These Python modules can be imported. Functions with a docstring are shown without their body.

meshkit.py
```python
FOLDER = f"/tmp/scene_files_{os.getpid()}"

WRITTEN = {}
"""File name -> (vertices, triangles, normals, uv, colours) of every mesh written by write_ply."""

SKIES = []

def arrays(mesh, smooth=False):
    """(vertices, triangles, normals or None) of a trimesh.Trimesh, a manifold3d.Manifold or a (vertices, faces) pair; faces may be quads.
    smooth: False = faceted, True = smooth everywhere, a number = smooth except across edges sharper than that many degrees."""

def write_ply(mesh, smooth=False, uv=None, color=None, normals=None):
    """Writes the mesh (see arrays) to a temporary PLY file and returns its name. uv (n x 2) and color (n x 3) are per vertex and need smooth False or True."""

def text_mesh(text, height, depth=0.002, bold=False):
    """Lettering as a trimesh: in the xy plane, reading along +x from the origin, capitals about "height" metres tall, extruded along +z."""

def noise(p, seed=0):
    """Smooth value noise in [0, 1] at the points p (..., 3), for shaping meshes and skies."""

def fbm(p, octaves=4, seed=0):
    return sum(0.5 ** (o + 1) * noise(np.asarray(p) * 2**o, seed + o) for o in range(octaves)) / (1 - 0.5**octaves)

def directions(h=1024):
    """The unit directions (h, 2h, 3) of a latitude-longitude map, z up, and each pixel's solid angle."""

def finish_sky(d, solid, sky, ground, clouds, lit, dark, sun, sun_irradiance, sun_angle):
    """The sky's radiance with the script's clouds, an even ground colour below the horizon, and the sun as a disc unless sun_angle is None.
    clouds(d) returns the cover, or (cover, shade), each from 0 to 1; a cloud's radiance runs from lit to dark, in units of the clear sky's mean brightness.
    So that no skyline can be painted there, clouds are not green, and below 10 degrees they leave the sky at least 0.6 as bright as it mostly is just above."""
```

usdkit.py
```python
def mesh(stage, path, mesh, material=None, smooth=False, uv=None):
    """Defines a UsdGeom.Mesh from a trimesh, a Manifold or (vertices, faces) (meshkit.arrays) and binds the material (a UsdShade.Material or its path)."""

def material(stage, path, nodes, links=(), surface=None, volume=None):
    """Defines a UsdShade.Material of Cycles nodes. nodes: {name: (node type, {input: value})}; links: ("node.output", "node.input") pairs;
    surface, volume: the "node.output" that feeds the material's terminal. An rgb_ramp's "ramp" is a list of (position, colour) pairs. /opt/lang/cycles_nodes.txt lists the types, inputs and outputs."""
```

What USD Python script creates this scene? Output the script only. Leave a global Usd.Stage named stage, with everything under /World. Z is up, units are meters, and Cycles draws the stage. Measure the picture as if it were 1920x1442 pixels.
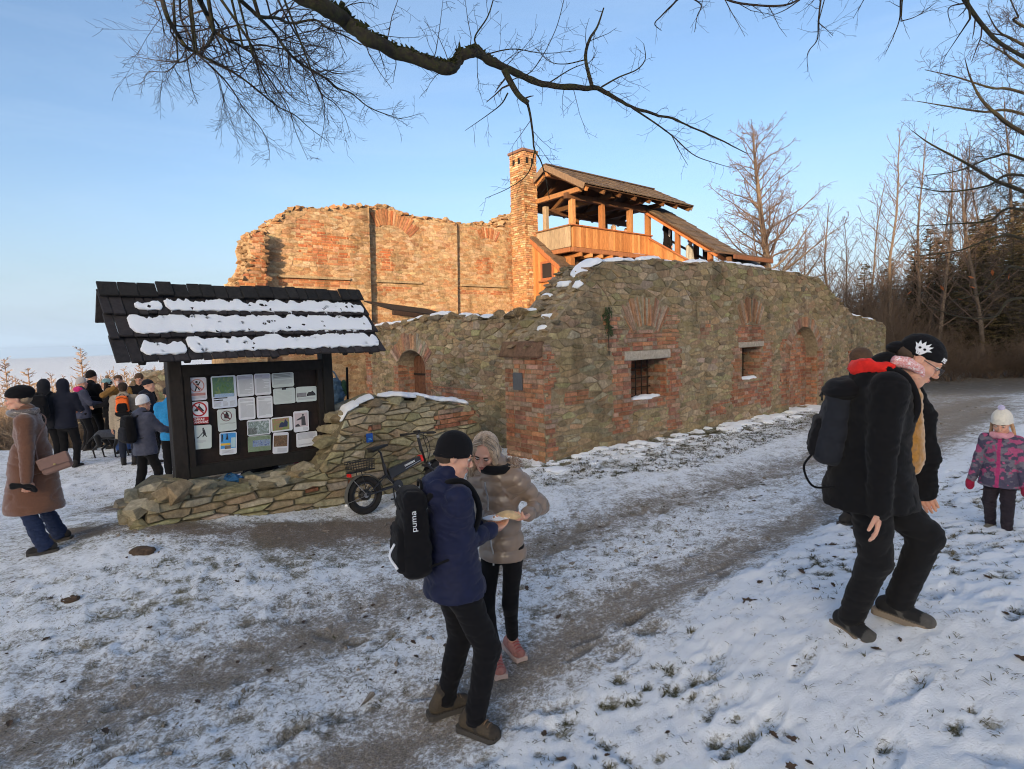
import math, numpy as np, trimesh, shapely, usdkit, meshkit
from shapely.geometry import Polygon, box as sbox, MultiPolygon, LineString, Point
from shapely import affinity
from scipy.spatial import Voronoi, ConvexHull, cKDTree
from scipy.interpolate import RBFInterpolator
from pxr import Usd, UsdGeom, UsdLux, UsdShade, Gf, Sdf, Vt

stage = Usd.Stage.CreateInMemory()
UsdGeom.SetStageUpAxis(stage, 'Z'); UsdGeom.SetStageMetersPerUnit(stage, 1.0)
UsdGeom.Xform.Define(stage, '/World'); UsdGeom.Scope.Define(stage, '/World/Looks')
V = lambda *a: np.array(a, float)
def unit(v): v = np.asarray(v, float); return v / np.linalg.norm(v)

# ---------------------------------------------------------------- camera
EYE, FPX = V(0, 0, 2.3), 1060.0                     # focal length in pixels of a 1920 px wide picture
PITCH, ROLL = math.atan(91 / FPX), math.radians(1.7)
_f = V(0, math.cos(PITCH), -math.sin(PITCH)); _u = V(0, math.sin(PITCH), math.cos(PITCH)); _r = V(1, 0, 0)
CR = math.cos(ROLL) * _r - math.sin(ROLL) * _u; CU = math.sin(ROLL) * _r + math.cos(ROLL) * _u
cam = UsdGeom.Camera.Define(stage, '/World/camera')
cam.CreateHorizontalApertureAttr(36.0); cam.CreateVerticalApertureAttr(36.0 * 769 / 1024)
cam.CreateFocalLengthAttr(36.0 * FPX / 1920); cam.CreateClippingRangeAttr(Gf.Vec2f(0.05, 20000))
cam.AddTransformOp().Set(Gf.Matrix4d(*CR, 0, *CU, 0, *(-_f), 0, *EYE, 1))
EXPOSURE = 1.95
cam.CreateExposureAttr(EXPOSURE)

# ---------------------------------------------------------------- sky and sun
SUN_EL, SUN_AZ = math.radians(8.6), math.radians(195)      # azimuth from +y towards +x, of the direction towards the sun
SUN = V(math.sin(SUN_AZ) * math.cos(SUN_EL), math.cos(SUN_AZ) * math.cos(SUN_EL), math.sin(SUN_EL))
dome = UsdLux.DomeLight.Define(stage, '/World/sky'); dome.CreateIntensityAttr(1.0)
sky_mat = usdkit.material(stage, '/World/Looks/sky', {
    'sky': ('sky_texture', {'sky_type': 'single_scattering', 'sun_disc': False, 'sun_elevation': SUN_EL, 'sun_rotation': SUN_AZ,
                            'altitude': 400.0, 'air_density': 0.8, 'aerosol_density': 5.6, 'ozone_density': 1.7}),
    'tc': ('texture_coordinate', {}),
    'map': ('mapping', {'scale': (1.0, 1.6, 7.0), 'rotation': (0.1, 0.12, 0.6)}),
    'n': ('noise_texture', {'scale': 1.5, 'detail': 7.0, 'roughness': 0.62, 'distortion': 0.8}),
    'r': ('rgb_ramp', {'ramp': [(0.0, (0, 0, 0)), (0.42, (0, 0, 0)), (0.8, (0.2, 0.2, 0.2)), (1.0, (.25, .25, .25))]}),
    'sx': ('separate_xyz', {}), 'el': ('map_range', {'from_min': 0.0, 'from_max': 0.30, 'to_min': 0.92, 'to_max': 0.0, 'clamp': True}),
    'pw': ('math', {'math_type': 'power', 'value2': 1.8}),
    'add': ('math', {'math_type': 'add', 'use_clamp': True}),
    'mix': ('mix_color', {'blend_type': 'mix', 'b': (1.9, 2.35, 2.85), 'use_clamp': False}),
    'bg': ('background_shader', {'strength': 0.10})},
    [('tc.generated', 'map.vector'), ('map.vector', 'n.vector'), ('n.fac', 'r.fac'), ('tc.generated', 'sx.vector'), ('sx.z', 'el.value'),
     ('el.result', 'pw.value1'), ('r.color', 'add.value1'), ('pw.value', 'add.value2'),
     ('add.value', 'mix.fac'), ('sky.color', 'mix.a'), ('mix.result', 'bg.color')], surface='bg.background')
UsdShade.MaterialBindingAPI.Apply(dome.GetPrim()).Bind(sky_mat)
sun = UsdLux.DistantLight.Define(stage, '/World/sun')
sun.CreateIntensityAttr(.54); sun.CreateAngleAttr(0.53); sun.CreateNormalizeAttr(True); sun.CreateColorAttr(Gf.Vec3f(1.0, 0.70, 0.42))
_z = SUN; _x = unit(np.cross(V(0, 0, 1), _z)); _y = np.cross(_z, _x)
sun.AddTransformOp().Set(Gf.Matrix4d(*_x, 0, *_y, 0, *_z, 0, 0, 0, 0, 1))

# ---------------------------------------------------------------- helpers: prims
used, bases = {}, {}
def numbered(parent, name):
    k = used.get((parent, name), 0); used[(parent, name)] = k + 1
    return f'{parent}/{name}' + (f'_{k:03d}' if k else '')
def tag(prim, label=None, cat=None, group=None, kind=None):
    for k, v in (('label', label), ('category', cat), ('group', group), ('kind', kind)):
        if v: prim.SetCustomDataByKey(k, v)
def thing(name, label, cat, loc, group=None, kind=None):
    p = numbered('/World', name); x = UsdGeom.Xform.Define(stage, p); x.AddTranslateOp().Set(Gf.Vec3d(*map(float, loc)))
    bases[p] = np.asarray(loc, float); tag(x.GetPrim(), label, cat, group, kind); return p
def arr(m): return meshkit.arrays(m)[:2]
def put(path, mesh, mat, smooth=False, tint=None, base=None):
    v, f, n = meshkit.arrays(mesh, smooth)
    if base is not None: v = v - base
    g = UsdGeom.Mesh.Define(stage, path)
    g.CreatePointsAttr(Vt.Vec3fArray.FromNumpy(v.astype(np.float32)))
    g.CreateFaceVertexCountsAttr(Vt.IntArray.FromNumpy(np.full(len(f), 3, np.int32)))
    g.CreateFaceVertexIndicesAttr(Vt.IntArray.FromNumpy(f.astype(np.int32).ravel()))
    g.CreateSubdivisionSchemeAttr('none')
    if n is not None: g.CreateNormalsAttr(Vt.Vec3fArray.FromNumpy(n.astype(np.float32))); g.SetNormalsInterpolation('vertex')
    if tint is not None:
        t = np.asarray(tint, np.float32); t = np.tile(t, (len(v), 1)) if t.ndim == 1 else t
        UsdGeom.PrimvarsAPI(g).CreatePrimvar('tint', Sdf.ValueTypeNames.Color3fArray, 'vertex').Set(Vt.Vec3fArray.FromNumpy(t))
    UsdShade.MaterialBindingAPI.Apply(g.GetPrim()).Bind(mat)
    return g.GetPrim()
def part(parent, name, mesh, mat, smooth=False, tint=None, label=None, kind=None):
    p = numbered(parent, name); top = '/'.join(p.split('/')[:3])
    pr = put(p, mesh, mat, smooth, tint, bases.get(top)); tag(pr, label, None, None, kind); return p
def solo(name, mesh, mat, label=None, cat=None, group=None, kind=None, smooth=False, tint=None):
    p = numbered('/World', name); pr = put(p, mesh, mat, smooth, tint); tag(pr, label, cat, group, kind); return p
def copy_of(src, name, label, loc, rz=0.0, scale=1.0, group=None, tilt=(0, 0)):
    """Another individual of an existing thing: an instanceable reference, with its own label."""
    q = stage.GetPrimAtPath(src); p = numbered('/World', name); x = UsdGeom.Xform.Define(stage, p)
    x.GetPrim().GetReferences().AddInternalReference(Sdf.Path(src)); x.GetPrim().SetInstanceable(True)
    x.ClearXformOpOrder(); x.AddTransformOp().Set(xf(loc, rz, scale, tilt))
    tag(x.GetPrim(), label, q.GetCustomDataByKey('category'), group or q.GetCustomDataByKey('group')); return p
def xf(loc, rz, scale, tilt=(0, 0)):
    m = Gf.Matrix4d().SetScale(Gf.Vec3d(*([float(scale)] * 3 if np.ndim(scale) == 0 else map(float, scale))))
    m = m * Gf.Matrix4d().SetRotate(Gf.Rotation(Gf.Vec3d(1, 0, 0), tilt[0])) * Gf.Matrix4d().SetRotate(Gf.Rotation(Gf.Vec3d(0, 1, 0), tilt[1]))
    return m * Gf.Matrix4d().SetRotate(Gf.Rotation(Gf.Vec3d(0, 0, 1), math.degrees(rz))) * Gf.Matrix4d().SetTranslate(Gf.Vec3d(*map(float, loc)))

# ---------------------------------------------------------------- helpers: placing
def ray(px, py): return _f + CR * (px - 960) / FPX - CU * (py - 721) / FPX
def on_plane(px, py, p0, n): v = ray(px, py); return EYE + v * (((p0 - EYE) @ n) / (v @ n))
def at_depth(px, py, Y): v = ray(px, py); return EYE + v * Y / v[1]

# ---------------------------------------------------------------- helpers: meshes
def cat(ms):
    vs, fs, k = [], [], 0
    for m in ms:
        v, f = arr(m) if not isinstance(m, tuple) else m
        vs.append(v); fs.append(np.asarray(f) + k); k += len(v)
    return (np.vstack(vs), np.vstack(fs))
def quadsplit(f): f = np.asarray(f); return np.vstack([f[:, [0, 1, 2]], f[:, [0, 2, 3]]])
BOXF = quadsplit([[0, 3, 2, 1], [4, 5, 6, 7], [0, 1, 5, 4], [1, 2, 6, 5], [2, 3, 7, 6], [3, 0, 4, 7]])
def obox(o, ax, ay, az):
    """Box from corner o spanned by three edge vectors."""
    o, ax, ay, az = (np.asarray(x, float) for x in (o, ax, ay, az))
    v = np.array([o, o + ax, o + ax + ay, o + ay, o + az, o + ax + az, o + ax + ay + az, o + ay + az])
    f = BOXF if np.cross(ax, ay) @ az > 0 else BOXF[:, ::-1]
    return (v, f)
def cbox(c, ax, ay, az): c, ax, ay, az = (np.asarray(x, float) for x in (c, ax, ay, az)); return obox(c - (ax + ay + az) / 2, ax, ay, az)
def bevbox(c, ax, ay, az, b=0.01):
    """Box with chamfered edges: the hull of three slimmer boxes."""
    c, ax, ay, az = (np.asarray(x, float) for x in (c, ax, ay, az)); P = []
    l = [np.linalg.norm(x) for x in (ax, ay, az)]; e = [x / m for x, m in zip((ax, ay, az), l)]; h = [m / 2 for m in l]; b = min(b, min(h) * .8)
    for sx in (-1, 1):
        for sy in (-1, 1):
            for sz in (-1, 1):
                for k in range(3):
                    q = [sx * h[0], sy * h[1], sz * h[2]]; s = (sx, sy, sz)
                    for j in range(3):
                        if j != k: q[j] -= s[j] * b
                    P.append(c + sum(q[j] * e[j] for j in range(3)))
    return hull(P)
def hull(P):
    P = np.asarray(P, float); h = ConvexHull(P, qhull_options='QJ'); f = h.simplices.copy(); c = P[h.vertices].mean(0)
    n = np.cross(P[f[:, 1]] - P[f[:, 0]], P[f[:, 2]] - P[f[:, 0]]); bad = np.einsum('ij,ij->i', n, P[f[:, 0]] - c) < 0
    f[bad] = f[bad][:, ::-1]; ids, inv = np.unique(f, return_inverse=True)
    return (P[ids], inv.reshape(f.shape))
def tube(P, R, n=8, caps=True):
    """Tube along points P with radii R."""
    P = np.asarray(P, float); R = np.broadcast_to(np.asarray(R, float), (len(P),)); T = np.gradient(P, axis=0)
    T /= np.linalg.norm(T, axis=1, keepdims=True) + 1e-12
    u = np.cross(T[0], (0, 0, 1) if abs(T[0][2]) < .9 else (1, 0, 0)); u /= np.linalg.norm(u); A = np.linspace(0, 2 * math.pi, n, endpoint=False); vs = []
    for p, t, r in zip(P, T, R):
        u = u - t * (u @ t); u /= np.linalg.norm(u) + 1e-12; w = np.cross(t, u)
        vs.append(p + r * (np.cos(A)[:, None] * u + np.sin(A)[:, None] * w))
    m = len(P); V_ = np.vstack(vs); i = np.arange(m - 1)[:, None] * n; j = np.arange(n)[None]; k = (j + 1) % n
    q = np.stack([i + j, i + k, i + n + k, i + n + j], -1).reshape(-1, 4); F = quadsplit(q)
    if caps:
        V_ = np.vstack([V_, P[0], P[-1]]); a, b = len(V_) - 2, len(V_) - 1; j = np.arange(n); k = (j + 1) % n
        F = np.vstack([F, np.stack([np.full(n, a), k, j], 1), np.stack([np.full(n, b), (m - 1) * n + j, (m - 1) * n + k], 1)])
    return (V_, F)
def spline(P, n):
    """Smooth curve through points (Catmull-Rom), n samples."""
    P = np.asarray(P, float); Q = np.vstack([2 * P[0] - P[1], P, 2 * P[-1] - P[-2]]); t = np.linspace(0, len(P) - 1 - 1e-9, n); i = t.astype(int); f = (t - i)[:, None]
    a, b, c, d = Q[i], Q[i + 1], Q[i + 2], Q[i + 3]
    return .5 * (2 * b + (c - a) * f + (2 * a - 5 * b + 4 * c - d) * f ** 2 + (3 * b - 3 * c + d - a) * f ** 3)
def ball(c, r, sub=2, R=None):
    m = trimesh.creation.icosphere(sub, 1.0); v = np.array(m.vertices) * r
    if R is not None: v = v @ np.asarray(R).T
    return (v + np.asarray(c), np.array(m.faces))
def revolve(profile, n=24, axis_o=(0, 0, 0), axis=(0, 0, 1)):
    """profile: (radius, height) pairs turned about axis."""
    pr = np.asarray(profile, float); ax = unit(axis); u = unit(np.cross(ax, (0, 0, 1) if abs(ax[2]) < .9 else (1, 0, 0))); w = np.cross(ax, u); A = np.linspace(0, 2 * math.pi, n, endpoint=False)
    ring = np.cos(A)[:, None] * u + np.sin(A)[:, None] * w; v = np.vstack([np.asarray(axis_o) + r * ring + h * ax for r, h in pr]); m = len(pr)
    i = np.arange(m - 1)[:, None] * n; j = np.arange(n)[None]; k = (j + 1) % n
    return (v, quadsplit(np.stack([i + j, i + k, i + n + k, i + n + j], -1).reshape(-1, 4)))
def earcut(poly):
    """Triangles (2-D points, faces) of a shapely polygon."""
    import mapbox_earcut
    rings = [np.array(poly.exterior.coords)[:-1]] + [np.array(r.coords)[:-1] for r in poly.interiors]
    v = np.vstack(rings); f = mapbox_earcut.triangulate_float64(v, np.cumsum([len(r) for r in rings]).astype(np.uint32)).reshape(-1, 3)
    return v, f.astype(int)
def polys(g): return [p for p in getattr(g, 'geoms', [g]) if p.geom_type == 'Polygon' and p.area > 1e-7]
def prism(poly, frame, d0, d1_):
    """Extrudes a 2-D polygon of the frame's plane from offset d0 to d1 along its normal."""
    out = []
    for p in polys(poly):
        m = trimesh.creation.extrude_polygon(p, d1_ - d0, engine='earcut'); v = np.array(m.vertices); v[:, 2] += d0
        out.append((frame.P(v), np.array(m.faces) if frame.det > 0 else np.array(m.faces)[:, ::-1]))
    return cat(out)
class Frame:
    """A plane: x along ex, y along ey, z out along n."""
    def __init__(s, o, ex, ey=(0, 0, 1), n=None):
        s.o = np.asarray(o, float); s.ex, s.ey = unit(ex), unit(ey); s.n = unit(np.cross(s.ex, s.ey)) if n is None else unit(n)
        s.det = np.cross(s.ex, s.ey) @ s.n
    def P(s, q): q = np.asarray(q, float); q = np.pad(q, ((0, 0), (0, 3 - q.shape[1]))); return s.o + q[:, :1] * s.ex + q[:, 1:2] * s.ey + q[:, 2:3] * s.n
    def p(s, x, y, z=0.0): return s.o + x * s.ex + y * s.ey + z * s.n
def noise3(p, scale=1.0, octaves=3, seed=0): return meshkit.fbm(np.asarray(p) * scale + 1000.0, octaves, seed)
rng = np.random.default_rng(7)

# ---------------------------------------------------------------- helpers: materials
mats = {}
def M(name, color=(.5, .5, .5), rough=.8, metal=0., noise=0.0, scale=20., bump=0.0, bscale=60., spec=.3, tinted=False, sheen=0., coat=0., stretch=(1, 1, 1), color2=None):
    """A principled material: base colour (or the mesh's own tint) varied by noise, optional second colour, fine bump."""
    if name in mats: return mats[name]
    n = {'p': ('principled_bsdf', {'roughness': rough, 'metallic': metal, 'specular_ior_level': spec, 'base_color': color, 'sheen_weight': sheen, 'coat_weight': coat}), 'g': ('geometry', {})}
    l = []
    if tinted: n['t'] = ('attribute', {'attribute': 'tint'})
    if noise or bump or color2 is not None: n['m'] = ('mapping', {'scale': stretch}); l.append(('g.position', 'm.vector'))
    if noise or color2 is not None:
        n['n'] = ('noise_texture', {'scale': scale, 'detail': 5.0, 'roughness': .65}); l.append(('m.vector', 'n.vector'))
    src = 't.color' if tinted else None
    if color2 is not None:
        n['rr'] = ('rgb_ramp', {'ramp': [(0, (0, 0, 0)), (.42, (0, 0, 0)), (.62, (1, 1, 1)), (1, (1, 1, 1))]}); n['c2'] = ('mix_color', {'a': color, 'b': color2})
        l += [('n.fac', 'rr.fac'), ('rr.color', 'c2.fac')]
        if src: l.append((src, 'c2.a'))
        src = 'c2.result'
    if noise:
        n['r'] = ('map_range', {'from_min': .25, 'from_max': .75, 'to_min': 1 - noise, 'to_max': 1 + noise}); n['x'] = ('mix_color', {'blend_type': 'multiply', 'fac': 1.0, 'a': color, 'use_clamp': False})
        n['cc'] = ('combine_xyz', {}); l += [('n.fac', 'r.value'), ('r.result', 'cc.x'), ('r.result', 'cc.y'), ('r.result', 'cc.z'), ('cc.vector', 'x.b')]
        if src: l.append((src, 'x.a'))
        src = 'x.result'
    if src: l.append((src, 'p.base_color'))
    if bump:
        n['bn'] = ('noise_texture', {'scale': bscale, 'detail': 4.0, 'roughness': .6}); n['b'] = ('bump', {'strength': bump, 'distance': .02}); l += [('m.vector', 'bn.vector'), ('bn.fac', 'b.height'), ('b.normal', 'p.normal')]
    mats[name] = usdkit.material(stage, f'/World/Looks/{name}', n, l, surface='p.BSDF'); return mats[name]
def masonry(name, moss=0.35, moss_col=(.13, .12, .035), dark=.45):
    """Stone or brick: the piece's tint, blotched, weathered dark in places, mossy and lichened in patches, rough."""
    n = {'p': ('principled_bsdf', {'roughness': .92, 'specular_ior_level': .2}), 'g': ('geometry', {}), 't': ('attribute', {'attribute': 'tint'}),
         'n1': ('noise_texture', {'scale': 14., 'detail': 6., 'roughness': .7}), 'r1': ('map_range', {'from_min': .3, 'from_max': .72, 'to_min': .55, 'to_max': 1.35}),
         'c1': ('combine_xyz', {}), 'x1': ('mix_color', {'blend_type': 'multiply', 'fac': 1., 'use_clamp': False}),
         'n2': ('noise_texture', {'scale': .9, 'detail': 6., 'roughness': .72}), 'r2': ('rgb_ramp', {'ramp': [(0, (0, 0, 0)), (.47, (0, 0, 0)), (.62, (1, 1, 1)), (1, (1, 1, 1))]}),
         'm2': ('math', {'math_type': 'multiply', 'value2': moss}), 'x2': ('mix_color', {'b': moss_col}),
         'mp': ('mapping', {'scale': (1., 1., .35), 'location': (3., 5., 7.)}), 'n3': ('noise_texture', {'scale': 1.3, 'detail': 5., 'roughness': .7}), 'r3': ('rgb_ramp', {'ramp': [(0, (1, 1, 1)), (.5, (1, 1, 1)), (.68, (dark, dark, dark)), (1, (dark, dark, dark))]}),
         'x3': ('mix_color', {'blend_type': 'multiply', 'fac': 1.}),
         'bn': ('noise_texture', {'scale': 45., 'detail': 5., 'roughness': .7}), 'b': ('bump', {'strength': .55, 'distance': .02})}
    l = [('g.position', 'n1.vector'), ('n1.fac', 'r1.value'), ('r1.result', 'c1.x'), ('r1.result', 'c1.y'), ('r1.result', 'c1.z'), ('t.color', 'x1.a'), ('c1.vector', 'x1.b'),
         ('g.position', 'n2.vector'), ('n2.fac', 'r2.fac'), ('r2.color', 'm2.value1'), ('m2.value', 'x2.fac'), ('x1.result', 'x2.a'),
         ('g.position', 'mp.vector'), ('mp.vector', 'n3.vector'), ('n3.fac', 'r3.fac'), ('x2.result', 'x3.a'), ('r3.color', 'x3.b'), ('x3.result', 'p.base_color'),
         ('g.position', 'bn.vector'), ('bn.fac', 'b.height'), ('b.normal', 'p.normal')]
    mats[name] = usdkit.material(stage, f'/World/Looks/{name}', n, l, surface='p.BSDF'); return mats[name]
STONE = masonry('rubble_stone', .24, (.19, .155, .05), .5); BRICK = masonry('old_brick', .2, (.16, .14, .06), .6); MORTAR = masonry('lime_mortar', .3, (.18, .16, .06), .6)
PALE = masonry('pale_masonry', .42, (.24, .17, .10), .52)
SNOW = None
WOOD_DARK = M('tarred_wood', (.018, .014, .012), .75, noise=.5, scale=30, bump=.3, bscale=50, stretch=(1, 1, 1))
WOOD_LARCH = M('larch_wood', (.42, .2, .075), .7, noise=.35, scale=14, bump=.2, bscale=40, tinted=True, stretch=(1, 1, .25))
# ================================================================ terrain
_cp = np.array([(-.24, 3.04, .02), (-.03, 3.74, .03), (2.06, 3.04, .57), (4.08, 4.66, .52), (-4.68, 5.46, .27), (-8.77, 10.98, -.04), (-5.91, 9.02, -.13), (-2, 7.36, .0),
    (-7.57, 10.84, -.06), (.5, 9.2, .2), (1.0, 9.0, .2), (4.0, 11.5, .17), (8.1, 15.4, .09), (12, 18.3, .05), (-4.05, 5.9, .34), (-.75, 9.8, .1), (0, 0, .72), (2, -.5, 1.0), (6, 3, .95), (-4, 2, .12),
    (-8, 4, .3), (-12, 7, .25), (15, 18, .12), (21, 22, .25), (10, 9, .75), (16, 10, 1.1), (-9, 14, -.1), (-14, 12, 0), (0, 14, .1), (4, 20, .2), (-3, 17, .1), (10, 23, .2), (18, 28, .4), (1.2, 5.6, .08), (3.2, 6.2, .22), (5, 8.6, .2),
    (-1.5, 2.2, .05), (-2.5, 4.6, .05), (.9, 2.4, .2), (25, 15, 1.4), (26, 30, .8), (-20, 5, .2), (0, -10, 2.2), (12, -6, 2.4), (-14, -6, 1.2)], float)
_rbf = RBFInterpolator(_cp[:, :2], _cp[:, 2], kernel='thin_plate_spline', smoothing=.02)
def smooth(a, b, x): t = np.clip((x - a) / (b - a), 0, 1); return t * t * (3 - 2 * t)
def Zraw(q):
    q = np.atleast_2d(np.asarray(q, float)); r = np.linalg.norm(q, axis=1); qq = q * np.minimum(1, 32 / np.maximum(r, 1e-6))[:, None]
    z = np.clip(_rbf(qq), -.6, 3.2)
    left = smooth(13.5, 26, q[:, 1] - .05 * q[:, 0]) * smooth(2, -6, q[:, 0])          # the castle hill falls away behind the crowd
    z = z - 5.5 * left
    return z - smooth(34, 260, r) * 26 * (1 - .75 * smooth(5, 25, q[:, 0])) - smooth(250, 3500, r) * 60
def Z(x, y): return float(Zraw([(x, y)])[0])
def on_ground(px, py, dz=0.0):
    v = ray(px, py); t = (0.1 - EYE[2]) / v[2]
    for _ in range(14):
        p = EYE + v * t; t = t + .8 * ((Z(p[0], p[1]) + dz - EYE[2]) / v[2] - t)
    p = EYE + v * t; return V(p[0], p[1], Z(p[0], p[1]) + dz)
def road(pts): return np.array([on_ground(*p)[:2] for p in pts])
def polydist(q, L):
    d = np.full(len(q), 1e9)
    for a, b in zip(L[:-1], L[1:]):
        ab = b - a; t = np.clip(((q - a) @ ab) / (ab @ ab), 0, 1); d = np.minimum(d, np.linalg.norm(q - a - t[:, None] * ab, axis=1))
    return d
TRACK1 = road([(-150, 1440), (0, 1392), (300, 1290), (600, 1185), (830, 1088), (1010, 1022), (1200, 955), (1480, 872), (1700, 800), (1850, 748)])
TRACK2 = road([(560, 1500), (700, 1420), (880, 1310), (1010, 1225), (1200, 1118), (1400, 1028), (1560, 950), (1700, 855), (1860, 765)])
BANK = Polygon(np.vstack([road([(800, 1500), (870, 1442), (1010, 1350), (1200, 1225), (1350, 1105), (1500, 1012), (1650, 925), (1830, 828), (1935, 790)]), [(30, 18), (30, -20), (0, -20), (-.3, 1.2)]]))
MUD = [(road([(140, 1000), (260, 985), (400, 1000), (640, 985), (760, 975)]), .35), (road([(560, 1010), (700, 1000), (860, 985)]), .45), (road([(200, 955), (270, 950)]), .35)]
WALLFOOT = np.array([(.6, 9.0), (8.3, 15.3), (12, 18.4)])
FARPATH = np.array([(8, 12.0), (12, 15.6), (16, 18.4), (22, 21), (34, 25)])
def scatter(n, region, r):
    """n ground points inside a polygon of picture points."""
    P = Polygon([on_ground(*p)[:2] for p in region]); x0, y0, x1, y1 = P.bounds; out = []
    while len(out) < n:
        q = np.column_stack([r.uniform(x0, x1, 400), r.uniform(y0, y1, 400)]); out += list(q[shapely.contains_xy(P, q[:, 0], q[:, 1])])
    return np.array(out[:n])
_gr = np.random.default_rng(12); TUFTS = scatter(900, [(900, 1441), (1200, 1250), (1500, 1040), (1850, 850), (1990, 815), (2250, 900), (2300, 1500), (1100, 1560)], _gr); TUFTS = TUFTS[noise3(np.pad(TUFTS, ((0, 0), (0, 1))), 1.1, 2, 4) > .36]; MIDT = scatter(240, [(0, 1100), (300, 1050), (800, 1020), (1100, 960), (1500, 880), (1300, 1030), (950, 1220), (500, 1441), (0, 1441)], _gr)
_tt = cKDTree(np.vstack([TUFTS, MIDT])); _ts = _gr.uniform(.02, .06, len(TUFTS) + len(MIDT))
def ground_masks(q):
    """Snow cover (0..1) and the colour of what lies under it."""
    n = noise3(np.pad(q, ((0, 0), (0, 1))), .8, 3, 3); m = noise3(np.pad(q, ((0, 0), (0, 1))), 2.6, 2, 9)
    s = .62 + .18 * (n - .5); grass = V(.085, .075, .03); gravel = V(.16, .13, .11); mud = V(.1, .072, .05)
    col = np.tile(grass, (len(q), 1)); d1_, d2_ = polydist(q, TRACK1), polydist(q, TRACK2)
    between = np.exp(-(np.minimum(d1_, d2_) / .9) ** 2)
    col = col * (1 - .8 * between[:, None]) + gravel * .8 * between[:, None]
    w1, w2 = np.exp(-(d1_ / (.24 + .22 * n)) ** 2), np.exp(-(d2_ / (.22 + .2 * n)) ** 2)
    s = s - (.22 + .2 * m) * w1 - (.26 + .2 * m) * w2 - .06 * between
    far = np.exp(-(polydist(q, FARPATH) / 1.9) ** 2); s -= .32 * far; col = col * (1 - far[:, None]) + V(.2, .165, .13) * far[:, None]
    inb = shapely.contains_xy(BANK, q[:, 0], q[:, 1]); db = shapely.distance(shapely.points(q), BANK.exterior); sd = np.where(inb, db, -db) + .3 * (m - .5)
    b = smooth(-.12, .2, sd); s = s * (1 - b) + (.84 + .12 * (n - .5)) * b; col = col * (1 - b[:, None]) + V(.1, .085, .035) * b[:, None]
    for L, w in MUD:
        k = np.exp(-(polydist(q, L) / (w * (.8 + .6 * m))) ** 2); s -= (.05 + .75 * m) * k; col = col * (1 - k[:, None]) + mud * k[:, None]
    wf = np.exp(-(polydist(q, WALLFOOT) / .75) ** 2); s += .3 * wf * smooth(.42, .56, m) - .42 * wf * smooth(.52, .36, m); col = col * (1 - wf[:, None]) + V(.07, .07, .025) * wf[:, None]
    dt, it = _tt.query(q); s -= np.where(it < len(TUFTS), .5, .26) * np.exp(-(dt / (_ts[it] * (.6 + .8 * m))) ** 2)
    r = np.linalg.norm(q, axis=1); forest = smooth(19, 25, q[:, 0] * .55 + q[:, 1] * .8) * smooth(3, 9, q[:, 0] - .2 * q[:, 1]); s -= .55 * forest; col = col * (1 - forest[:, None]) + V(.045, .033, .02) * forest[:, None]
    brush = smooth(14.5, 17, q[:, 1] - .05 * q[:, 0]) * smooth(2, -5, q[:, 0]); s -= .3 * brush; col = col * (1 - brush[:, None]) + V(.16, .11, .06) * brush[:, None]
    farland = smooth(60, 200, r)[:, None]; col = col * (1 - farland) + V(.42, .46, .53) * farland; s = s * (1 - farland[:, 0])  # pale blue-grey tint: distance haze painted onto the far land
    return np.clip(s, 0, 1), col
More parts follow.
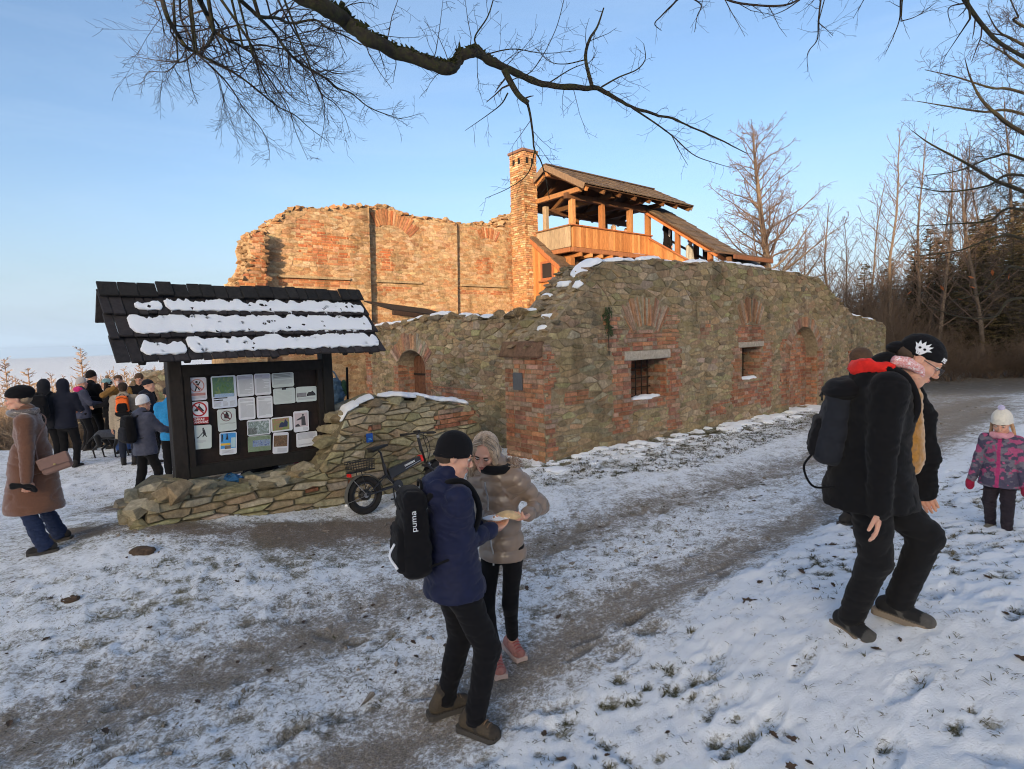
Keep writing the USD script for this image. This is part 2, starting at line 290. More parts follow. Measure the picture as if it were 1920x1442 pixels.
# one sheet, fine where the camera looks, out to the horizon
th = np.radians(np.concatenate([np.linspace(-52, 52, 430), np.linspace(52, 308, 70)[1:-1]]))
rr_ = np.concatenate([[0.35, .7, 1.05], np.geomspace(1.4, 60, 440), np.geomspace(64, 9000, 44)])
TT, RR = np.meshgrid(th, rr_); gq = np.stack([np.sin(TT) * RR, np.cos(TT) * RR], -1).reshape(-1, 2)
gs, gcol = ground_masks(gq); gz = Zraw(gq)
g3 = np.pad(gq, ((0, 0), (0, 1))); near = 1 - smooth(25, 60, RR.ravel())
gz += near * (.05 * (noise3(g3, 1.7, 3, 21) - .5) + (.035 * (noise3(g3, 7., 3, 5) - .5) + .018 * (noise3(g3, 22., 2, 6) - .5)) * (.55 + gs)
     + .02 * smooth(.45, .8, gs))
for L, w in ((TRACK1, .3), (TRACK2, .25)): gz -= near * .035 * np.exp(-(polydist(gq, L) / w) ** 2)
# footprints trodden into the snow
_fr = np.random.default_rng(44); FEET = scatter(230, [(0, 1100), (800, 1020), (1500, 880), (1919, 830), (1919, 1441), (0, 1441)], _fr); fa = _fr.normal(.7, .5, len(FEET)) + math.pi * (_fr.random(len(FEET)) > .5)
for (x, y), a in zip(FEET, fa):
    c = np.flatnonzero((abs(gq[:, 0] - x) < .25) & (abs(gq[:, 1] - y) < .25)); d = gq[c] - (x, y); u, w = d[:, 0] * math.cos(a) + d[:, 1] * math.sin(a), -d[:, 0] * math.sin(a) + d[:, 1] * math.cos(a); e = np.sqrt((u / .145) ** 2 + (w / .055) ** 2); gz[c] += -.017 * smooth(1.1, .75, e) + .008 * smooth(.95, 1.2, e) * smooth(1.6, 1.25, e); gs[c] -= .14 * smooth(1.05, .7, e)
NT = len(th); i = np.arange(len(rr_) - 1)[:, None] * NT; j = np.arange(NT)[None]; k = (j + 1) % NT
gf = quadsplit(np.stack([i + j, i + NT + j, i + NT + k, i + k], -1).reshape(-1, 4))
gv = np.vstack([np.column_stack([gq, gz]), [(0, 0, Z(0, 0))]]); cfan = np.stack([np.full(NT, len(gv) - 1), np.arange(NT), (np.arange(NT) + 1) % NT], 1)
gf = np.vstack([gf, cfan]); gf = gf[:, ::-1] if np.cross(gv[gf[0, 1]] - gv[gf[0, 0]], gv[gf[0, 2]] - gv[gf[0, 0]])[2] < 0 else gf
gs = np.append(gs, .8); gcol = np.vstack([gcol, gcol[-1:]])
GROUND_MAT = usdkit.material(stage, '/World/Looks/snowy_ground', {
    'p': ('principled_bsdf', {'roughness': .85, 'specular_ior_level': .25}), 'g': ('geometry', {}), 's': ('attribute', {'attribute': 'snow'}), 't': ('attribute', {'attribute': 'tint'}),
    'n1': ('noise_texture', {'scale': 5.5, 'detail': 8., 'roughness': .74}), 'n2': ('noise_texture', {'scale': 34., 'detail': 6., 'roughness': .75, 'distortion': .6}),
    'a1': ('map_range', {'from_min': .25, 'from_max': .75, 'to_min': -.32, 'to_max': .32}), 'a2': ('map_range', {'from_min': .25, 'from_max': .75, 'to_min': -.42, 'to_max': .42}),
    's1': ('math', {'math_type': 'add'}), 's2': ('math', {'math_type': 'add'}),
    'r': ('rgb_ramp', {'ramp': [(0, (.04, .04, .04)), (.25, (.12, .12, .12)), (.40, (.38, .38, .38)), (.52, (.75, .75, .75)), (.62, (.95, .95, .95)), (.75, (1, 1, 1)), (1, (1, 1, 1))]}),
    'v': ('voronoi_texture', {'scale': 70.}), 'vr': ('map_range', {'from_min': 0, 'from_max': .9, 'to_min': .5, 'to_max': 1.6}), 'cc': ('combine_xyz', {}),
    'n3': ('noise_texture', {'scale': 90., 'detail': 4., 'roughness': .8}), 'n3r': ('rgb_ramp', {'ramp': [(0, (.55, .5, .45)), (.45, (.9, .9, .9)), (.62, (1.5, 1.45, 1.3)), (1, (2.2, 2.1, 1.9))]}),
    'd': ('mix_color', {'blend_type': 'multiply', 'fac': 1., 'use_clamp': False}), 'd2': ('mix_color', {'blend_type': 'multiply', 'fac': 1., 'use_clamp': False}),
    'sc': ('rgb_ramp', {'ramp': [(0, (.62, .65, .70)), (.5, (.76, .79, .83)), (1, (.84, .86, .89))]}), 'mix': ('mix_color', {}),
    'h1': ('math', {'math_type': 'multiply', 'value2': .35}), 'h2': ('math', {'math_type': 'add'}), 'b': ('bump', {'strength': .6, 'distance': .025})},
    [('g.position', 'n1.vector'), ('g.position', 'n2.vector'), ('g.position', 'v.vector'), ('g.position', 'n3.vector'), ('n1.fac', 'a1.value'), ('n2.fac', 'a2.value'),
     ('s.fac', 's1.value1'), ('a1.result', 's1.value2'), ('s1.value', 's2.value1'), ('a2.result', 's2.value2'), ('s2.value', 'r.fac'),
     ('v.distance', 'vr.value'), ('vr.result', 'cc.x'), ('vr.result', 'cc.y'), ('vr.result', 'cc.z'), ('t.color', 'd.a'), ('cc.vector', 'd.b'), ('n3.fac', 'n3r.fac'), ('d.result', 'd2.a'), ('n3r.color', 'd2.b'),
     ('n1.fac', 'sc.fac'), ('d2.result', 'mix.a'), ('sc.color', 'mix.b'), ('r.color', 'mix.fac'), ('mix.result', 'p.base_color'),
     ('r.color', 'h1.value1'), ('n3.fac', 'h2.value2'), ('h1.value', 'h2.value1'), ('h2.value', 'b.height'), ('b.normal', 'p.normal')], surface='p.BSDF')
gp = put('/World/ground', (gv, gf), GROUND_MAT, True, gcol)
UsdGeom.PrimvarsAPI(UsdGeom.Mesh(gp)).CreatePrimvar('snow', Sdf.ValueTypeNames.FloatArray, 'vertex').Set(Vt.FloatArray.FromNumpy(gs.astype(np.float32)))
tag(gp, 'snow-covered ground with a muddy track winding past the ruin', None, None, 'structure')
SNOW = usdkit.material(stage, '/World/Looks/snow', {'p': ('principled_bsdf', {'roughness': .8, 'specular_ior_level': .3, 'base_color': (.70, .73, .78)}), 'g': ('geometry', {}),
    'n': ('noise_texture', {'scale': 30., 'detail': 5., 'roughness': .7}), 'b': ('bump', {'strength': .35, 'distance': .02})}, [('g.position', 'n.vector'), ('n.fac', 'b.height'), ('b.normal', 'p.normal')], surface='p.BSDF')

# unseen ridge added behind the photographer, its crest shaped to shade the foreground
rx = np.linspace(-260, 260, 161); ry = np.array([-190, -150, -120, -100, -88, -80, -70, -55, -38, -20.]); sh = np.array([.1, .5, .8, .93, .98, 1, .84, .55, .28, 0.06])
GX, GY = np.meshgrid(rx, ry); jag = noise3(np.stack([GX, GY, GX * 0], -1), .3, 3, 8)
crest = np.interp(rx, [-260, -46, -40, -33, -26.5, -24, -16, -10, 5, 260], [14.4, 14.6, 15.3, 17.2, 18.2, 19.8, 20.0, 21.5, 22.5, 22]); GZ = sh[:, None] * crest * (.99 + .02 * jag); GZ[0] = -3  # crest heights set where the edge of the shade falls
i = np.arange(len(ry) - 1)[:, None] * len(rx); j = np.arange(len(rx) - 1)[None]
hf = quadsplit(np.stack([i + j, i + j + 1, i + len(rx) + j + 1, i + len(rx) + j], -1).reshape(-1, 4))
solo('wooded_hill', (np.stack([GX, GY, GZ], -1).reshape(-1, 3), hf), M('forest_floor', (.05, .04, .025), .95, noise=.5, scale=1.5, color2=(.12, .12, .12)), 'unseen dark ridge added behind the photographer to cast shade', None, None, 'structure', smooth=True)

HAZE = usdkit.material(stage, '/World/Looks/haze', {'v': ('principled_volume', {'color': (.86, .93, 1.0), 'density': 0.00008, 'anisotropy': .7})}, [], volume='v.volume')
solo('haze', obox((-9400, -9400, -170), (18800, 0, 0), (0, 18800, 0), (0, 0, 205)), HAZE, 'thin winter haze lying over the far land', None, None, 'stuff')
# ================================================================ masonry: every stone and brick a piece of its own
D1 = unit(V(.77, .63, 0)); D2 = V(-D1[1], D1[0], 0); C0 = V(.52, 9.2, 0); UP = V(0, 0, 1)
def B(a, b, z=0.0): return C0 + D1 * a + D2 * b + UP * z
def _q(s, px, py): p = on_plane(px, py, s.o, s.n) - s.o; return (p @ s.ex, p @ s.ey)
Frame.q = _q
def rubble_cells(poly, sx, sz, seed, gap=.011, drop=.16, jit=.36):
    r = np.random.default_rng(seed); x0, z0, x1, z1 = poly.bounds; nx, nz = int((x1 - x0) / sx) + 5, int((z1 - z0) / sz) + 5
    I, J = np.meshgrid(np.arange(-2, nx), np.arange(-2, nz)); P = np.stack([I + .5 * (J % 2) + r.uniform(-jit, jit, I.shape) * 1.25, J + r.uniform(-jit, jit, I.shape)], -1).reshape(-1, 2)
    P = P[r.random(len(P)) > drop]; P[:, 1] += .35 * np.sin(P[:, 0] * .35 + seed); vo = Voronoi(P); cells = []
    for k in vo.point_region:
        g = vo.regions[k]
        if g and -1 not in g: cells.append(Polygon(vo.vertices[g] * (sx, sz) + (x0, z0)))
    shapely.prepare(poly); c = shapely.intersection(np.array(cells), poly); c = shapely.buffer(c, -gap, join_style='mitre', mitre_limit=2.0)
    return [p for g in c for p in polys(shapely.simplify(g, .006)) if p.area > .0012]
def brick_cells(poly, L=.29, H=.068, joint=.012, seed=0, wob=.004):
    r = np.random.default_rng(seed); x0, z0, x1, z1 = poly.bounds; out = []
    for j, z in enumerate(np.arange(z0, z1, H + joint)):
        ph = (L * .5 if j % 2 else 0) + r.uniform(-.02, .02); x = x0 - L + ph
        while x < x1:
            l = (L if r.random() > .3 else L * .5); w = r.uniform(-wob, wob, 8)
            out.append(Polygon([(x + w[0], z + w[1]), (x + l + w[2], z + w[3]), (x + l + w[4], z + H + w[5]), (x + w[6], z + H + w[7])])); x += l + joint
    shapely.prepare(poly); c = shapely.intersection(np.array(out), poly)
    return [p for g in c for p in polys(g) if p.area > .001]
def fan_cells(cx, cz, r0, r1, a0, a1, n, seed=0, gap=.008, rag=.05):
    r = np.random.default_rng(seed); A = np.radians(np.linspace(a0, a1, n + 1)); out = []
    for s, e in zip(A[:-1], A[1:]):
        g = gap / r0; R0, R1 = r0 + r.uniform(-.01, .01), r1 + r.uniform(-rag, rag)
        out.append(Polygon([(cx + R0 * math.cos(t), cz + R0 * math.sin(t)) for t in (s + g, e - g)] + [(cx + R1 * math.cos(t), cz + R1 * math.sin(t)) for t in (e - g * .6, s + g * .6)]))
    return out
def piece(poly, fr, h, r, base=-.03, inset=.8, rough=.25, tl=.05):
    """One stone: the outline set in the wall, a chamfered, uneven face proud of it."""
    c = np.array(shapely.geometry.polygon.orient(poly).exterior.coords)[:-1]
    if len(c) > 8: c = c[np.linspace(0, len(c) - 1, 8).astype(int)]
    n = len(c); ctr = c.mean(0); tilt = r.normal(0, tl, 2)
    def lvl(k, d): q = ctr + (c - ctr) * k; return np.column_stack([q, d + (q - ctr) @ tilt + r.uniform(-rough, rough, n) * h * .5])
    v = np.vstack([np.column_stack([c, np.full(n, base)]), lvl(1.0, h * .45), lvl(inset, h), [[*ctr, h * (1.0 + r.uniform(-.1, .35))]]])
    j = np.arange(n); k = (j + 1) % n
    f = np.vstack([quadsplit(np.stack([j, k, n + k, n + j], 1)), quadsplit(np.stack([n + j, n + k, 2 * n + k, 2 * n + j], 1)), np.stack([2 * n + j, 2 * n + k, np.full(n, 3 * n)], 1)])
    return (fr.P(v), f if fr.det > 0 else f[:, ::-1])
STONES = np.array([(.28, .235, .155), (.33, .28, .19), (.24, .2, .13), (.19, .16, .11), (.37, .32, .235), (.29, .25, .175), (.22, .195, .125), (.31, .24, .155)])
BRICKS = np.array([(.33, .14, .08), (.28, .115, .07), (.38, .175, .10), (.30, .16, .11), (.25, .12, .085), (.36, .22, .16), (.29, .21, .16)])
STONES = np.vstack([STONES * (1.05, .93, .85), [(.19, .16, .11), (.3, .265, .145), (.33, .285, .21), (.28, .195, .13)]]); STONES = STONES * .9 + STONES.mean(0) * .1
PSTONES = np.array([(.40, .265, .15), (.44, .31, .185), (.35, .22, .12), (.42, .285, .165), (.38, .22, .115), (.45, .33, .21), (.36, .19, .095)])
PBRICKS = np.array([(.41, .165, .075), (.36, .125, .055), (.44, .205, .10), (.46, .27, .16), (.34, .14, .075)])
class Pieces:
    """Collects the stones or bricks of one thing; the largest in view become parts, the rest one part."""
    def __init__(s, seed): s.r = np.random.default_rng(seed); s.L = []
    def add(s, polys_, fr, pal, h=(.02, .05), var=.18, rough=.25, inset=.8, base=-.03):
        for p in polys_:
            m = piece(p, fr, s.r.uniform(*h), s.r, base, inset, rough); t = pal[s.r.integers(len(pal))] * s.r.uniform(1 - var, 1 + var) * (1 + s.r.normal(0, .03, 3)); s._(m, t, p.area)
    def _(s, m, t, area): s.L.append((m, np.clip(t, .01, .8), area / np.linalg.norm(m[0].mean(0) - EYE) ** 2))
    def rocks(s, pts, size, pal, flat=.55, var=.2):
        for p in pts:
            q = s.r.normal(0, 1, (11, 3)); q /= np.linalg.norm(q, axis=1)[:, None] + 1e-9; w = size * s.r.uniform(.65, 1.35)
            q = q * (w * s.r.uniform(.8, 1.2), w * s.r.uniform(.8, 1.2), w * flat * s.r.uniform(.7, 1.3)); a = s.r.uniform(0, math.pi); c, d = math.cos(a), math.sin(a)
            m = hull(q @ np.array([[c, -d, 0], [d, c, 0], [0, 0, 1]]).T + p); s._(m, pal[s.r.integers(len(pal))] * s.r.uniform(1 - var, 1 + var), w * w)
    def write(s, parent, name, mat, rest, most=300):
        L = sorted(s.L, key=lambda x: -x[2])
        for m, t, _ in L[:most]: part(parent, name, m, mat, tint=t)
        if L[most:]: part(parent, rest, cat([m for m, _, _ in L[most:]]), mat, tint=np.vstack([np.tile(t, (len(m[0]), 1)) for m, t, _ in L[most:]]), kind='stuff')
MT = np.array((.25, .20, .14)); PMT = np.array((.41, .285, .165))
def core(parent, poly, fr, d0, d1_, tint=MT, mat=None, name='wall_core'): part(parent, name, prism(poly, fr, d0, d1_), mat or MORTAR, tint=tint)
def snow_patch(poly, fr, thick, step=.045, seed=0, edge=.09, drape=None):
    """A thin, uneven cover of snow on a plane: thick inside, tapering at its ragged edge."""
    from scipy.spatial import Delaunay
    vs, fs, k = [], [], 0
    for p in polys(poly):
        x0, y0, x1, y1 = p.bounds; X, Y = np.meshgrid(np.arange(x0, x1 + step, step), np.arange(y0, y1 + step, step)); g = np.stack([X + (np.arange(X.shape[0]) % 2)[:, None] * step / 2, Y], -1).reshape(-1, 2)
        g = g[shapely.contains_xy(p.buffer(-step * .4), g[:, 0], g[:, 1])]; L = p.exterior.length; e = np.array([p.exterior.interpolate(t).coords[0] for t in np.arange(0, L, step)])
        q = np.vstack([g, e]) if len(g) else e
        if len(q) < 4: continue
        t = Delaunay(q).simplices; cc = q[t].mean(1); t = t[shapely.contains_xy(p, cc[:, 0], cc[:, 1])]
        if not len(t): continue
        ab = q[t[:, 1]] - q[t[:, 0]]; ac = q[t[:, 2]] - q[t[:, 0]]; s = ab[:, 0] * ac[:, 1] - ab[:, 1] * ac[:, 0]; t[s < 0] = t[s < 0][:, ::-1]
        d = shapely.distance(shapely.points(q), p.exterior); n = noise3(np.pad(q, ((0, 0), (0, 1))), 9, 3, seed + 31)
        h = thick * (np.clip(d / edge, 0, 1) ** .5) * (.55 + .9 * n); z0 = np.zeros(len(q)) if drape is None else drape(q)
        v = np.vstack([np.column_stack([q, z0 + h]), np.column_stack([q, z0 - .02])]); m = len(q)
        vs.append(fr.P(v)); tt = np.vstack([t, t[:, ::-1] + m]); ne = len(g); b = np.arange(ne, m); bn = np.roll(b, -1)
        side = quadsplit(np.stack([b, bn, bn + m, b + m], 1)); side = side if not p.exterior.is_ccw else side[:, ::-1]
        f = np.vstack([tt, side]); fs.append((f if fr.det > 0 else f[:, ::-1]) + k); k += 2 * m
    return (np.vstack(vs), np.vstack(fs))
def ragged(cx, cy, rx, ry, seed, n=26, amp=.35):
    r = np.random.default_rng(seed); A = np.linspace(0, 2 * math.pi, n, endpoint=False); R = 1 + amp * (noise3(np.stack([np.cos(A) * 1.6, np.sin(A) * 1.6, A * 0 + seed], -1), 1, 3, seed) - .5) * 2 + r.uniform(-.07, .07, n)
    return Polygon(np.column_stack([cx + rx * R * np.cos(A), cy + ry * R * np.sin(A)])).buffer(0)
IRON = M('rusty_iron', (.03, .022, .018), .6, .6, noise=.4, scale=40)
BEAM = M('grey_beam', (.33, .29, .24), .85, noise=.35, scale=16, bump=.3, bscale=50)

# ---------------------------------------------------------------- the front wall with its brick pier
FRONT = Frame(B(0, 0), D1, UP, -D2); T = thing('ruined_wall', 'long mossy rubble wall with two barred windows and a blind arch beside the track', 'wall', B(5, .5), None)
outline = Polygon([(0, -.3), (0, 2.12), (.2, 2.42), (.6, 2.8), (1.0, 3.16), (1.35, 3.46), (1.6, 3.57), (2.2, 3.6), (3.2, 3.69), (4.3, 3.7), (5.6, 3.78), (7.2, 3.74), (9, 3.72), (10.5, 3.62), (10.9, 3.42), (11.3, 3.25), (12, 2.95), (12.86, 2.62), (14, 2.5), (15.38, 2.36), (15.7, 2.25), (15.7, -.3)])
W1, W2 = sbox(2.22, 1.0, 3.37, 1.77), sbox(6.27, 1.1, 7.2, 1.87)
nich = Polygon([(8.68, .1)] + [(9.55 + .87 * math.cos(t), 1.42 + .9 * math.sin(t)) for t in np.linspace(math.pi, 0, 15)] + [(10.42, .1)])
SLIT = sbox(4.4, 2.45, 4.45, 2.9)
core(T, outline.difference(shapely.union_all([W1, W2, SLIT])).difference(nich), FRONT, -1.0, 0)
core(T, nich.buffer(.05), FRONT, -.9, -.33, name='niche_back')
def rag(poly, seed, a=.09):      # the toothed edge of a brick repair
    r = np.random.default_rng(seed); x0, z0, x1, z1 = poly.bounds
    return shapely.union_all([sbox(x0 + r.uniform(-a, a), z, x1 + r.uniform(-a, a), z + .078) for z in np.arange(z0, z1, .078)])
bz = [rag(sbox(3.37, .3, 3.78, 2.0), 1), rag(sbox(1.72, .45, 2.22, 1.95), 2), rag(sbox(2.1, 1.95, 3.5, 2.3), 3), rag(sbox(1.5, 1.9, 2.0, 2.55), 31, .2), rag(sbox(3.3, 2.0, 3.7, 2.6), 32, .15), rag(sbox(2.0, .82, 3.3, .98), 4),
      rag(sbox(5.85, .5, 6.27, 1.87), 5), rag(sbox(7.2, .35, 7.7, 1.95), 6), rag(sbox(6.05, 2.0, 7.3, 2.38), 7), rag(sbox(6.2, .5, 7.2, 1.0), 8, .2), rag(sbox(8.2, .3, 8.7, 1.95), 9), rag(sbox(10.42, .4, 10.7, 1.7), 10), rag(sbox(0, -.2, .22, 2.1), 11, .12),
      rag(sbox(.5, 1.1, 1.1, 1.3), 12), rag(sbox(4.5, 2.2, 4.9, 2.5), 14, .1), rag(sbox(12.5, 1.0, 13.4, 1.5), 15), rag(sbox(4.9, .4, 5.6, .7), 16, .2)]
fans = fan_cells(2.68, 1.75, .68, 1.22, 52, 128, 22, 1) + fan_cells(6.66, 1.75, .72, 1.26, 58, 122, 20, 2) + fan_cells(9.55, 1.42, .9, 1.16, 20, 180, 26, 3, rag=.02)
lint = [sbox(2.03, 1.77, 3.46, 1.95), sbox(6.1, 1.87, 7.28, 2.0)]; holes = shapely.union_all([W1, W2, SLIT, nich, *lint])
arches = shapely.union_all([f.buffer(.012) for f in fans]); bricks = shapely.union_all(bz).difference(arches).difference(holes).intersection(outline)
rub = outline.difference(bricks.buffer(.01)).difference(arches).difference(holes).intersection(sbox(-1, -.1, 20, 5)).buffer(-.005)
S, K = Pieces(11), Pieces(12)
big = sbox(0, -1, 11.6, 5)
wave = Polygon([(0, 5)] + [(x, 2.95 + .25 * math.sin(x * 2.1) + .18 * math.sin(x * 5.3 + 1)) for x in np.arange(0, 20.1, .3)] + [(20, 5)]); S.add(rubble_cells(rub.difference(wave), .23, .078, 1, gap=.007, drop=.3, jit=.45), FRONT, STONES, (.004, .019), inset=.86); S.add(rubble_cells(rub.intersection(wave), .27, .105, 2, gap=.007, drop=.22), FRONT, STONES * .95, (.006, .026), inset=.85)
K.add(brick_cells(bricks, seed=3), FRONT, BRICKS, (.008, .022), rough=.15, inset=.93); K.add([f.intersection(outline) for f in fans if f.intersection(outline).area > .002], FRONT, BRICKS * (1.0, 1.15, 1.2), (.008, .022), rough=.15, inset=.9)
NICHE = Frame(B(0, .33), D1, UP, -D2); K.add(brick_cells(nich, seed=5), NICHE, BRICKS * 1.1, (.006, .015), rough=.15, inset=.93)
for a, z0, z1 in ((3.37, 1.0, 1.77), (7.2, 1.1, 1.87), (10.42, .1, 1.5)):                           # the brick reveals seen inside the openings
    K.add(brick_cells(sbox(.02, z0, .96 if a < 10 else .33, z1), seed=int(a * 9)), Frame(B(a, 0), D2, UP, -D1), BRICKS, (.004, .012), rough=.15, inset=.93)
for a0, a1, z in ((2.22, 3.37, 1.0), (6.27, 7.2, 1.1)): K.add(brick_cells(sbox(a0 + .01, .02, a1 - .01, .9), seed=int(a0 * 9)), Frame(B(0, 0, z), D1, D2, UP), BRICKS, (.004, .012), rough=.15, inset=.93)
PIER = Frame(B(0, 0), D2, UP, -D1); K.add(brick_cells(sbox(0.0, -.1, 1.0, 1.95), seed=8), PIER, BRICKS * (1, 1.05, 1.05), (.008, .022), rough=.2, inset=.93)
sl = unit(D1 * 1.35 + UP * 1.32); SLOPE = Frame(B(.02, 0, 2.14), D2, sl, unit(np.cross(sl, D2)) if np.cross(sl, D2) @ D1 < 0 else -unit(np.cross(sl, D2)))
S.add(rubble_cells(sbox(.02, .1, .98, 1.86), .24, .15, 5), SLOPE, STONES * .9, (.03, .09))
# capping stones along the broken crown
crown = LineString([c for c in list(outline.exterior.coords)[1:-2]]); pts = []
for t in np.arange(0, crown.length, .17):
    a, z = crown.interpolate(t).coords[0]
    for b in (.08, .36, .64, .92): pts.append(B(a + rng.uniform(-.06, .06), b + rng.uniform(-.08, .08), z - .03 + rng.uniform(-.025, .03)))
S.rocks(pts, .125, STONES * .85, .45)
S.write(T, 'stone', STONE, 'rubble_stones'); K.write(T, 'brick', BRICK, 'brickwork')
part(T, 'lintel', bevbox(B(2.74, .12, 1.86), D1 * 1.42, D2 * .3, UP * .17), BEAM); part(T, 'lintel', bevbox(B(6.69, .12, 1.935), D1 * 1.17, D2 * .3, UP * .12), BEAM)
for ac, z0, z1, w in ((2.795, 1.0, 1.77, 1.15), (6.735, 1.1, 1.87, .93)):
    g = part(T, 'window_grille', cat([obox(B(ac - w / 2, .42, z0), D1 * w, D2 * .04, UP * .03), obox(B(ac - w / 2, .42, z1 - .03), D1 * w, D2 * .04, UP * .03)]), IRON)
    for x in np.linspace(-w / 2 + .1, w / 2 - .1, 6): part(g, 'bar', tube([B(ac + x, .42, z0), B(ac + x, .42, z1)], .013, 6), IRON)
    for z in np.linspace(z0, z1, 5)[1:-1]: part(g, 'bar', tube([B(ac - w / 2, .425, z), B(ac + w / 2, .425, z)], .011, 6), IRON)
part(T, 'cap_slab', bevbox(B(.06, .52, 2.07), D1 * .3, D2 * 1.02, UP * .27 + D1 * .1, .03), STONE, tint=(.15, .09, .06), label='weathered slab with brick ends on top of the pier')
part(T, 'plaque', bevbox(B(-.035, .62, 1.52), D1 * .03, D2 * .24, UP * .3, .006), M('slate_plaque', (.07, .075, .085), .5, noise=.2, scale=30), label='small grey plaque fixed to the brick pier')
snow_fr = Frame(B(0, 0, 0), D1, D2, UP)
def top_z(q): return np.interp(q[:, 0], [c[0] for c in list(outline.exterior.coords)[1:-2]], [c[1] for c in list(outline.exterior.coords)[1:-2]]) + .045 + .05 * (noise3(np.pad(q, ((0, 0), (0, 1))), 4, 2, 3) - .5)
sn = [snow_patch(ragged(a, b, ra, rb, i), snow_fr, .06, .05, i, .1, top_z) for i, (a, b, ra, rb) in enumerate([(1.5, .35, .35, .25), (2.3, .4, .4, .3), (3.1, .3, .3, .2), (5.0, .5, .4, .3), (6.2, .4, .5, .32), (7.2, .42, .5, .35), (8.3, .5, .5, .3), (9.4, .45, .4, .3), (12.4, .4, .5, .3), (13.5, .45, .7, .4), (14.7, .45, .6, .4), (4.0, .6, .4, .25)])]
sn += [snow_patch(ragged(b, y, rb, ry, 40 + i, amp=.5), SLOPE, .05, .04, i, .07, lambda q: np.full(len(q), .07)) for i, (b, y, rb, ry) in enumerate([(.25, .35, .12, .07), (.3, .62, .2, .06), (.75, 1.15, .16, .08), (.55, 1.45, .2, .07), (.12, 1.38, .1, .1), (.85, .8, .12, .06)])]
sn += [snow_patch(ragged((a0 + a1) / 2, .14, (a1 - a0) * .42, .12, 60 + int(a0)), Frame(B(0, 0, z + .012), D1, D2, UP), .05, .035, 2, .05) for a0, a1, z in ((2.22, 3.37, 1.0), (6.27, 7.2, 1.1))]
solo('snow', cat(sn), SNOW, 'old snow lying along the crown and sills of the long mossy wall', 'snow', None, 'stuff', smooth=True)

# ---------------------------------------------------------------- the side wall with the arched door
SIDE = Frame(B(.45, 0), D2, UP, -D1); T = thing('ruined_wall', 'low dark rubble wall with an arched plank door, left of the brick pier', 'wall', B(.8, 4.5))
sout = Polygon([(1.0, -.3), (1.0, 2.75), (1.5, 2.66), (2.2, 2.62), (3.1, 2.68), (4.0, 2.78), (4.8, 2.72), (5.6, 2.62), (6.4, 2.64), (7.0, 2.62), (7.55, 2.5), (7.6, -.3)])
door = Polygon([(4.5, -.3)] + [(5.15 + .65 * math.cos(t), 1.62 + .42 * math.sin(t)) for t in np.linspace(math.pi, 0, 11)] + [(5.8, -.3)])
core(T, sout.difference(door), SIDE, -.7, 0)
fan = fan_cells(5.15, 1.2, .86, 1.24, 38, 142, 20, 5); farea = shapely.union_all([f.buffer(.012) for f in fan])
bz = shapely.union_all([rag(sbox(4.22, .0, 4.5, 1.6), 20, .06), rag(sbox(5.8, .0, 6.05, 1.6), 21, .06), rag(sbox(2.3, 1.0, 4.0, 1.16), 22, .2), rag(sbox(3.0, .7, 4.2, .9), 24, .2), rag(sbox(7.25, .0, 7.6, 2.45), 23, .05)]).difference(farea).difference(door)
rub = sout.difference(bz.buffer(.01)).difference(farea).difference(door).intersection(sbox(0, .0, 9, 4))
S, K = Pieces(21), Pieces(22); S.add(rubble_cells(rub, .2, .075, 6, gap=.006, drop=.28, jit=.45), SIDE, STONES * .95, (.006, .022), inset=.87); K.add(brick_cells(bz, seed=9), SIDE, BRICKS, (.008, .02), rough=.15, inset=.93); K.add(fan, SIDE, BRICKS * (.95, 1.2, 1.25), (.008, .02), inset=.9)
K.add(brick_cells(sbox(.0, .0, .7, 2.0), seed=19), Frame(B(.45, 4.5), D1, UP, D2), BRICKS, (.004, .01), inset=.93); K.add(brick_cells(sbox(.0, .0, .45, 2.0), seed=18), Frame(B(.45, 5.8), D1, UP, -D2), BRICKS, (.004, .01), inset=.93)
pts = []
for t in np.arange(1.0, 7.6, .17):
    z = np.interp(t, [c[0] for c in list(sout.exterior.coords)[1:11]], [c[1] for c in list(sout.exterior.coords)[1:11]])
    for a in (.5, .75, 1.05): pts.append(B(a + rng.uniform(-.06, .06), t + rng.uniform(-.08, .08), z - .01 + rng.uniform(-.03, .04)))
S.rocks(pts, .15, STONES * .85); S.write(T, 'stone', STONE, 'rubble_stones'); K.write(T, 'brick', BRICK, 'brickwork')
dr = part(T, 'door', prism(sbox(4.52, .0, 5.78, 1.62).union(door.intersection(sbox(4.4, 1.5, 6, 1.9))).buffer(-.01), SIDE, -.50, -.47), M('door_back', (.03, .016, .01), .8))
for i, x in enumerate(np.linspace(4.53, 5.77, 8)[:-1]): part(dr, 'plank', bevbox(SIDE.p(x + .088, .93 + .02 * (i % 2), -.445), D2 * .165, D1 * .04, UP * 1.86, .008), M('door_wood', (.105, .045, .024), .8, noise=.5, scale=12, bump=.3))
for z in (.45, 1.4): part(dr, 'strap_hinge', obox(SIDE.p(4.55, z, -.42), D2 * 1.2, -D1 * .012, UP * .05), IRON)
solo('snow', cat([snow_patch(ragged(a, b, ra, rb, 80 + i), Frame(B(0, 0, 0), D1, D2, UP), .06, .05, i, .1, lambda q: np.interp(q[:, 1], [c[0] for c in list(sout.exterior.coords)[1:11]], [c[1] for c in list(sout.exterior.coords)[1:11]]) + .06) for i, (a, b, ra, rb) in enumerate([(.8, 6.9, .35, .5), (.75, 6.0, .3, .5), (.7, 5.1, .25, .5), (.75, 4.2, .25, .4), (.8, 3.2, .22, .3), (.8, 2.4, .2, .3), (.75, 1.5, .25, .35)])]), SNOW, 'strips of snow on top of the low wall with the arched door', 'snow', None, 'stuff', smooth=True)

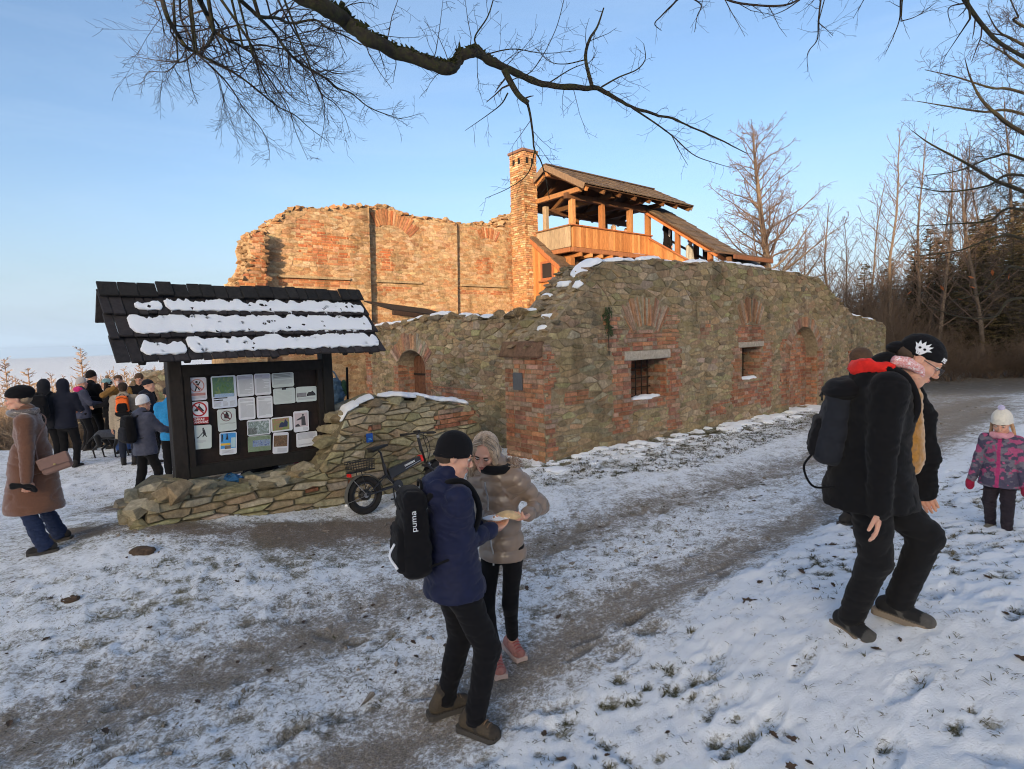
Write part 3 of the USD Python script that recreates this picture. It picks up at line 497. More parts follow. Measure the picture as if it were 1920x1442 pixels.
# ---------------------------------------------------------------- the tall sunlit wall behind
BW = [Frame(B(0, b), D1, UP, -D2) for b in (9.3, 9.68, 9.9, 10.05)]
T = thing('ruined_wall', 'tall sunlit stone and brick wall with three bays, highest part of the ruin', 'wall', B(3, 10.4))
px = [[(470, 745), (432, 547), (452, 520), (468, 497), (472, 480), (466, 458), (474, 436), (496, 433), (499, 520), (499, 745)],
      [(490, 745), (490, 440), (503, 419), (522, 408), (545, 393), (570, 391), (600, 391), (640, 388), (672, 386), (692, 386), (700, 745)],
      [(688, 745), (688, 388), (712, 388), (728, 388), (742, 394), (755, 402), (800, 408), (838, 412), (848, 414), (857, 420), (860, 745)],
      [(846, 745), (846, 418), (880, 420), (905, 417), (925, 421), (938, 425), (942, 416), (952, 404), (968, 398), (1008, 425), (1010, 745)]]
S, K = Pieces(31), Pieces(32); ledge = []
for i, (fr, pp) in enumerate(zip(BW, px)):
    P = [fr.q(*p) for p in pp]; P[0] = (P[0][0] if i else P[1][0] - .35, -.3); P[-1] = (P[-1][0], -.3)
    if i == 0: P.insert(1, (P[1][0] - .25, 2.6))
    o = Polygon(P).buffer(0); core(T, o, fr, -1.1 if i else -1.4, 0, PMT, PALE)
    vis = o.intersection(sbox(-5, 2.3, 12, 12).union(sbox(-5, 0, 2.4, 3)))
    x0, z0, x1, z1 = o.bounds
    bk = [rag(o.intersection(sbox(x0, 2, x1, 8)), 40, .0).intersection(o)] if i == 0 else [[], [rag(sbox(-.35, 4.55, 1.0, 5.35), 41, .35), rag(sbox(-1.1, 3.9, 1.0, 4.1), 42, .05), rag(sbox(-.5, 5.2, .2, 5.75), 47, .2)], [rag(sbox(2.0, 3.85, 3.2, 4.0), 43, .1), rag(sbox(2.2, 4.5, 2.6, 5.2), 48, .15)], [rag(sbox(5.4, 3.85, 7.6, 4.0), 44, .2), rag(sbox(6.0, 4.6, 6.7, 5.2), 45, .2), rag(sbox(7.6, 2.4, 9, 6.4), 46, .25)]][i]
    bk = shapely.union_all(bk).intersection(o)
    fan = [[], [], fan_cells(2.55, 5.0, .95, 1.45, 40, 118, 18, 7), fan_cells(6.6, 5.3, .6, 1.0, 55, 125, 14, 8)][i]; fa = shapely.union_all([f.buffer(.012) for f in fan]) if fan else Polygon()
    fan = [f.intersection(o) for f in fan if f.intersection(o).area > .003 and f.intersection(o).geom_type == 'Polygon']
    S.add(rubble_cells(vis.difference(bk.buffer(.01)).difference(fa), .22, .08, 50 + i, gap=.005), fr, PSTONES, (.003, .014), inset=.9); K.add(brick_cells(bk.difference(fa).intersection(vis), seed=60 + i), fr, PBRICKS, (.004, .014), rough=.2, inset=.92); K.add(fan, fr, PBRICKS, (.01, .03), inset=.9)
    cr = LineString(P[1:-1] if i else P[2:-1])
    S.rocks([fr.p(x + rng.uniform(-.05, .05), z - .02 + rng.uniform(-.05, .05), -d) for t in np.arange(0, cr.length, .15) for x, z in [cr.interpolate(t).coords[0]] for d in (.04, .3, .6, .95)], .13, PSTONES * .8)
    if i in (1, 2, 3):
        xa, xb = ((-1.1, 1.0), (2.0, 3.6), (5.3, 7.4))[i - 1]; ledge.append(obox(fr.p(xa, 4.12, 0), D1 * (xb - xa), -D2 * .09, UP * .07))
K.add(brick_cells(sbox(9.3, 2.4, 10.0, BW[0].q(496, 433)[1]), seed=71), Frame(B(BW[0].q(499, 500)[0], 0), D2, UP, D1), PBRICKS, (.005, .015), inset=.93)
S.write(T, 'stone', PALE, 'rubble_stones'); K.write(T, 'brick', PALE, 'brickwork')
for l in ledge: part(T, 'ledge', l, PALE, tint=(.34, .26, .16))

# ---------------------------------------------------------------- chimney
CF = Frame(B(0, 9.15), D1, UP, -D2); xa, _ = CF.q(982, 350); xb, _ = CF.q(1006.5, 350); ztop = CF.q(982, 283)[1]
CL = Frame(B(xa, 0), D2, UP, -D1); yb, _ = CL.q(957, 350)
T = thing('chimney', 'tall square brick chimney with a flat cap rising from the sunlit wall', 'chimney', B((xa + xb) / 2, 9.7))
part(T, 'shaft_core', obox(B(xa + .01, 9.16, 2), D1 * (xb - xa - .02), D2 * (yb - 9.17), UP * (ztop - 2)), PALE, tint=PMT)
K = Pieces(41); hs = [sbox(xa + (xb - xa) * c - .07, ztop - .42, xa + (xb - xa) * c + .07, ztop - .2) for c in (.3, .7)]; hl = [sbox(9.15 + (yb - 9.15) * c - .07, ztop - .42, 9.15 + (yb - 9.15) * c + .07, ztop - .2) for c in (.3, .7)]
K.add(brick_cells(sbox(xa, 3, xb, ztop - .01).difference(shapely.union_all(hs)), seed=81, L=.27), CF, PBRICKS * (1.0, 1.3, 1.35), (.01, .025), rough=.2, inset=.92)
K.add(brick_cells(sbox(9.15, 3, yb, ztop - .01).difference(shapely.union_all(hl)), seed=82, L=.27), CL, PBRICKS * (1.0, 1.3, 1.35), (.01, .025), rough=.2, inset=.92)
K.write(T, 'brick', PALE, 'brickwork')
sm = M('soot', (.008, .007, .006), .95)  # flat black panels paint the unlit depth of the openings
for p in hs: part(T, 'smoke_hole', prism(p, CF, -.01, .003), sm)
for p in hl: part(T, 'smoke_hole', prism(p, CL, -.01, .003), sm)
part(T, 'cap', bevbox(B((xa + xb) / 2, (9.15 + yb) / 2, ztop + .05), D1 * (xb - xa + .13), D2 * (yb - 9.15 + .13), UP * .1, .02), M('cap_stone', (.16, .09, .07), .85, noise=.3))
part(T, 'lightning_rod', tube([B((xa + xb) / 2, 9.6, ztop + .08), B((xa + xb) / 2, 9.6, ztop + 1.0)], .008, 5), IRON)
# ================================================================ the timber lookout gallery on the ruin
def plank_mat(name, c, n=.3): return M(name, c, .75, noise=n, scale=9, bump=.25, bscale=30, tinted=True, stretch=(3, 3, .6))
PL = plank_mat('larch_planks', (.45, .23, .09)); SH = plank_mat('wooden_shingles', (.12, .09, .065), .4)
LARCH = np.array([(.46, .235, .085), (.42, .2, .07), (.5, .27, .11), (.38, .175, .06)]) * (.86, .77, .74); GREYED = np.array([(.27, .21, .14), (.3, .235, .16), (.24, .185, .125)]); SHC = np.array([(.16, .115, .078), (.135, .098, .068), (.185, .135, .09), (.12, .088, .064)]) * .68
tr = np.random.default_rng(5)
def pick(p): return p[tr.integers(len(p))] * tr.uniform(.85, 1.15)
def beam(parent, p, q, w=.16, h=.18, tint=(.36, .17, .065), name='beam', up=UP):
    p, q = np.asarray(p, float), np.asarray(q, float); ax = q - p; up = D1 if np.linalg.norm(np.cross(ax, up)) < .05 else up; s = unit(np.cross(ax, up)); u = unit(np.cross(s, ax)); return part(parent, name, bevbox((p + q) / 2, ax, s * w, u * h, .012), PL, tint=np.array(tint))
def shingle_slope(parent, A, along, W, up, Ln, rows, wmean, nrm, pal, thick=.028, name='shingle', rag_=.02):
    """Rows of single shingles on a slope: corner A, width W along, length Ln up the slope."""
    ex = Ln / rows
    for r in range(rows):
        x = 0.0
        while x < W - .03:
            w = min(wmean * tr.uniform(.75, 1.3), W - x); l = ex * 1.18; o = A + along * x + up * (r * ex - .02 + tr.uniform(-rag_, rag_))
            tl = nrm * (thick + tr.uniform(0, .012)); lift = nrm * (.034 * 1.0)
            v0 = o + lift; part(parent, name, obox(v0, along * (w - .008), up * l - lift * .9, tl), SH, tint=pick(pal)); x += w
T = thing('lookout_gallery', 'roofed larch viewing gallery with covered stairs above the ruin', 'gallery', B(10.5, 8, 0))
A0, A1, BF, BK, ZF, ZR, ZP = 8.34, 12.76, 7.5, 9.75, 5.36, 6.08, 7.02
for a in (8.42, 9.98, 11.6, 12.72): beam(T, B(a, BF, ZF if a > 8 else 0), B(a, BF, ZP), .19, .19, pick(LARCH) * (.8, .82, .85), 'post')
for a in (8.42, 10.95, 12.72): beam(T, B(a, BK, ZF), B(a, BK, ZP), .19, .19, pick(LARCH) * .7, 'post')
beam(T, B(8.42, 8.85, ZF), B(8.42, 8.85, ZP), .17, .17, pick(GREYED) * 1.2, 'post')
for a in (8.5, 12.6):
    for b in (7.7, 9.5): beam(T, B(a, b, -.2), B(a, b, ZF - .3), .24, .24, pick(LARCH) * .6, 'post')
for b in (BF, BK): beam(T, B(8.1, b, ZP + .09), B(14.3, b, ZP + .09), .18, .2, (.09, .042, .02), 'wall_plate')  # dark brown tint also carries the shade under the eaves
for a in (8.3, 10.0, 11.6, 12.8): beam(T, B(a, 6.95, ZP + .22), B(a, 10.3, ZP + .22), .17, .17, pick(LARCH) * (.7 if a < 8.4 else .22), 'tie_beam')  # inner tie beams darkened: under-roof shade put into the tint
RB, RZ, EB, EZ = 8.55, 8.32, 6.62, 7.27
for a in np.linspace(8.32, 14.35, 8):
    for s in (-1, 1): beam(T, B(a, RB + s * .02, RZ - .12), B(a, RB + s * (RB - EB - .05), EZ - .09), .12, .14, pick(LARCH) * (.85 if a < 8.4 else .28), 'rafter')  # rafters behind the gable darkened, their shade painted into the colour
beam(T, B(8.2, RB, RZ - .22), B(14.4, RB, RZ - .22), .16, .2, (.3, .14, .055), 'ridge_beam')
for s in (-1, 1):
    upv = unit(D2 * (-s) * (RB - EB) + UP * (RZ - EZ)); nr = unit(np.cross(D1, upv)); nr = nr if nr[2] > 0 else -nr; Ln = math.hypot(RB - EB, RZ - EZ)
    part(T, 'roof_boarding', obox(B(8.18, RB + s * (RB - EB), EZ), D1 * 6.3, upv * Ln, nr * .03), PL, tint=(.08, .04, .02))
    shingle_slope(T, B(8.14, RB + s * (RB - EB + .03), EZ + .03), D1, 6.38, upv, Ln, 5, .17 if s < 0 else .3, nr, SHC)
    for a in (8.12, 14.5): beam(T, B(a, RB + s * (RB - EB), EZ - .02), B(a, RB, RZ + .0), .05, .2, (.17, .115, .075), 'barge_board')
beam(T, B(8.12, RB, RZ + .1), B(14.52, RB, RZ + .1), .2, .05, (.07, .05, .04), 'ridge_cap')
def planks(parent, f, n, w, pal, name='plank'):
    """f(s) gives (bottom, top) of plank s in 0..1."""
    for i in range(n):
        (p0, p1), (q0, q1) = f(i / n), f((i + 1) / n); g = (q0 - p0) * .03; th = (np.cross(unit(q0 - p0), UP)) * (.022 + tr.uniform(-.004, .004)); v = [p0 + g, q0 - g, q1 - g, p1 + g]
        part(parent, name, (np.array(v + [x + th for x in v]), np.vstack([BOXF, BOXF[:, ::-1]]) if False else BOXF[:, ::-1]), PL, tint=pick(pal))
planks(T, lambda s: (B(A0 + (A1 - A0) * s, BF - .13, ZF), B(A0 + (A1 - A0) * s, BF - .13, ZR)), 36, .12, LARCH)
planks(T, lambda s: (B(A0 - .13, BK - (BK - BF + .13) * s, ZF), B(A0 - .13, BK - (BK - BF + .13) * s, ZR)), 18, .12, GREYED)
beam(T, B(A0 - .16, BF - .15, ZR + .025), B(A1 + .02, BF - .15, ZR + .025), .13, .05, (.3, .11, .045), 'hand_rail'); beam(T, B(A0 - .15, BK, ZR + .02), B(A0 - .15, BF - .2, ZR + .02), .13, .05, (.2, .1, .05), 'hand_rail')
beam(T, B(A0 - .1, BF - .1, ZF - .1), B(A1 + .1, BF - .1, ZF - .1), .2, .16, (.24, .1, .045)); beam(T, B(A0 - .08, BF - .1, ZF - .1), B(A0 - .08, BK + .2, ZF - .1), .2, .16, (.24, .1, .045))
part(T, 'floor', obox(B(A0, BF, ZF - .08), D1 * (A1 - A0 + 1.6), D2 * (BK - BF), UP * .06), PL, tint=(.3, .16, .07))
for a in np.arange(8.6, 12.6, .55): beam(T, B(a, BF - .25, ZF - .26), B(a, BK, ZF - .26), .12, .14, pick(LARCH) * .9, 'joist')
part(T, 'back_parapet', obox(B(A0, BK, ZF), D1 * (A1 - A0 + 1.4), D2 * .03, UP * (ZR - ZF)), PL, tint=(.3, .15, .06))
# covered stairs coming down towards the front wall
SA0, SA1 = 12.72, 14.1; st = lambda b, z0: z0 + (b - 7.5) * (6.06 - 4.97) / (7.5 - 5.69)
planks(T, lambda s: (B(SA0 - .1, 7.4 - 3.3 * s, st(7.4 - 3.3 * s, 5.35)), B(SA0 - .1, 7.4 - 3.3 * s, st(7.4 - 3.3 * s, 6.06))), 26, .12, LARCH)
beam(T, B(SA0 - .12, 7.5, 6.1), B(SA0 - .12, 4.0, st(4.0, 6.1)), .13, .05, (.3, .11, .045), 'hand_rail'); beam(T, B(SA1, 7.5, 6.1), B(SA1, 4.0, st(4.0, 6.1)), .1, .08, (.05, .03, .02), 'hand_rail')
beam(T, B(SA0 - .05, 7.5, 5.25), B(SA0 - .05, 3.9, st(3.9, 5.25)), .1, .22, (.24, .1, .045), 'stringer'); beam(T, B(SA1, 7.5, 5.25), B(SA1, 3.9, st(3.9, 5.25)), .1, .22, (.2, .09, .04), 'stringer')
for i, b in enumerate(np.linspace(7.35, 4.0, 14)): part(T, 'step', obox(B(SA0, b, st(b, 5.3)), D1 * (SA1 - SA0), D2 * .27, UP * .045), PL, tint=pick(LARCH) * .8)
rz = lambda b: 7.16 + (b - 7.5) * (7.14 - 4.88) / 3.38
for b in (6.1, 4.72): beam(T, B(SA0 - .02, b, st(b, 5.3) if b > 4 else 3), B(SA0 - .02, b, rz(b) - .12), .17, .17, pick(LARCH) * (.75, .7, .7), 'post'); beam(T, B(SA1, b + .1, st(b, 5.3)), B(SA1, b + .1, rz(b) - .12), .17, .17, (.09, .045, .025), 'post')
beam(T, B(SA1, 7.45, 5.4), B(SA1, 7.45, 7.1), .17, .17, (.09, .045, .025), 'post')
for a in (SA0 - .1, SA1 + .05): beam(T, B(a, 7.75, rz(7.75) - .08), B(a, 3.4, rz(3.4) - .08), .1, .2, (.4, .14, .05), 'rafter')
upv = unit(D2 * 1 + UP * (7.14 - 4.88) / 3.38); nr = unit(np.cross(D1, upv)); nr = nr if nr[2] > 0 else -nr; Ln = 4.35 / (upv @ D2)
part(T, 'roof_boarding', obox(B(SA0 - .28, 3.42, rz(3.42)), D1 * 1.75, upv * Ln, nr * .03), PL, tint=(.1, .05, .025)); shingle_slope(T, B(SA0 - .3, 3.38, rz(3.38) + .03), D1, 1.8, upv, Ln, 9, .2, nr, SHC * .9)
part(T, 'porch_roof', cat([obox(B(11.3, 3.0, 4.72), D1 * 2.6, D2 * 1.1 + UP * .25, UP * .05)]), SH, tint=(.08, .05, .035)); beam(T, B(11.3, 3.02, 4.66), B(13.9, 3.02, 4.66), .08, .14, (.14, .06, .03), 'fascia')
for a in (11.5, 13.8): beam(T, B(a, 3.3, 0), B(a, 3.3, 4.7), .16, .16, (.12, .06, .03), 'post')
# the boarded lean-to with its little window
LA = 8.0; lz = lambda b: 6.06 + (b - 9.42) * (6.06 - 4.46) / 2.06
W_ = [T, None]; planks(T, lambda s: (B(LA, 9.3 - 2.9 * s, 3.2), B(LA, 9.3 - 2.9 * s, lz(9.3 - 2.9 * s) - .02)), 20, .14, LARCH * (1.0, .93, .85))
upv = unit(D2 * 2.06 + UP * 1.6); nr = unit(np.cross(D1, upv)); nr = nr if nr[2] > 0 else -nr; Ln = 3.3 / (upv @ D2)
part(T, 'roof_boarding', obox(B(LA - .12, 6.15, lz(6.15)), D1 * 2.9, upv * Ln, nr * .03), PL, tint=(.1, .05, .025)); shingle_slope(T, B(LA - .16, 6.12, lz(6.12) + .03), D1, 2.95, upv, Ln, 9, .26, nr, SHC * (1.1, 1.0, .95))
beam(T, B(LA - .12, 6.1, lz(6.1) - .06), B(LA - .12, 9.45, lz(9.45) - .06), .04, .16, (.3, .11, .045), 'barge_board')
wf = part(T, 'window_frame', cat([obox(B(LA - .05, b0, z0), D2 * (b1 - b0), D1 * .05, UP * (z1 - z0)) for b0, b1, z0, z1 in ((8.03, 8.11, 4.28, 4.96), (8.62, 8.7, 4.28, 4.96), (8.11, 8.62, 4.88, 4.96), (8.11, 8.62, 4.28, 4.36))]), PL, tint=(.26, .09, .04))
part(wf, 'pane', obox(B(LA - .03, 8.11, 4.36), D2 * .51, D1 * .01, UP * .52), M('dark_glass', (.015, .015, .018), .12, spec=.6)); part(wf, 'sill', obox(B(LA - .12, 7.98, 4.22), D2 * .77, D1 * .12, UP * .05), PL, tint=(.22, .08, .035))
# a low shed roof inside the walls
T = thing('shed_roof', 'low dark boarded roof just showing above the wall with the arched door', 'roof', B(2, 8, 0))
for i in range(7): part(T, 'plank', obox(B(1.0, 7.0 + i * .25, 3.07 + i * .05), D1 * 2.1 - UP * .22, D2 * .24 + UP * .05, UP * .035), PL, tint=np.array((.012, .009, .008)) * tr.uniform(.8, 1.2))  # near-black tint paints the shade on this roof face
beam(T, B(1.0, 7.0, 3.02), B(3.1, 7.0, 2.8), .08, .12, (.05, .028, .018), 'fascia')
for a, b in ((1.2, 7.2), (2.9, 7.2), (1.2, 8.5), (2.9, 8.5)): beam(T, B(a, b, -.2), B(a, b, 2.8), .14, .14, (.1, .06, .04), 'post')

# ================================================================ notice board with shingled roof on its stone base
KD = V(math.sqrt(.5), math.sqrt(.5), 0); KN = V(math.sqrt(.5), -math.sqrt(.5), 0); K0 = V(-3.98, 6.7, 0)
KF = Frame(K0, KD, UP, KN)
def K_(t, o, z): return K0 + KD * t + KN * o + UP * z
T = thing('notice_board', 'tarred timber notice board under a steep snowy shingle roof', 'notice board', K_(.95, 0, .5))
BLK = np.array([(.013, .010, .009), (.016, .013, .011), (.010, .009, .008), (.019, .015, .013)]); DK = lambda: pick(BLK)
TW = M('tarred_timber', (.02, .016, .014), .7, noise=.45, scale=12, bump=.35, bscale=40, tinted=True, stretch=(2, 2, 1)); GRN = M('mossy_shingles', (.03, .028, .024), .8, noise=.45, scale=15, bump=.4, bscale=35, tinted=True)
def kb(name, p, q, w, h, tint=None, par=None): p, q = np.asarray(p), np.asarray(q); ax = q - p; s = KN if abs(ax @ KN) < .5 * np.linalg.norm(ax) else KD; u = unit(np.cross(s, ax)); return part(par or T, name, bevbox((p + q) / 2, ax, s * w, u * h, .01), TW, tint=DK() if tint is None else tint)
for t in (-.02, 1.9): kb('post', K_(t, -.03, .45), K_(t, -.03, 2.62), .16, .15)
for z, h in ((2.0, .14), (.77, .15)): kb('frame_bar', K_(.05, .0, z), K_(1.83, .0, z - (.05 if z < 1 else .02)), .09, h)
for t in (.1, 1.78): kb('frame_bar', K_(t, .0, .82), K_(t, .0, 1.95), .085, .08)
for i, z in enumerate(np.linspace(.8, 1.98, 8)[:-1]): part(T, 'board', bevbox(K_(.94, -.035, z + .083), KD * 1.7, KN * .03, UP * .178, .004), TW, tint=np.array((.016, .010, .008)) * tr.uniform(.85, 1.2))
RZ2, EZF, EOF = 2.9, 2.13, .62; EZ2, EO = EZF, EOF; T0, T1 = -.70, 2.49
for t in (-.45, -.02, .95, 1.9, 2.3):
    for s in (1, -1): kb('rafter', K_(t, 0, RZ2 - .08), K_(t, s * ((EO if s > 0 else .16) - .03), EZ2 if s > 0 else 2.6), .07, .09)
for o, z in ((0, RZ2 - .13), (.33, 2.4)): kb('purlin', K_(T0 + .05, o, z), K_(T1 - .05, o, z), .09, .1)
for t in (-.02, 1.9): kb('tie_beam', K_(t, -.1, 2.2), K_(t, .5, 2.2), .1, .12)
KS = {}
for s in (1, -1):
    EO, EZ2 = (EOF, EZF) if s > 0 else (.16, 2.6)
    upv = unit(-KN * s * EO + UP * (RZ2 - EZ2)); nr = unit(np.cross(KD, upv)); nr = nr if nr @ (KN * s) > 0 else -nr; Ln = math.hypot(EO, RZ2 - EZ2); KS[s] = (upv, nr, Ln); rows = 3 if s > 0 else 1; ex = Ln / rows
    for r in range(rows):
        x = T0
        while x < T1 - .03:
            w = min(tr.uniform(.085, .155), T1 - x); o = K_(x, s * EO, EZ2) + upv * (r * ex - .03 + tr.normal(0, .007)); lift = nr * .05
            m = bevbox(o + KD * (w - .006) / 2 + upv * ex * .6 + nr * .055 - nr * .02, KD * (w - .006), upv * ex * 1.2 - nr * .055, nr * tr.uniform(.024, .036), .006); part(T, 'shingle', m, GRN, tint=np.array((.023, .020, .022)) * tr.uniform(.6, 1.35)); x += w
x = T0
while x < T1 - .03:                                                                     # ridge boards standing proud of the ridge
    w = min(tr.uniform(.12, .2), T1 - x); dz = tr.choice([0, 0, .012, .025]); upv, nr, Ln = KS[1]
    part(T, 'ridge_board', bevbox(K_(x, 0, RZ2 + .03) + KD * w / 2 - upv * .03 + UP * dz + nr * .055, KD * (w - .006), upv * .2, nr * .03, .005), GRN, tint=np.array((.014, .013, .013)) * tr.uniform(.7, 1.3)); x += w
upv, nr, Ln = KS[1]; KR = Frame(K_(0, EOF, EZF) + nr * .068, KD, upv, nr)
def strip(x0, x1, y0, y1, seed, a=.03):
    """A strip of melting snow: scalloped lower edge over the shingle ends, torn upper edge, small holes."""
    r = np.random.default_rng(seed + 70); xs = np.arange(x0, x1, .012); z = np.zeros_like(xs); n1, n2, n3 = (noise3(np.column_stack([xs, z + 9 * i, z]), f, 4, seed) for i, f in ((0, 9), (1, 10), (2, 38)))
    taper = np.clip(np.minimum(xs - x0, x1 - xs) / .04, 0.2, 1) ** .5; m = (y0 + y1) / 2; sc = .016 * np.abs(np.sin(xs * 26 + 2 * n1))
    P = Polygon(list(zip(xs, m + (y0 - m) * taper + sc + .05 * np.maximum(n1 - .5, -.1))) + list(zip(xs, m + (y1 - m) * taper + .17 * (n2 - .55) + .06 * (n3 - .5)))[::-1]).buffer(0)
    return P.difference(shapely.union_all([ragged(r.uniform(x0, x1), r.uniform(y0, y1), r.uniform(.006, .03), r.uniform(.004, .012), int(r.integers(999))) for _ in range(int((x1 - x0) * 9))]))
ex = Ln / 3
for i, (x0, x1, y0, y1, dz) in enumerate([(-.46, -.02, .05, .24, 1), (.0, 2.42, .05, ex - .03, 1), (-.5, 2.42, ex + .01, 2 * ex - .03, 2), (-.4, -.13, 2 * ex + .02, 2 * ex + .16, 3), (-.10, 2.43, 2 * ex + .01, 2 * ex + .2, 4)]):
    solo('snow', snow_patch(strip(x0, x1, y0, y1, i), KR, .007, .018, i, .015, lambda q: -.012 + .03 * (1 - ((q[:, 1] % ex) / ex))), SNOW, ['short snow patch at the left end of the lowest shingle course', 'long strip of snow on the lowest shingle course of the notice board', 'widest strip of snow on the middle shingle course', 'smallest snow patch near the top left of the shingle roof', 'long strip of snow on the top shingle course'][i], 'snow', None, 'stuff', smooth=False)

# ---------------------------------------------------------------- the stone base, rising into a low wall on the right
T2 = thing('stone_wall', 'low dry rubble wall under the notice board, stepping up behind the bicycle', 'wall', K_(1.9, 0, 0))
LW = Frame(K_(0, .36, 0), KD, UP, KN)
prof = [(-.54, -.3), (-.52, .3), (-.45, .62), (-.25, .74), (.1, .64), (.4, .56), (1.0, .53), (1.5, .57), (1.7, .78), (1.86, 1.05), (1.98, 1.28), (2.4, 1.4), (2.9, 1.38), (3.4, 1.3), (3.9, 1.2), (4.3, 1.12), (4.45, .95), (4.5, -.3)]
lo = Polygon(prof); part(T2, 'wall_core', prism(lo, LW, -.75, 0), MORTAR, tint=(.16, .135, .09))
LST = np.array([(.31, .26, .17), (.35, .3, .2), (.26, .215, .14), (.38, .33, .235), (.28, .25, .15), (.3, .23, .145)])
bk = shapely.union_all([rag(sbox(3.5, .85, 4.4, 1.15), 61, .08), sbox(2.3, 1.0, 2.52, 1.07), sbox(1.95, .28, 2.2, .36), sbox(1.3, .3, 1.5, .38)]).intersection(lo)
joint = Polygon([(-1, -.12)] + [(1.9 + .22 * math.sin(z * 9) + .12 * math.sin(z * 23), z) for z in np.arange(-.12, 2, .08)] + [(-1, 2)])
S, K = Pieces(51), Pieces(52); S.add(rubble_cells(lo.intersection(joint).difference(bk.buffer(.01)), .36, .085, 13, gap=.008, drop=.2), LW, LST, (.02, .07), rough=.5, inset=.84)
S.add(rubble_cells(lo.intersection(sbox(-1, -.12, 5, 3)).difference(joint).difference(bk.buffer(.01)), .29, .088, 14, gap=.008, drop=.2), LW, LST * .95, (.015, .055), rough=.5, inset=.84); K.add(brick_cells(bk, seed=15), LW, BRICKS, (.012, .03), rough=.2, inset=.9)
LE = Frame(K_(-.58, -.39, 0), KN, UP, -KD); S.add(rubble_cells(sbox(.02, -.1, .74, .55), .3, .15, 16), LE, LST, (.03, .09), rough=.35)
pts = []
for t, z in [LineString(prof[1:-1]).interpolate(x).coords[0] for x in np.arange(.1, 6.2, .17)]:
    for o in (.26, .05, -.2): pts.append(K_(t + rng.uniform(-.07, .07), o + rng.uniform(-.06, .06), z - .03 + rng.uniform(-.03, .03)))
S.rocks(pts, .19, LST * .9, .42); S.rocks([K_(-.52, .22, .18), K_(-.48, .05, .35), K_(-.54, -.2, .2), K_(-.42, .34, .08), K_(-.45, .33, .52), K_(-.2, .32, .66), K_(.12, .3, .6), K_(-.55, .38, .3), K_(-.35, .4, .2)], .2, LST, .6)
S.write(T2, 'stone', STONE, 'rubble_stones'); K.write(T2, 'brick', BRICK, 'brickwork')
tz = lambda q: np.interp(q[:, 0], [p[0] for p in prof], [p[1] for p in prof]) + .07 + .05 * (noise3(np.pad(q, ((0, 0), (0, 1))), 5, 2, 3) - .5)
KT = Frame(K_(0, 0, 0), KD, KN, UP)
solo('snow', cat([snow_patch(ragged(t, o, a, b, 90 + i, amp=.5), KT, .05, .04, i, .07, tz) for i, (t, o, a, b) in enumerate([(2.95, .2, .3, .16), (3.3, .1, .35, .22), (3.8, .18, .4, .16), (4.2, .2, .16, .12), (2.3, .25, .14, .1), (2.05, .3, .14, .12)])]), SNOW, 'patches of snow on the stones of the low wall behind the bicycle', 'snow', None, 'stuff', smooth=True)
bt, bzz = LW.q(688, 820); bl = M('blue_enamel', (.01, .06, .26), .4, noise=.3, scale=40)
T3 = thing('waymark_plate', 'small blue tin plate fixed to the low wall above the bicycle saddle', 'sign', LW.p(bt, bzz, .05)); part(T3, 'plate', bevbox(LW.p(bt, bzz, .07), KD * .1, KN * .03, UP * .13, .006), bl); part(T3, 'mark', cat([obox(LW.p(bt - .03, bzz - .03 + .02 * i, .086), KD * (.06 - .01 * (i % 2)), KN * .002, UP * .008) for i in range(2)]), M('pale_blue_print', (.1, .35, .6), .5))
# ================================================================ notices pinned to the board, each a thing of its own
PAPER = M('laminated_paper', (.62, .64, .68), .35, noise=.06, scale=8); PAPERG = M('grey_green_paper', (.5, .56, .55), .35, noise=.08, scale=6); INK = M('grey_print', (.3, .31, .36), .6); INKD = M('black_print', (.03, .03, .035), .6)
RED = M('sign_red', (.36, .02, .025), .45); FADED = M('faded_red', (.42, .2, .19), .5, noise=.2, scale=30)
def photo(name, stops, scale=14., dist=1.2):
    if name in mats: return mats[name]
    n = {'p': ('principled_bsdf', {'roughness': .35}), 'g': ('geometry', {}), 'n': ('noise_texture', {'scale': scale, 'detail': 6., 'roughness': .7, 'distortion': dist}), 'r': ('rgb_ramp', {'ramp': [(.0, stops[0])] + [(.3 + .4 * i / (len(stops) - 1), c) for i, c in enumerate(stops)] + [(1., stops[-1])]})}
    mats[name] = usdkit.material(stage, f'/World/Looks/{name}', n, [('g.position', 'n.vector'), ('n.fac', 'r.fac'), ('r.color', 'p.base_color')], surface='p.BSDF'); return mats[name]
def zq(x, y): return KF_N.q(320 + x / 6, 670 + y / 6)
KF_N = Frame(K_(0, .012, 0), KD, UP, KN)
def sheet(TL, TR, BL, cut=.016):
    a, b, c = (np.array(zq(*p)) for p in (TL, TR, BL)); ex = b - a; ey = a - c; w, h = np.linalg.norm(ex), np.linalg.norm(ey); return c, ex / w, np.array([-ex[1], ex[0]]) / w, w, h
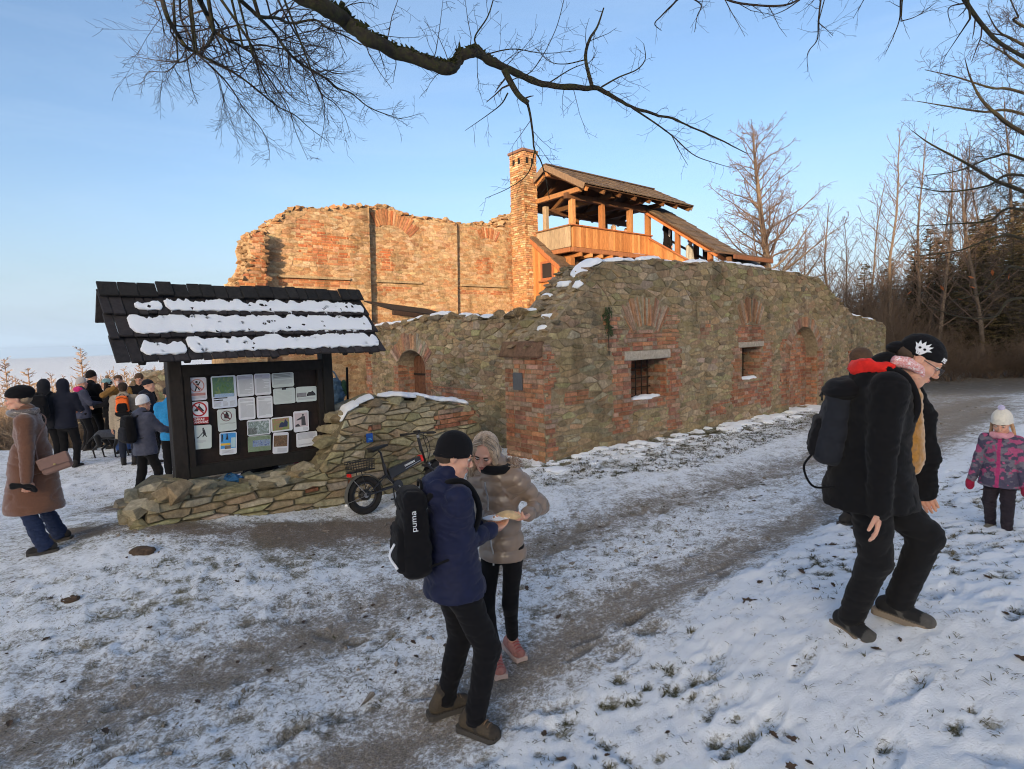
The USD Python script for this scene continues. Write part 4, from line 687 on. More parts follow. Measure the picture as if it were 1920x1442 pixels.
class Sheet:
    def __init__(s, name, label, cat_, TL, TR, BL, mat=PAPER, lift=0., group='notices on the board'):
        s.o, s.x, s.y, s.w, s.h = sheet(TL, TR, BL); s.lift = lift; s.t = thing(name, label, cat_, KF_N.p(*s.o, lift), group)
        s.fr = Frame(KF_N.p(*s.o, lift), KD * s.x[0] + UP * s.x[1], KD * s.y[0] + UP * s.y[1], KN); c = .016; w, h = s.w, s.h
        part(s.t, 'sheet', prism(Polygon([(c, 0), (w - c, 0), (w, c), (w, h - c), (w - c, h), (c, h), (0, h - c), (0, c)]), s.fr, 0, .003), mat)
    def put(s, name, poly, mat, z=.004): poly = affinity.scale(poly, s.w, s.h, origin=(0, 0)); part(s.t, name, prism(poly, s.fr, .001, z), mat)
    def rect(s, name, x0, y0, x1, y1, mat, z=.004): s.put(name, sbox(x0, y0, x1, y1), mat, z)
    def lines(s, x0, y0, x1, y1, n, mat=INK, fill=.38, seed=0):
        r = np.random.default_rng(seed); dy = (y1 - y0) / n; s.put('printed_lines', shapely.union_all([sbox(x0, y1 - (i + fill) * dy, x0 + (x1 - x0) * (1 if r.random() < .75 else r.uniform(.4, .9)), y1 - i * dy) for i in range(n)]), mat)
    def ring(s, cx, cy, r, mat, slash=True, k=.8):
        a = s.w / s.h; disc = Point(0, 0).buffer(r, 24); ringp = disc.difference(Point(0, 0).buffer(r * k, 24))
        if slash: ringp = ringp.union(affinity.rotate(sbox(-r * .9, -r * .09, r * .9, r * .09), -45, origin=(0, 0)))
        s.put('prohibition_ring', affinity.translate(affinity.scale(ringp, 1, a, origin=(0, 0)), cx, cy), mat, .0055)
    def fig(s, pts_list, mat=INKD, z=.0045): s.put('pictogram', shapely.union_all([Polygon(p).buffer(0) for p in pts_list]), mat, z)
    def text(s, txt, cx, cy, hgt, mat, bold=True):
        m = meshkit.text_mesh(txt, hgt, .0015, bold); v = np.array(m.vertices); v[:, 0] += cx * s.w - v[:, 0].mean() * 0 - (v[:, 0].min() + v[:, 0].max()) / 2; v[:, 1] += cy * s.h - hgt / 2; v[:, 2] += .005; part(s.t, 'lettering', (s.fr.P(v), np.array(m.faces)), mat)
def circ(x, y, r, a=.72): return [(x + r * math.cos(t), y + r * a * math.sin(t)) for t in np.linspace(0, 6.2, 12)]
WT = M('white_print', (.75, .75, .75), .5)
s = Sheet('warning_sign', 'sun-faded sign with a climbing figure in a pale red ring', 'sign', (178, 232), (395, 222), (195, 492), M('faded_paper', (.52, .53, .6), .4, noise=.1)); s.rect('band', .08, .2, .92, .32, FADED); s.lines(.1, .06, .9, .16, 2); s.ring(.5, .64, .38, FADED, k=.86)
s.fig([circ(.48, .8, .07), [(.4, .72), (.56, .74), (.58, .55), (.42, .55)], [(.54, .7), (.66, .84), (.7, .82), (.58, .64)], [(.42, .7), (.3, .76), (.3, .72), (.42, .64)], [(.42, .56), (.36, .42), (.42, .4), (.5, .56)], [(.5, .56), (.6, .42), (.65, .45), (.58, .56)]])
s = Sheet('warning_sign', 'red and white sign with a crossed-out tent and white words on red', 'sign', (203, 505), (413, 494), (217, 758)); s.rect('band', .0, .0, 1, .3, RED); s.ring(.5, .66, .43, RED); s.fig([[(.2, .58), (.5, .84), (.8, .56), (.56, .56), (.5, .7), (.44, .57)], [(.47, .8), (.53, .8), (.56, .88), (.5, .9)]])
s.text('ZÁKAZ', .5, .21, .026, WT); s.text('STANOVÁNÍ', .5, .08, .024, WT)
s = Sheet('warning_sign', 'pale sign with a black figure sweeping, lowest of the left column', 'sign', (225, 772), (440, 758), (248, 1040), PAPERG); s.fig([circ(.55, .86, .045), [(.5, .83), (.62, .82), (.7, .62), (.66, .55), (.56, .58)], [(.56, .6), (.5, .5), (.54, .49), (.62, .58)], [(.62, .58), (.72, .49), (.76, .5), (.68, .6)], [(.54, .72), (.28, .5), (.3, .48), (.56, .68)], [(.22, .5), (.32, .52), (.3, .46), (.2, .46)]]); s.lines(.2, .25, .7, .36, 3, seed=3)
s = Sheet('map_poster', 'largest notice, a poster with a green wood map above small print', 'poster', (445, 216), (726, 200), (472, 582), M('poster_paper', (.55, .6, .7), .4)); s.rect('map', .05, .36, .9, .96, photo('wood_map', [(.03, .07, .03), (.08, .16, .05), (.05, .12, .1), (.16, .22, .06), (.05, .1, .22)], 16.)); s.rect('water', .1, .34, .88, .45, photo('blue_map', [(.1, .2, .35), (.3, .42, .6), (.08, .14, .2)], 30.), .0048); s.lines(.06, .2, .9, .33, 2, INKD, .5, 4); s.lines(.06, .04, .35, .2, 6); s.lines(.42, .04, .62, .2, 6, seed=5); s.lines(.7, .04, .92, .2, 6, seed=6)
for i, (lab, a, b, c) in enumerate([('printed page, upper left of the block of four white text sheets', (735, 202), (922, 190), (755, 447)), ('printed page, upper right of the block of four white text sheets', (932, 187), (1116, 178), (948, 430)), ('printed page, lower left of the block of four white text sheets', (752, 460), (940, 447), (768, 710)), ('printed page, lower right of the block of four white text sheets', (956, 441), (1136, 430), (972, 687))]):
    s = Sheet('printed_page', lab, 'notice', a, b, c); s.rect('header', .05, .78, .95, .96, M('lilac_print', (.42, .43, .54), .4), .0035) if i < 2 else None; s.lines(.12, .1, .9, .76, 15, seed=i); s.lines(.1, .82, .9, .92, 2, seed=i + 9)
s = Sheet('printed_page', 'grey landscape text sheet, top right of the board', 'notice', (1132, 182), (1379, 166), (1143, 346), PAPERG); s.rect('header', .05, .6, .95, .95, M('grey_wash', (.38, .42, .43), .4), .0035); s.lines(.08, .65, .85, .92, 3, INKD, .3); s.lines(.08, .2, .9, .5, 5)
s = Sheet('printed_page', 'landscape text sheet with a small black bar at its top edge', 'notice', (1142, 356), (1389, 340), (1158, 532), PAPERG); s.rect('clip', .4, .9, .58, 1.0, INKD, .006); s.lines(.08, .12, .85, .8, 9, M('faint_print', (.4, .45, .46), .6), .3)
s = Sheet('photo_print', 'landscape print with an old view of the buildings, far right of the board', 'picture', (1400, 336), (1632, 322), (1412, 507), PAPERG); s.rect('picture', .04, .32, .5, .6, photo('old_buildings', [(.05, .05, .06), (.25, .25, .27), (.12, .11, .11)], 30.)); s.fig([[(.52, .36), (.95, .38), (.93, .5), (.8, .7), (.72, .62), (.6, .62), (.53, .5)]]); s.lines(.08, .12, .9, .26, 2)
s = Sheet('warning_sign', 'small white sign with a crossed-out campfire in a thin dark ring', 'sign', (510, 592), (719, 572), (535, 840), PAPERG); s.ring(.48, .68, .3, M('dark_red_print', (.13, .03, .04), .5), k=.87); s.fig([[(.36, .6), (.6, .58), (.62, .7), (.55, .84), (.48, .88), (.44, .78), (.36, .74)], [(.32, .54), (.64, .53), (.64, .56), (.32, .57)]]); s.lines(.12, .3, .95, .36, 2, INKD, .2)
s = Sheet('event_poster', 'blue and yellow event poster at the foot of the board', 'poster', (535, 851), (731, 836), (550, 1104)); s.rect('picture', .06, .28, .94, .96, photo('poster_blue', [(.02, .12, .35), (.06, .3, .65), (.04, .22, .55), (.2, .45, .75)], 9.)); s.rect('yellow_band', .06, .42, .62, .52, M('poster_yellow', (.7, .45, .05), .4), .005); s.rect('pale_block', .66, .32, .92, .75, M('poster_pale', (.4, .55, .6), .4), .005); s.rect('dark_block', .3, .26, .64, .4, photo('poster_dark', [(.02, .02, .03), (.2, .15, .1), (.05, .05, .08)], 40.), .0052); s.fig([[(.1, .6), (.18, .6), (.2, .9), (.12, .93)], [(.34, .68), (.5, .66), (.48, .8), (.46, .94), (.4, .94), (.4, .8)]]); s.lines(.15, .06, .8, .2, 4)
s = Sheet('photo_print', 'wide photo print of a grey building and trees', 'picture', (842, 713), (1106, 690), (862, 888)); s.rect('picture', .03, .06, .93, .9, photo('grey_view', [(.06, .08, .08), (.32, .38, .4), (.1, .15, .12), (.5, .56, .6), (.05, .08, .06)], 18.)); s.rect('roofline', .05, .1, .4, .5, photo('grey_house', [(.3, .33, .33), (.05, .06, .06), (.42, .45, .45)], 40.), .005)
s = Sheet('photo_print', 'photo print of people on green grass before a brick ruin', 'picture', (1120, 686), (1362, 660), (1132, 848)); s.rect('picture', .06, .1, .84, .92, photo('grass_people', [(.1, .2, .04), (.2, .3, .08), (.3, .16, .1), (.42, .25, .18)], 14.)); s.fig([[(.35, .3), (.75, .3), (.78, .6), (.66, .85), (.6, .6), (.5, .66), (.4, .55)]], M('dark_blue_print', (.03, .04, .09), .5), .005)
s = Sheet('photo_print', 'photo print of a crowd in blue on a green meadow', 'picture', (862, 892), (1120, 870), (870, 1068)); s.rect('picture', .0, .0, 1, .98, photo('meadow_print', [(.1, .17, .06), (.2, .26, .18), (.14, .2, .1)], 15.)); s.rect('crowd', .2, .3, .97, .72, photo('blue_crowd', [(.04, .06, .14), (.1, .22, .5), (.3, .34, .4), (.05, .1, .3), (.02, .02, .04)], 36.), .005)
s = Sheet('photo_print', 'upright photo print of two brown-coated people', 'picture', (1130, 851), (1306, 842), (1146, 1087)); s.rect('picture', .06, .33, .92, .86, photo('brown_pair', [(.03, .02, .015), (.2, .12, .06), (.08, .05, .03), (.35, .25, .15)], 20.)); s.lines(.3, .06, .9, .24, 4)
s = Sheet('photo_print', 'upright photo print of a person in a dark coat with raised arm', 'picture', (1368, 612), (1540, 596), (1386, 846)); s.rect('picture', .08, .24, .93, .9, M('pale_pink_print', (.5, .43, .46), .4)); s.fig([circ(.62, .8, .07), [(.52, .74), (.74, .74), (.8, .3), (.5, .3)], [(.54, .72), (.2, .6), (.2, .55), (.52, .6)], [(.1, .26), (.45, .26), (.3, .4), (.12, .34)]], M('charcoal_print', (.05, .05, .06), .5), .005); s.lines(.6, .06, .92, .18, 3)
s = Sheet('printed_page', 'landscape letter sheet at the lower right corner of the board', 'notice', (1405, 856), (1641, 826), (1416, 1017)); s.lines(.08, .5, .92, .95, 6); s.lines(.1, .1, .9, .2, 2)
# ================================================================ trees
tg = np.random.default_rng(77)
BARK = M('wet_bark', (.026, .021, .017), .9, noise=.5, scale=20, bump=.6, bscale=25, color2=(.026, .027, .01)); TWIG = M('dark_twigs', (.032, .024, .02), .85); BARKL = M('pale_bark', (.13, .1, .075), .9, noise=.4, scale=8, bump=.5, bscale=12); TWIGL = M('brown_twigs', (.115, .08, .062), .9)
BARKG = M('grey_bark', (.09, .07, .055), .9, noise=.4, scale=8); TWIGG = M('umber_twigs', (.085, .06, .048), .9)
def perp(d): a = np.cross(d, tg.normal(0, 1, 3)); return a / (np.linalg.norm(a) + 1e-9)
def wander(p, d, L, n, wob, bend=V(0, 0, 0)):
    P = [np.asarray(p, float)]; d = unit(d); s = L / n
    for i in range(n): d = unit(d + tg.normal(0, wob, 3) + bend * s); P.append(P[-1] + d * s)
    return np.array(P)
def sprout(P, r0, r1, spacing, length, lvl, out, ang=(35, 65), rmin=.0016, bend=V(0, 0, 0), start=.08, sides=3, zig=.16, flat=0.):
    """Side twigs along a branch, and twigs on those, down to the last level."""
    seg = np.linalg.norm(np.diff(P, axis=0), axis=1); cum = np.concatenate([[0], np.cumsum(seg)]); tot = cum[-1]; x = tot * start + tg.uniform(0, spacing)
    while x < tot:
        i = min(np.searchsorted(cum, x) - 1, len(seg) - 1); f = (x - cum[i]) / max(seg[i], 1e-9); q = P[i] + (P[i + 1] - P[i]) * f; d = unit(P[i + 1] - P[i]); k = x / tot
        a = math.radians(tg.uniform(*ang)); s = perp(d); s[2] *= 1 - flat; s = unit(s); L = length * tg.uniform(.45, 1.15) * (1.15 - .75 * k); rr0 = max((r0 + (r1 - r0) * k) * .5, rmin)
        if L > .03:
            n = max(3, int(L / .12)) if lvl > 0 else 3; n = min(n, 9); W = wander(q, d * math.cos(a) + s * math.sin(a), L, n, zig, bend); out.append((W, np.linspace(rr0, max(rr0 * .35, rmin * .8), n + 1), sides))
            if lvl > 0: sprout(W, rr0, rr0 * .35, spacing * .72, L * .52, lvl - 1, out, ang, rmin, bend, .15, sides, zig, flat)
        x += spacing * tg.uniform(.5, 1.5)
def tubes(L): return cat([tube(P, R, n, caps=False) for P, R, n in L])

# ---------------------------------------------------------------- the old tree whose limbs hang over the track (its trunk stands behind the photographer)
def pxline(L, d0, d1_, jitter=.12): return np.array([at_depth(x, y, d0 + (d1_ - d0) * i / (len(L) - 1) + tg.normal(0, jitter) * (0 < i < len(L) - 1)) for i, (x, y) in enumerate(L)])
z1 = lambda L: [(240 + x / 3.2, y / 3.2) for x, y in L]; z7 = lambda L: [(1220 + x / 2.003, y / 2.003) for x, y in L]
T = thing('old_tree', 'mossy leafless limbs of an old tree hanging over the track', 'tree', (-3.4, -1.2, Z(-3.4, -1.2)))
FORK = V(-2.6, .2, 6.9); tp = spline([(-3.4, -1.2, Z(-3.4, -1.2) - .3), (-3.35, -1.1, 2.2), (-3.1, -.6, 4.6), FORK], 24)
part(T, 'trunk', tube(tp, np.interp(np.linspace(0, 1, 24), [0, .1, .3, 1], [.55, .4, .34, .27]), 16), BARK, True)
main = pxline([(540, -40), (600, 8), (650, 40), (690, 72), (740, 95), (790, 112), (838, 128), (858, 112), (880, 98), (905, 104), (950, 128), (1000, 150), (1060, 165), (1115, 165), (1160, 185), (1210, 210), (1260, 222), (1320, 248), (1400, 288)], 4.3, 6.2, .04)
mw = .68 * np.array([46, 42, 40, 36, 33, 31, 34, 30, 25, 22, 19, 17, 14, 12, 9, 7, 6, 4.5, 2.5]) * .5 / 1060 * np.linspace(4.3, 6.2, 19); lead = spline([FORK, FORK + (main[0] - FORK) * .5 + V(0, 0, .5), main[0]], 8)[:-1]
mp = np.vstack([lead, main]); mr = np.concatenate([np.linspace(.2, mw[0], 7), mw]); sp_ = spline(mp, 150); sr = np.interp(np.linspace(0, 1, 150), np.linspace(0, 1, len(mr)), mr)
sp_ += np.column_stack([noise3(np.column_stack([np.arange(150) * .35, np.zeros(150) + k, np.zeros(150)]), 1, 2, k) - .5 for k in range(3)]) * .03
lv, lf = tube(sp_, sr, 14); w = noise3(lv, 14, 3, 2) - .5; cl = sp_[np.clip(np.arange(len(lv)) // 14, 0, 149)]; lv = lv + (lv - cl) * (w * .7)[:, None]; part(T, 'limb', (lv, lf), BARK, True)
moss = []                                                               # tufts of moss along the upper side
for i in range(900):
    k = tg.integers(20, 100); p = sp_[k] + unit(V(tg.normal(0, .5), tg.normal(0, .5), 1)) * sr[k] * .96; s = tg.uniform(.006, .02); moss.append(hull(p + tg.normal(0, 1, (6, 3)) * s))
part(T, 'moss', cat(moss), M('tree_moss', (.02, .023, .006), .95, noise=.5, scale=40), tint=None, kind='stuff')
subs = [(pxline([(945, 130), (955, 150), (972, 178), (990, 193)], 5.0, 5.0, .02), .028, .022, 'limb'), (pxline([(988, 190), (994, 215), (999, 250), (1002, 280), (1014, 302), (1022, 330), (1030, 372)], 5.0, 5.1, .03), .012, .003, 'branch'), (pxline([(1003, 282), (990, 325), (955, 352), (910, 372)], 5.05, 5.2, .03), .006, .002, 'branch'),
        (pxline([(1110, 162), (1098, 110), (1105, 75), (1120, 50), (1132, 15)], 5.2, 5.4, .05), .018, .006, 'branch'), (pxline([(1128, 163), (1160, 145), (1195, 130), (1210, 110), (1207, 82)], 5.3, 5.6, .04), .008, .003, 'branch'), (pxline([(1185, 202), (1230, 232), (1262, 256), (1300, 290), (1342, 306), (1385, 318)], 5.6, 6.2, .05), .009, .002, 'branch'),
        (pxline([(1098, 112), (1060, 120), (1030, 115), (1005, 90)], 5.3, 5.6, .05), .006, .002, 'branch'), (pxline([(905, 100), (890, 72), (915, 30), (930, -20)], 4.8, 4.6, .05), .008, .004, 'branch'), (pxline([(952, 175), (940, 195), (915, 215), (872, 245)], 5.0, 5.3, .05), .007, .002, 'branch'), (pxline([(1030, 155), (1070, 130), (1100, 118)], 5.1, 5.3, .04), .006, .003, 'branch'), (pxline([(1260, 255), (1275, 285), (1290, 310)], 6, 6.1, .03), .005, .002, 'branch'),
        (pxline([(900, 105), (960, 92), (1020, 100), (1080, 95)], 4.9, 5.3, .06), .006, .002, 'branch'), (pxline([(960, 150), (1000, 130), (1040, 60), (1060, -10)], 5, 5, .06), .004, .003, 'branch')]
LFT = [([(205, 0), (240, 110), (300, 210), (350, 280), (415, 320), (520, 375), (600, 415), (700, 480), (800, 560), (900, 640), (1000, 690), (1080, 760), (1200, 850)], .02, .003), ([(430, 0), (470, 80), (500, 150), (520, 190), (600, 240), (690, 285), (760, 340), (790, 450), (830, 560), (900, 640)], .026, .003), ([(515, 200), (480, 270), (415, 320)], .014, .01), ([(310, 0), (320, 120), (370, 220), (400, 300)], .011, .006),
       ([(560, 0), (650, 130), (740, 270), (800, 400), (880, 520), (960, 640), (1010, 800), (1080, 960)], .013, .002), ([(650, -20), (740, 60), (790, 100), (900, 110), (980, 140), (1120, 120), (1200, 170), (1310, 220), (1400, 270)], .02, .006), ([(790, 110), (880, 200), (950, 300), (1020, 370), (1100, 420), (1200, 480), (1260, 530), (1340, 560), (1440, 640), (1560, 690), (1640, 710), (1760, 680)], .016, .002),
       ([(415, 325), (500, 400), (580, 480), (640, 560), (700, 660), (790, 760), (840, 860), (850, 960)], .009, .002), ([(400, 315), (330, 370), (240, 370), (130, 355), (10, 335)], .008, .002), ([(690, 285), (800, 270), (900, 290), (1000, 310), (1080, 400), (1160, 560), (1180, 700), (1150, 900)], .009, .002), ([(520, 185), (620, 160), (700, 150), (800, 180), (920, 150)], .009, .003), ([(1100, 420), (1160, 560), (1240, 620), (1300, 700), (1340, 830)], .007, .002), ([(300, 370), (230, 430), (130, 430), (90, 470)], .006, .002), ([(750, 340), (860, 420), (960, 560), (1060, 620), (1150, 640)], .008, .002), ([(160, 0), (200, 100), (230, 220), (320, 290)], .006, .003), ([(900, 0), (960, 120), (1040, 260), (1120, 380), (1250, 440), (1400, 420)], .01, .002), ([(830, 0), (880, 140), (1000, 240), (1150, 280), (1260, 320)], .008, .002)]
RGT = [([(330, -120), (130, -20), (80, 20), (40, 60), (15, 90), (40, 115)], .012, .003), ([(150, -10), (190, 20), (175, 60), (165, 120)], .007, .003), ([(220, -60), (290, 0), (400, 20), (500, 20), (560, -5), (640, -60)], .011, .008), ([(650, -60), (640, -10), (630, 80), (625, 150), (590, 200), (590, 270)], .011, .002), ([(630, 85), (660, 110), (685, 135)], .004, .002), ([(820, -40), (800, 0), (760, 70)], .006, .002), ([(960, -60), (940, -10), (935, 70), (910, 140), (880, 205)], .01, .002), ([(940, 80), (1000, 60), (1070, 10)], .005, .002), ([(1150, -60), (1180, 0), (1220, 60), (1260, 110), (1310, 160), (1420, 225)], .022, .016), ([(1200, 70), (1160, 130), (1100, 220)], .009, .002), ([(1190, 10), (1120, 30), (1125, 90)], .008, .002), ([(560, 0), (500, 40), (420, 70)], .006, .002)]
sprigs = []; own = []
for L, ra, rb in LFT: P = spline(pxline(z1(L), 5.2, 6.6, .25), 6 * len(L)); own.append((P, ra, rb))
for L, ra, rb in RGT: P = spline(pxline(z7(L), 5.6, 6.0, .15), 6 * len(L)); own.append((P, ra, rb))
HUB = [V(-2.4, 4.4, 6.6), V(3.2, 4.6, 6.9)]
for P, ra, rb in own:
    part(T, 'branch', tube(P, np.linspace(ra, rb, len(P)), 7), BARK if ra > .012 else TWIG, True); left = P[0][0] < 0
    sprout(P, ra, rb, .10 if left else .13, .62 if left else .4, 2 if left else 1, sprigs, (22, 55), .0014, V(.5, 0, -.22) if left else V(0, 0, -.3), .1)
for P, ra, rb, nm in subs:
    Q = spline(P, 5 * len(P)); part(T, nm, tube(Q, np.linspace(ra, rb, len(Q)), 8), BARK, True); sprout(Q, ra * .7, rb, .10, .36, 2, sprigs, (35, 75), .0015, V(0, 0, 0), .15)
sprout(sp_[45:], .012, .004, .11, .6, 2, sprigs, (40, 85), .0015, V(.1, 0, .25), .02)
for h, sel in ((HUB[0], lambda P: P[0][0] < 0), (HUB[1], lambda P: P[0][0] >= 0)):   # boughs out of the picture that carry the hanging branches
    Q = spline([FORK, (FORK + h) / 2 + V(0, 0, .7), h], 14); part(T, 'limb', tube(Q, np.linspace(.16, .06, 14), 10), BARK, True)
    for P, ra, rb in own:
        if sel(P) and proj_y(P[0]) < 2 if 'proj_y' in globals() else sel(P) and P[0][2] > 4.6: part(T, 'branch', tube(spline([h, (h + P[0]) / 2 + V(0, 0, .25), P[0]], 8), np.linspace(max(ra * 1.6, .02), ra, 8), 7), BARK, True)
part(T, 'twigs', tubes(sprigs), TWIG, kind='stuff')

# ---------------------------------------------------------------- bare trees beyond the ruin
def bare_tree(name, label, base, H, r0, seed, spread=.5, first=.3, nb=26, lean=(0, 0), group='bare trees beyond the ruin', mats_=(BARKL, TWIGL), up=.55, twl=.9, lvl=2, sp=.34, rmin=.006):
    global tg
    tg = np.random.default_rng(seed); base = np.asarray(base, float); T = thing(name, label, 'tree', base, group)
    P = wander(base - V(0, 0, .3), V(lean[0], lean[1], 1), H, 16, .035, V(0, 0, .05)); R = r0 * np.linspace(1, .12, 17) ** .9; R[0] *= 1.25; part(T, 'trunk', tube(P, R, 10), mats_[0], True); tw = []
    for i in range(nb):
        k = first + (1 - first) * (i + tg.uniform(0, .6)) / nb; j = min(int(k * 16), 15); q = P[j] + (P[j + 1] - P[j]) * (k * 16 - j); az = i * 2.4 + tg.uniform(-.5, .5)
        d = V(math.cos(az), math.sin(az), up + .7 * k * tg.uniform(.4, 1.2)); L = H * spread * (1.05 - .78 * k) * tg.uniform(.65, 1.1); r = R[j] * .36; W = wander(q, d, L, 9, .1, V(0, 0, .1)); RR = np.linspace(r, rmin, 10)
        (part(T, 'limb', tube(W, RR, 6), mats_[0], True) if r > .035 and i < 14 else tw.append((W, RR, 4))); sprout(W, r * .6, rmin, sp, twl * (1.15 - .6 * k), lvl - 1, tw, (25, 60), rmin, V(0, 0, .2), .18)
    sprout(P[11:], R[11], rmin, .25, .8, 1, tw, (25, 55), rmin, V(0, 0, .25), .0); part(T, 'crown', tubes(tw), mats_[1], kind=None); return T
def at_xy(px, Y, dz=0): p = at_depth(px, 620, Y); return V(p[0], p[1], Z(p[0], p[1]) + dz)
bare_tree('bare_tree', 'tall spreading bare tree just behind the long wall, its trunk sunlit', at_xy(1440, 30), 12.6, .27, 11, .46, .24, 58, (.05, 0), lvl=3, sp=.15, twl=1.2, rmin=.0078, up=.38)
for i, (px, Y, H, r, lab) in enumerate([(1672, 27, 11.0, .1, 'slim pale bare tree, left of the two straight stems by the forest edge'), (1722, 28, 11.4, .1, 'slim pale bare tree, right of the two straight stems by the forest edge'), (1560, 36, 9.8, .12, 'low reddish bare tree between the spreading tree and the slim stems'), (1352, 42, 8.8, .12, 'distant bushy bare tree behind the stair roof'), (1628, 31, 9.8, .08, 'thin bare tree left of the two straight pale stems'), (1768, 25, 9.6, .09, 'bare grey tree right of the slim stems, before the dark spruces'), (1800, 29, 11.5, .1, 'tall thin bare tree rising above the spruces near the right edge'), (1845, 23.5, 9.0, .1, 'bare tree at the bend of the track, nearest the dark wood'), (1900, 27, 12.5, .12, 'tallest bare tree above the dark wood at the right edge'), (1590, 26, 7.0, .06, 'low thin bare tree behind the end of the long wall'), (1505, 38, 8.6, .1, 'bare tree right of the spreading tree, far off'), (1875, 31, 12, .1, 'slender bare tree behind the bend of the track'), (1745, 33, 10.5, .09, 'bare tree deep in the wood behind the slim stems')]):
    bare_tree('bare_tree', lab, at_xy(px, Y), H, r, 20 + i, .33 if i in (0, 1) else .42, .22, 34, (tg.normal(0, .03), 0), up=.85, twl=.85, sp=.22, rmin=.0066, mats_=(BARKL, TWIGL) if i < 6 else (BARKG, TWIGG))
# the big tree just out of the picture on the right, whose limbs reach in
tg = np.random.default_rng(5); T = thing('bare_tree', 'large bare tree at the right edge with long limbs reaching in front of the sky', 'tree', at_xy(2120, 12.5), 'bare trees beyond the ruin'); b0 = at_xy(2120, 12.5); tw = []
P = spline([b0 - V(0, 0, .3), b0 + V(.05, 0, 2.5), b0 + V(-.1, .1, 6), b0 + V(.1, .2, 10)], 20); part(T, 'trunk', tube(P, np.linspace(.3, .1, 20), 12), BARK, True)
CR_ = [[(1402, 500), (1300, 430), (1240, 370), (1200, 290), (1180, 220)], [(1402, 720), (1300, 680), (1180, 610), (1050, 540), (980, 490)], [(1402, 350), (1280, 330), (1150, 290), (1030, 262)], [(1402, 790), (1270, 830), (1150, 840), (1000, 850)], [(1402, 600), (1290, 590), (1160, 640), (1030, 660)], [(1402, 100), (1380, 60), (1350, 0)], [(1402, 900), (1300, 890), (1160, 940), (1010, 960)], [(1402, 250), (1330, 200), (1240, 150)], [(1402, 430), (1250, 420), (1120, 400), (1000, 380)], [(1402, 1120), (1290, 1190), (1160, 1190), (1040, 1150)], [(1402, 660), (1260, 700), (1110, 720), (980, 700)], [(1402, 170), (1310, 120), (1260, 40)], [(1402, 1010), (1320, 1030), (1240, 1100), (1130, 1130)]]
for L in CR_:
    q = pxline(z7(L), 11.8, 11.0, .3); z = np.clip(q[0][2] - .9, 1.5, 9.5); st_ = P[np.argmin(abs(P[:, 2] - z))]; Q = spline(np.vstack([[st_], q]), 8 * len(L)); r = .05 if len(L) > 4 else .035; part(T, 'limb', tube(Q, np.linspace(r, .006, len(Q)), 7), BARK, True); sprout(Q, r * .5, .005, .13, 1.15, 2, tw, (25, 58), .0032, V(-.05, 0, .12), .15)
part(T, 'twigs', tubes(tw), TWIG, kind='stuff')
lv_ = [];
for (x, y) in [(1815, 518), (1830, 540), (1745, 530), (1890, 525), (1770, 545), (1860, 505), (1795, 560), (1710, 545)]:
    p = at_depth(x, y, 10.9); a = perp(V(0, 1, 0)); b = np.cross(a, unit(tg.normal(0, 1, 3))); lv_.append((np.array([p, p + a * .06 + b * .03, p + a * .13, p + a * .06 - b * .03]), np.array([[0, 1, 2], [0, 2, 3], [0, 2, 1], [0, 3, 2]])))
part(T, 'dry_leaves', cat(lv_), M('dry_leaf', (.3, .1, .035), .8), kind=None)

# ---------------------------------------------------------------- spruces: trunk, and drooping sprays of needles
NEED = usdkit.material(stage, '/World/Looks/spruce_needles', {'p': ('principled_bsdf', {'roughness': .75, 'specular_ior_level': .2}), 'o': ('object_info', {}), 'g': ('geometry', {}), 'n': ('noise_texture', {'scale': 1.4, 'detail': 3.}),
    'r': ('rgb_ramp', {'ramp': [(0, (.026, .025, .011)), (.4, (.045, .04, .018)), (.6, (.075, .056, .027)), (1, (.1, .07, .036))]})}, [('g.position', 'n.vector'), ('n.fac', 'r.fac'), ('r.color', 'p.base_color')], surface='p.BSDF')
def spray_mesh(H, W, seed, whorl=.34, dens=9, droop=-.25, nl=.16, bottom=.06, wid=.035):
    r = np.random.default_rng(seed); vs, fs, st, k = [], [], [], 0
    for z in np.arange(H * bottom, H * .985, whorl):
        f = 1 - z / H; L0 = W * f ** .85 + .1
        for a in np.linspace(0, 2 * math.pi, int(5 + 4 * f), endpoint=False) + r.uniform(0, 6):
            L = L0 * r.uniform(.6, 1.12); a += r.uniform(-.2, .2); zz = z + r.uniform(-.12, .12); d = V(math.cos(a), math.sin(a), droop + .5 * (1 - f)); d /= np.linalg.norm(d); s = V(-d[1], d[0], 0); s /= np.linalg.norm(s) + 1e-9
            st.append((np.array([V(0, 0, zz), V(0, 0, zz) + d * L * .55 + V(0, 0, -.02), V(0, 0, zz) + d * L + V(0, 0, .05 * L)]), np.array([.014, .009, .003]), 3))
            n = max(3, int(L * dens))
            for t in (np.arange(n) + r.uniform(.2, .8, n)) / n:
                p = V(0, 0, zz) + d * L * t + V(0, 0, .05 * L * t * t); l = nl * r.uniform(.6, 1.5) * (1.25 - .7 * t) * min(1.6, .6 + L * .5)
                for sg in (-1, 1):
                    e = p + (s * sg * r.uniform(.6, 1) + d * r.uniform(.4, 1) + V(0, 0, r.uniform(-.45, .2))) * l; w = V(r.normal(0, 1), r.normal(0, 1), r.normal(0, 1)); w = w / np.linalg.norm(w) * wid * r.uniform(.6, 1.3)
                    vs += [p - w * .6, p + w * .6, e + w * .35, e - w * .35]; fs += [[k, k + 1, k + 2], [k, k + 2, k + 3]]; k += 4
    return (np.array(vs), np.array(fs)), tubes(st)
protos = []
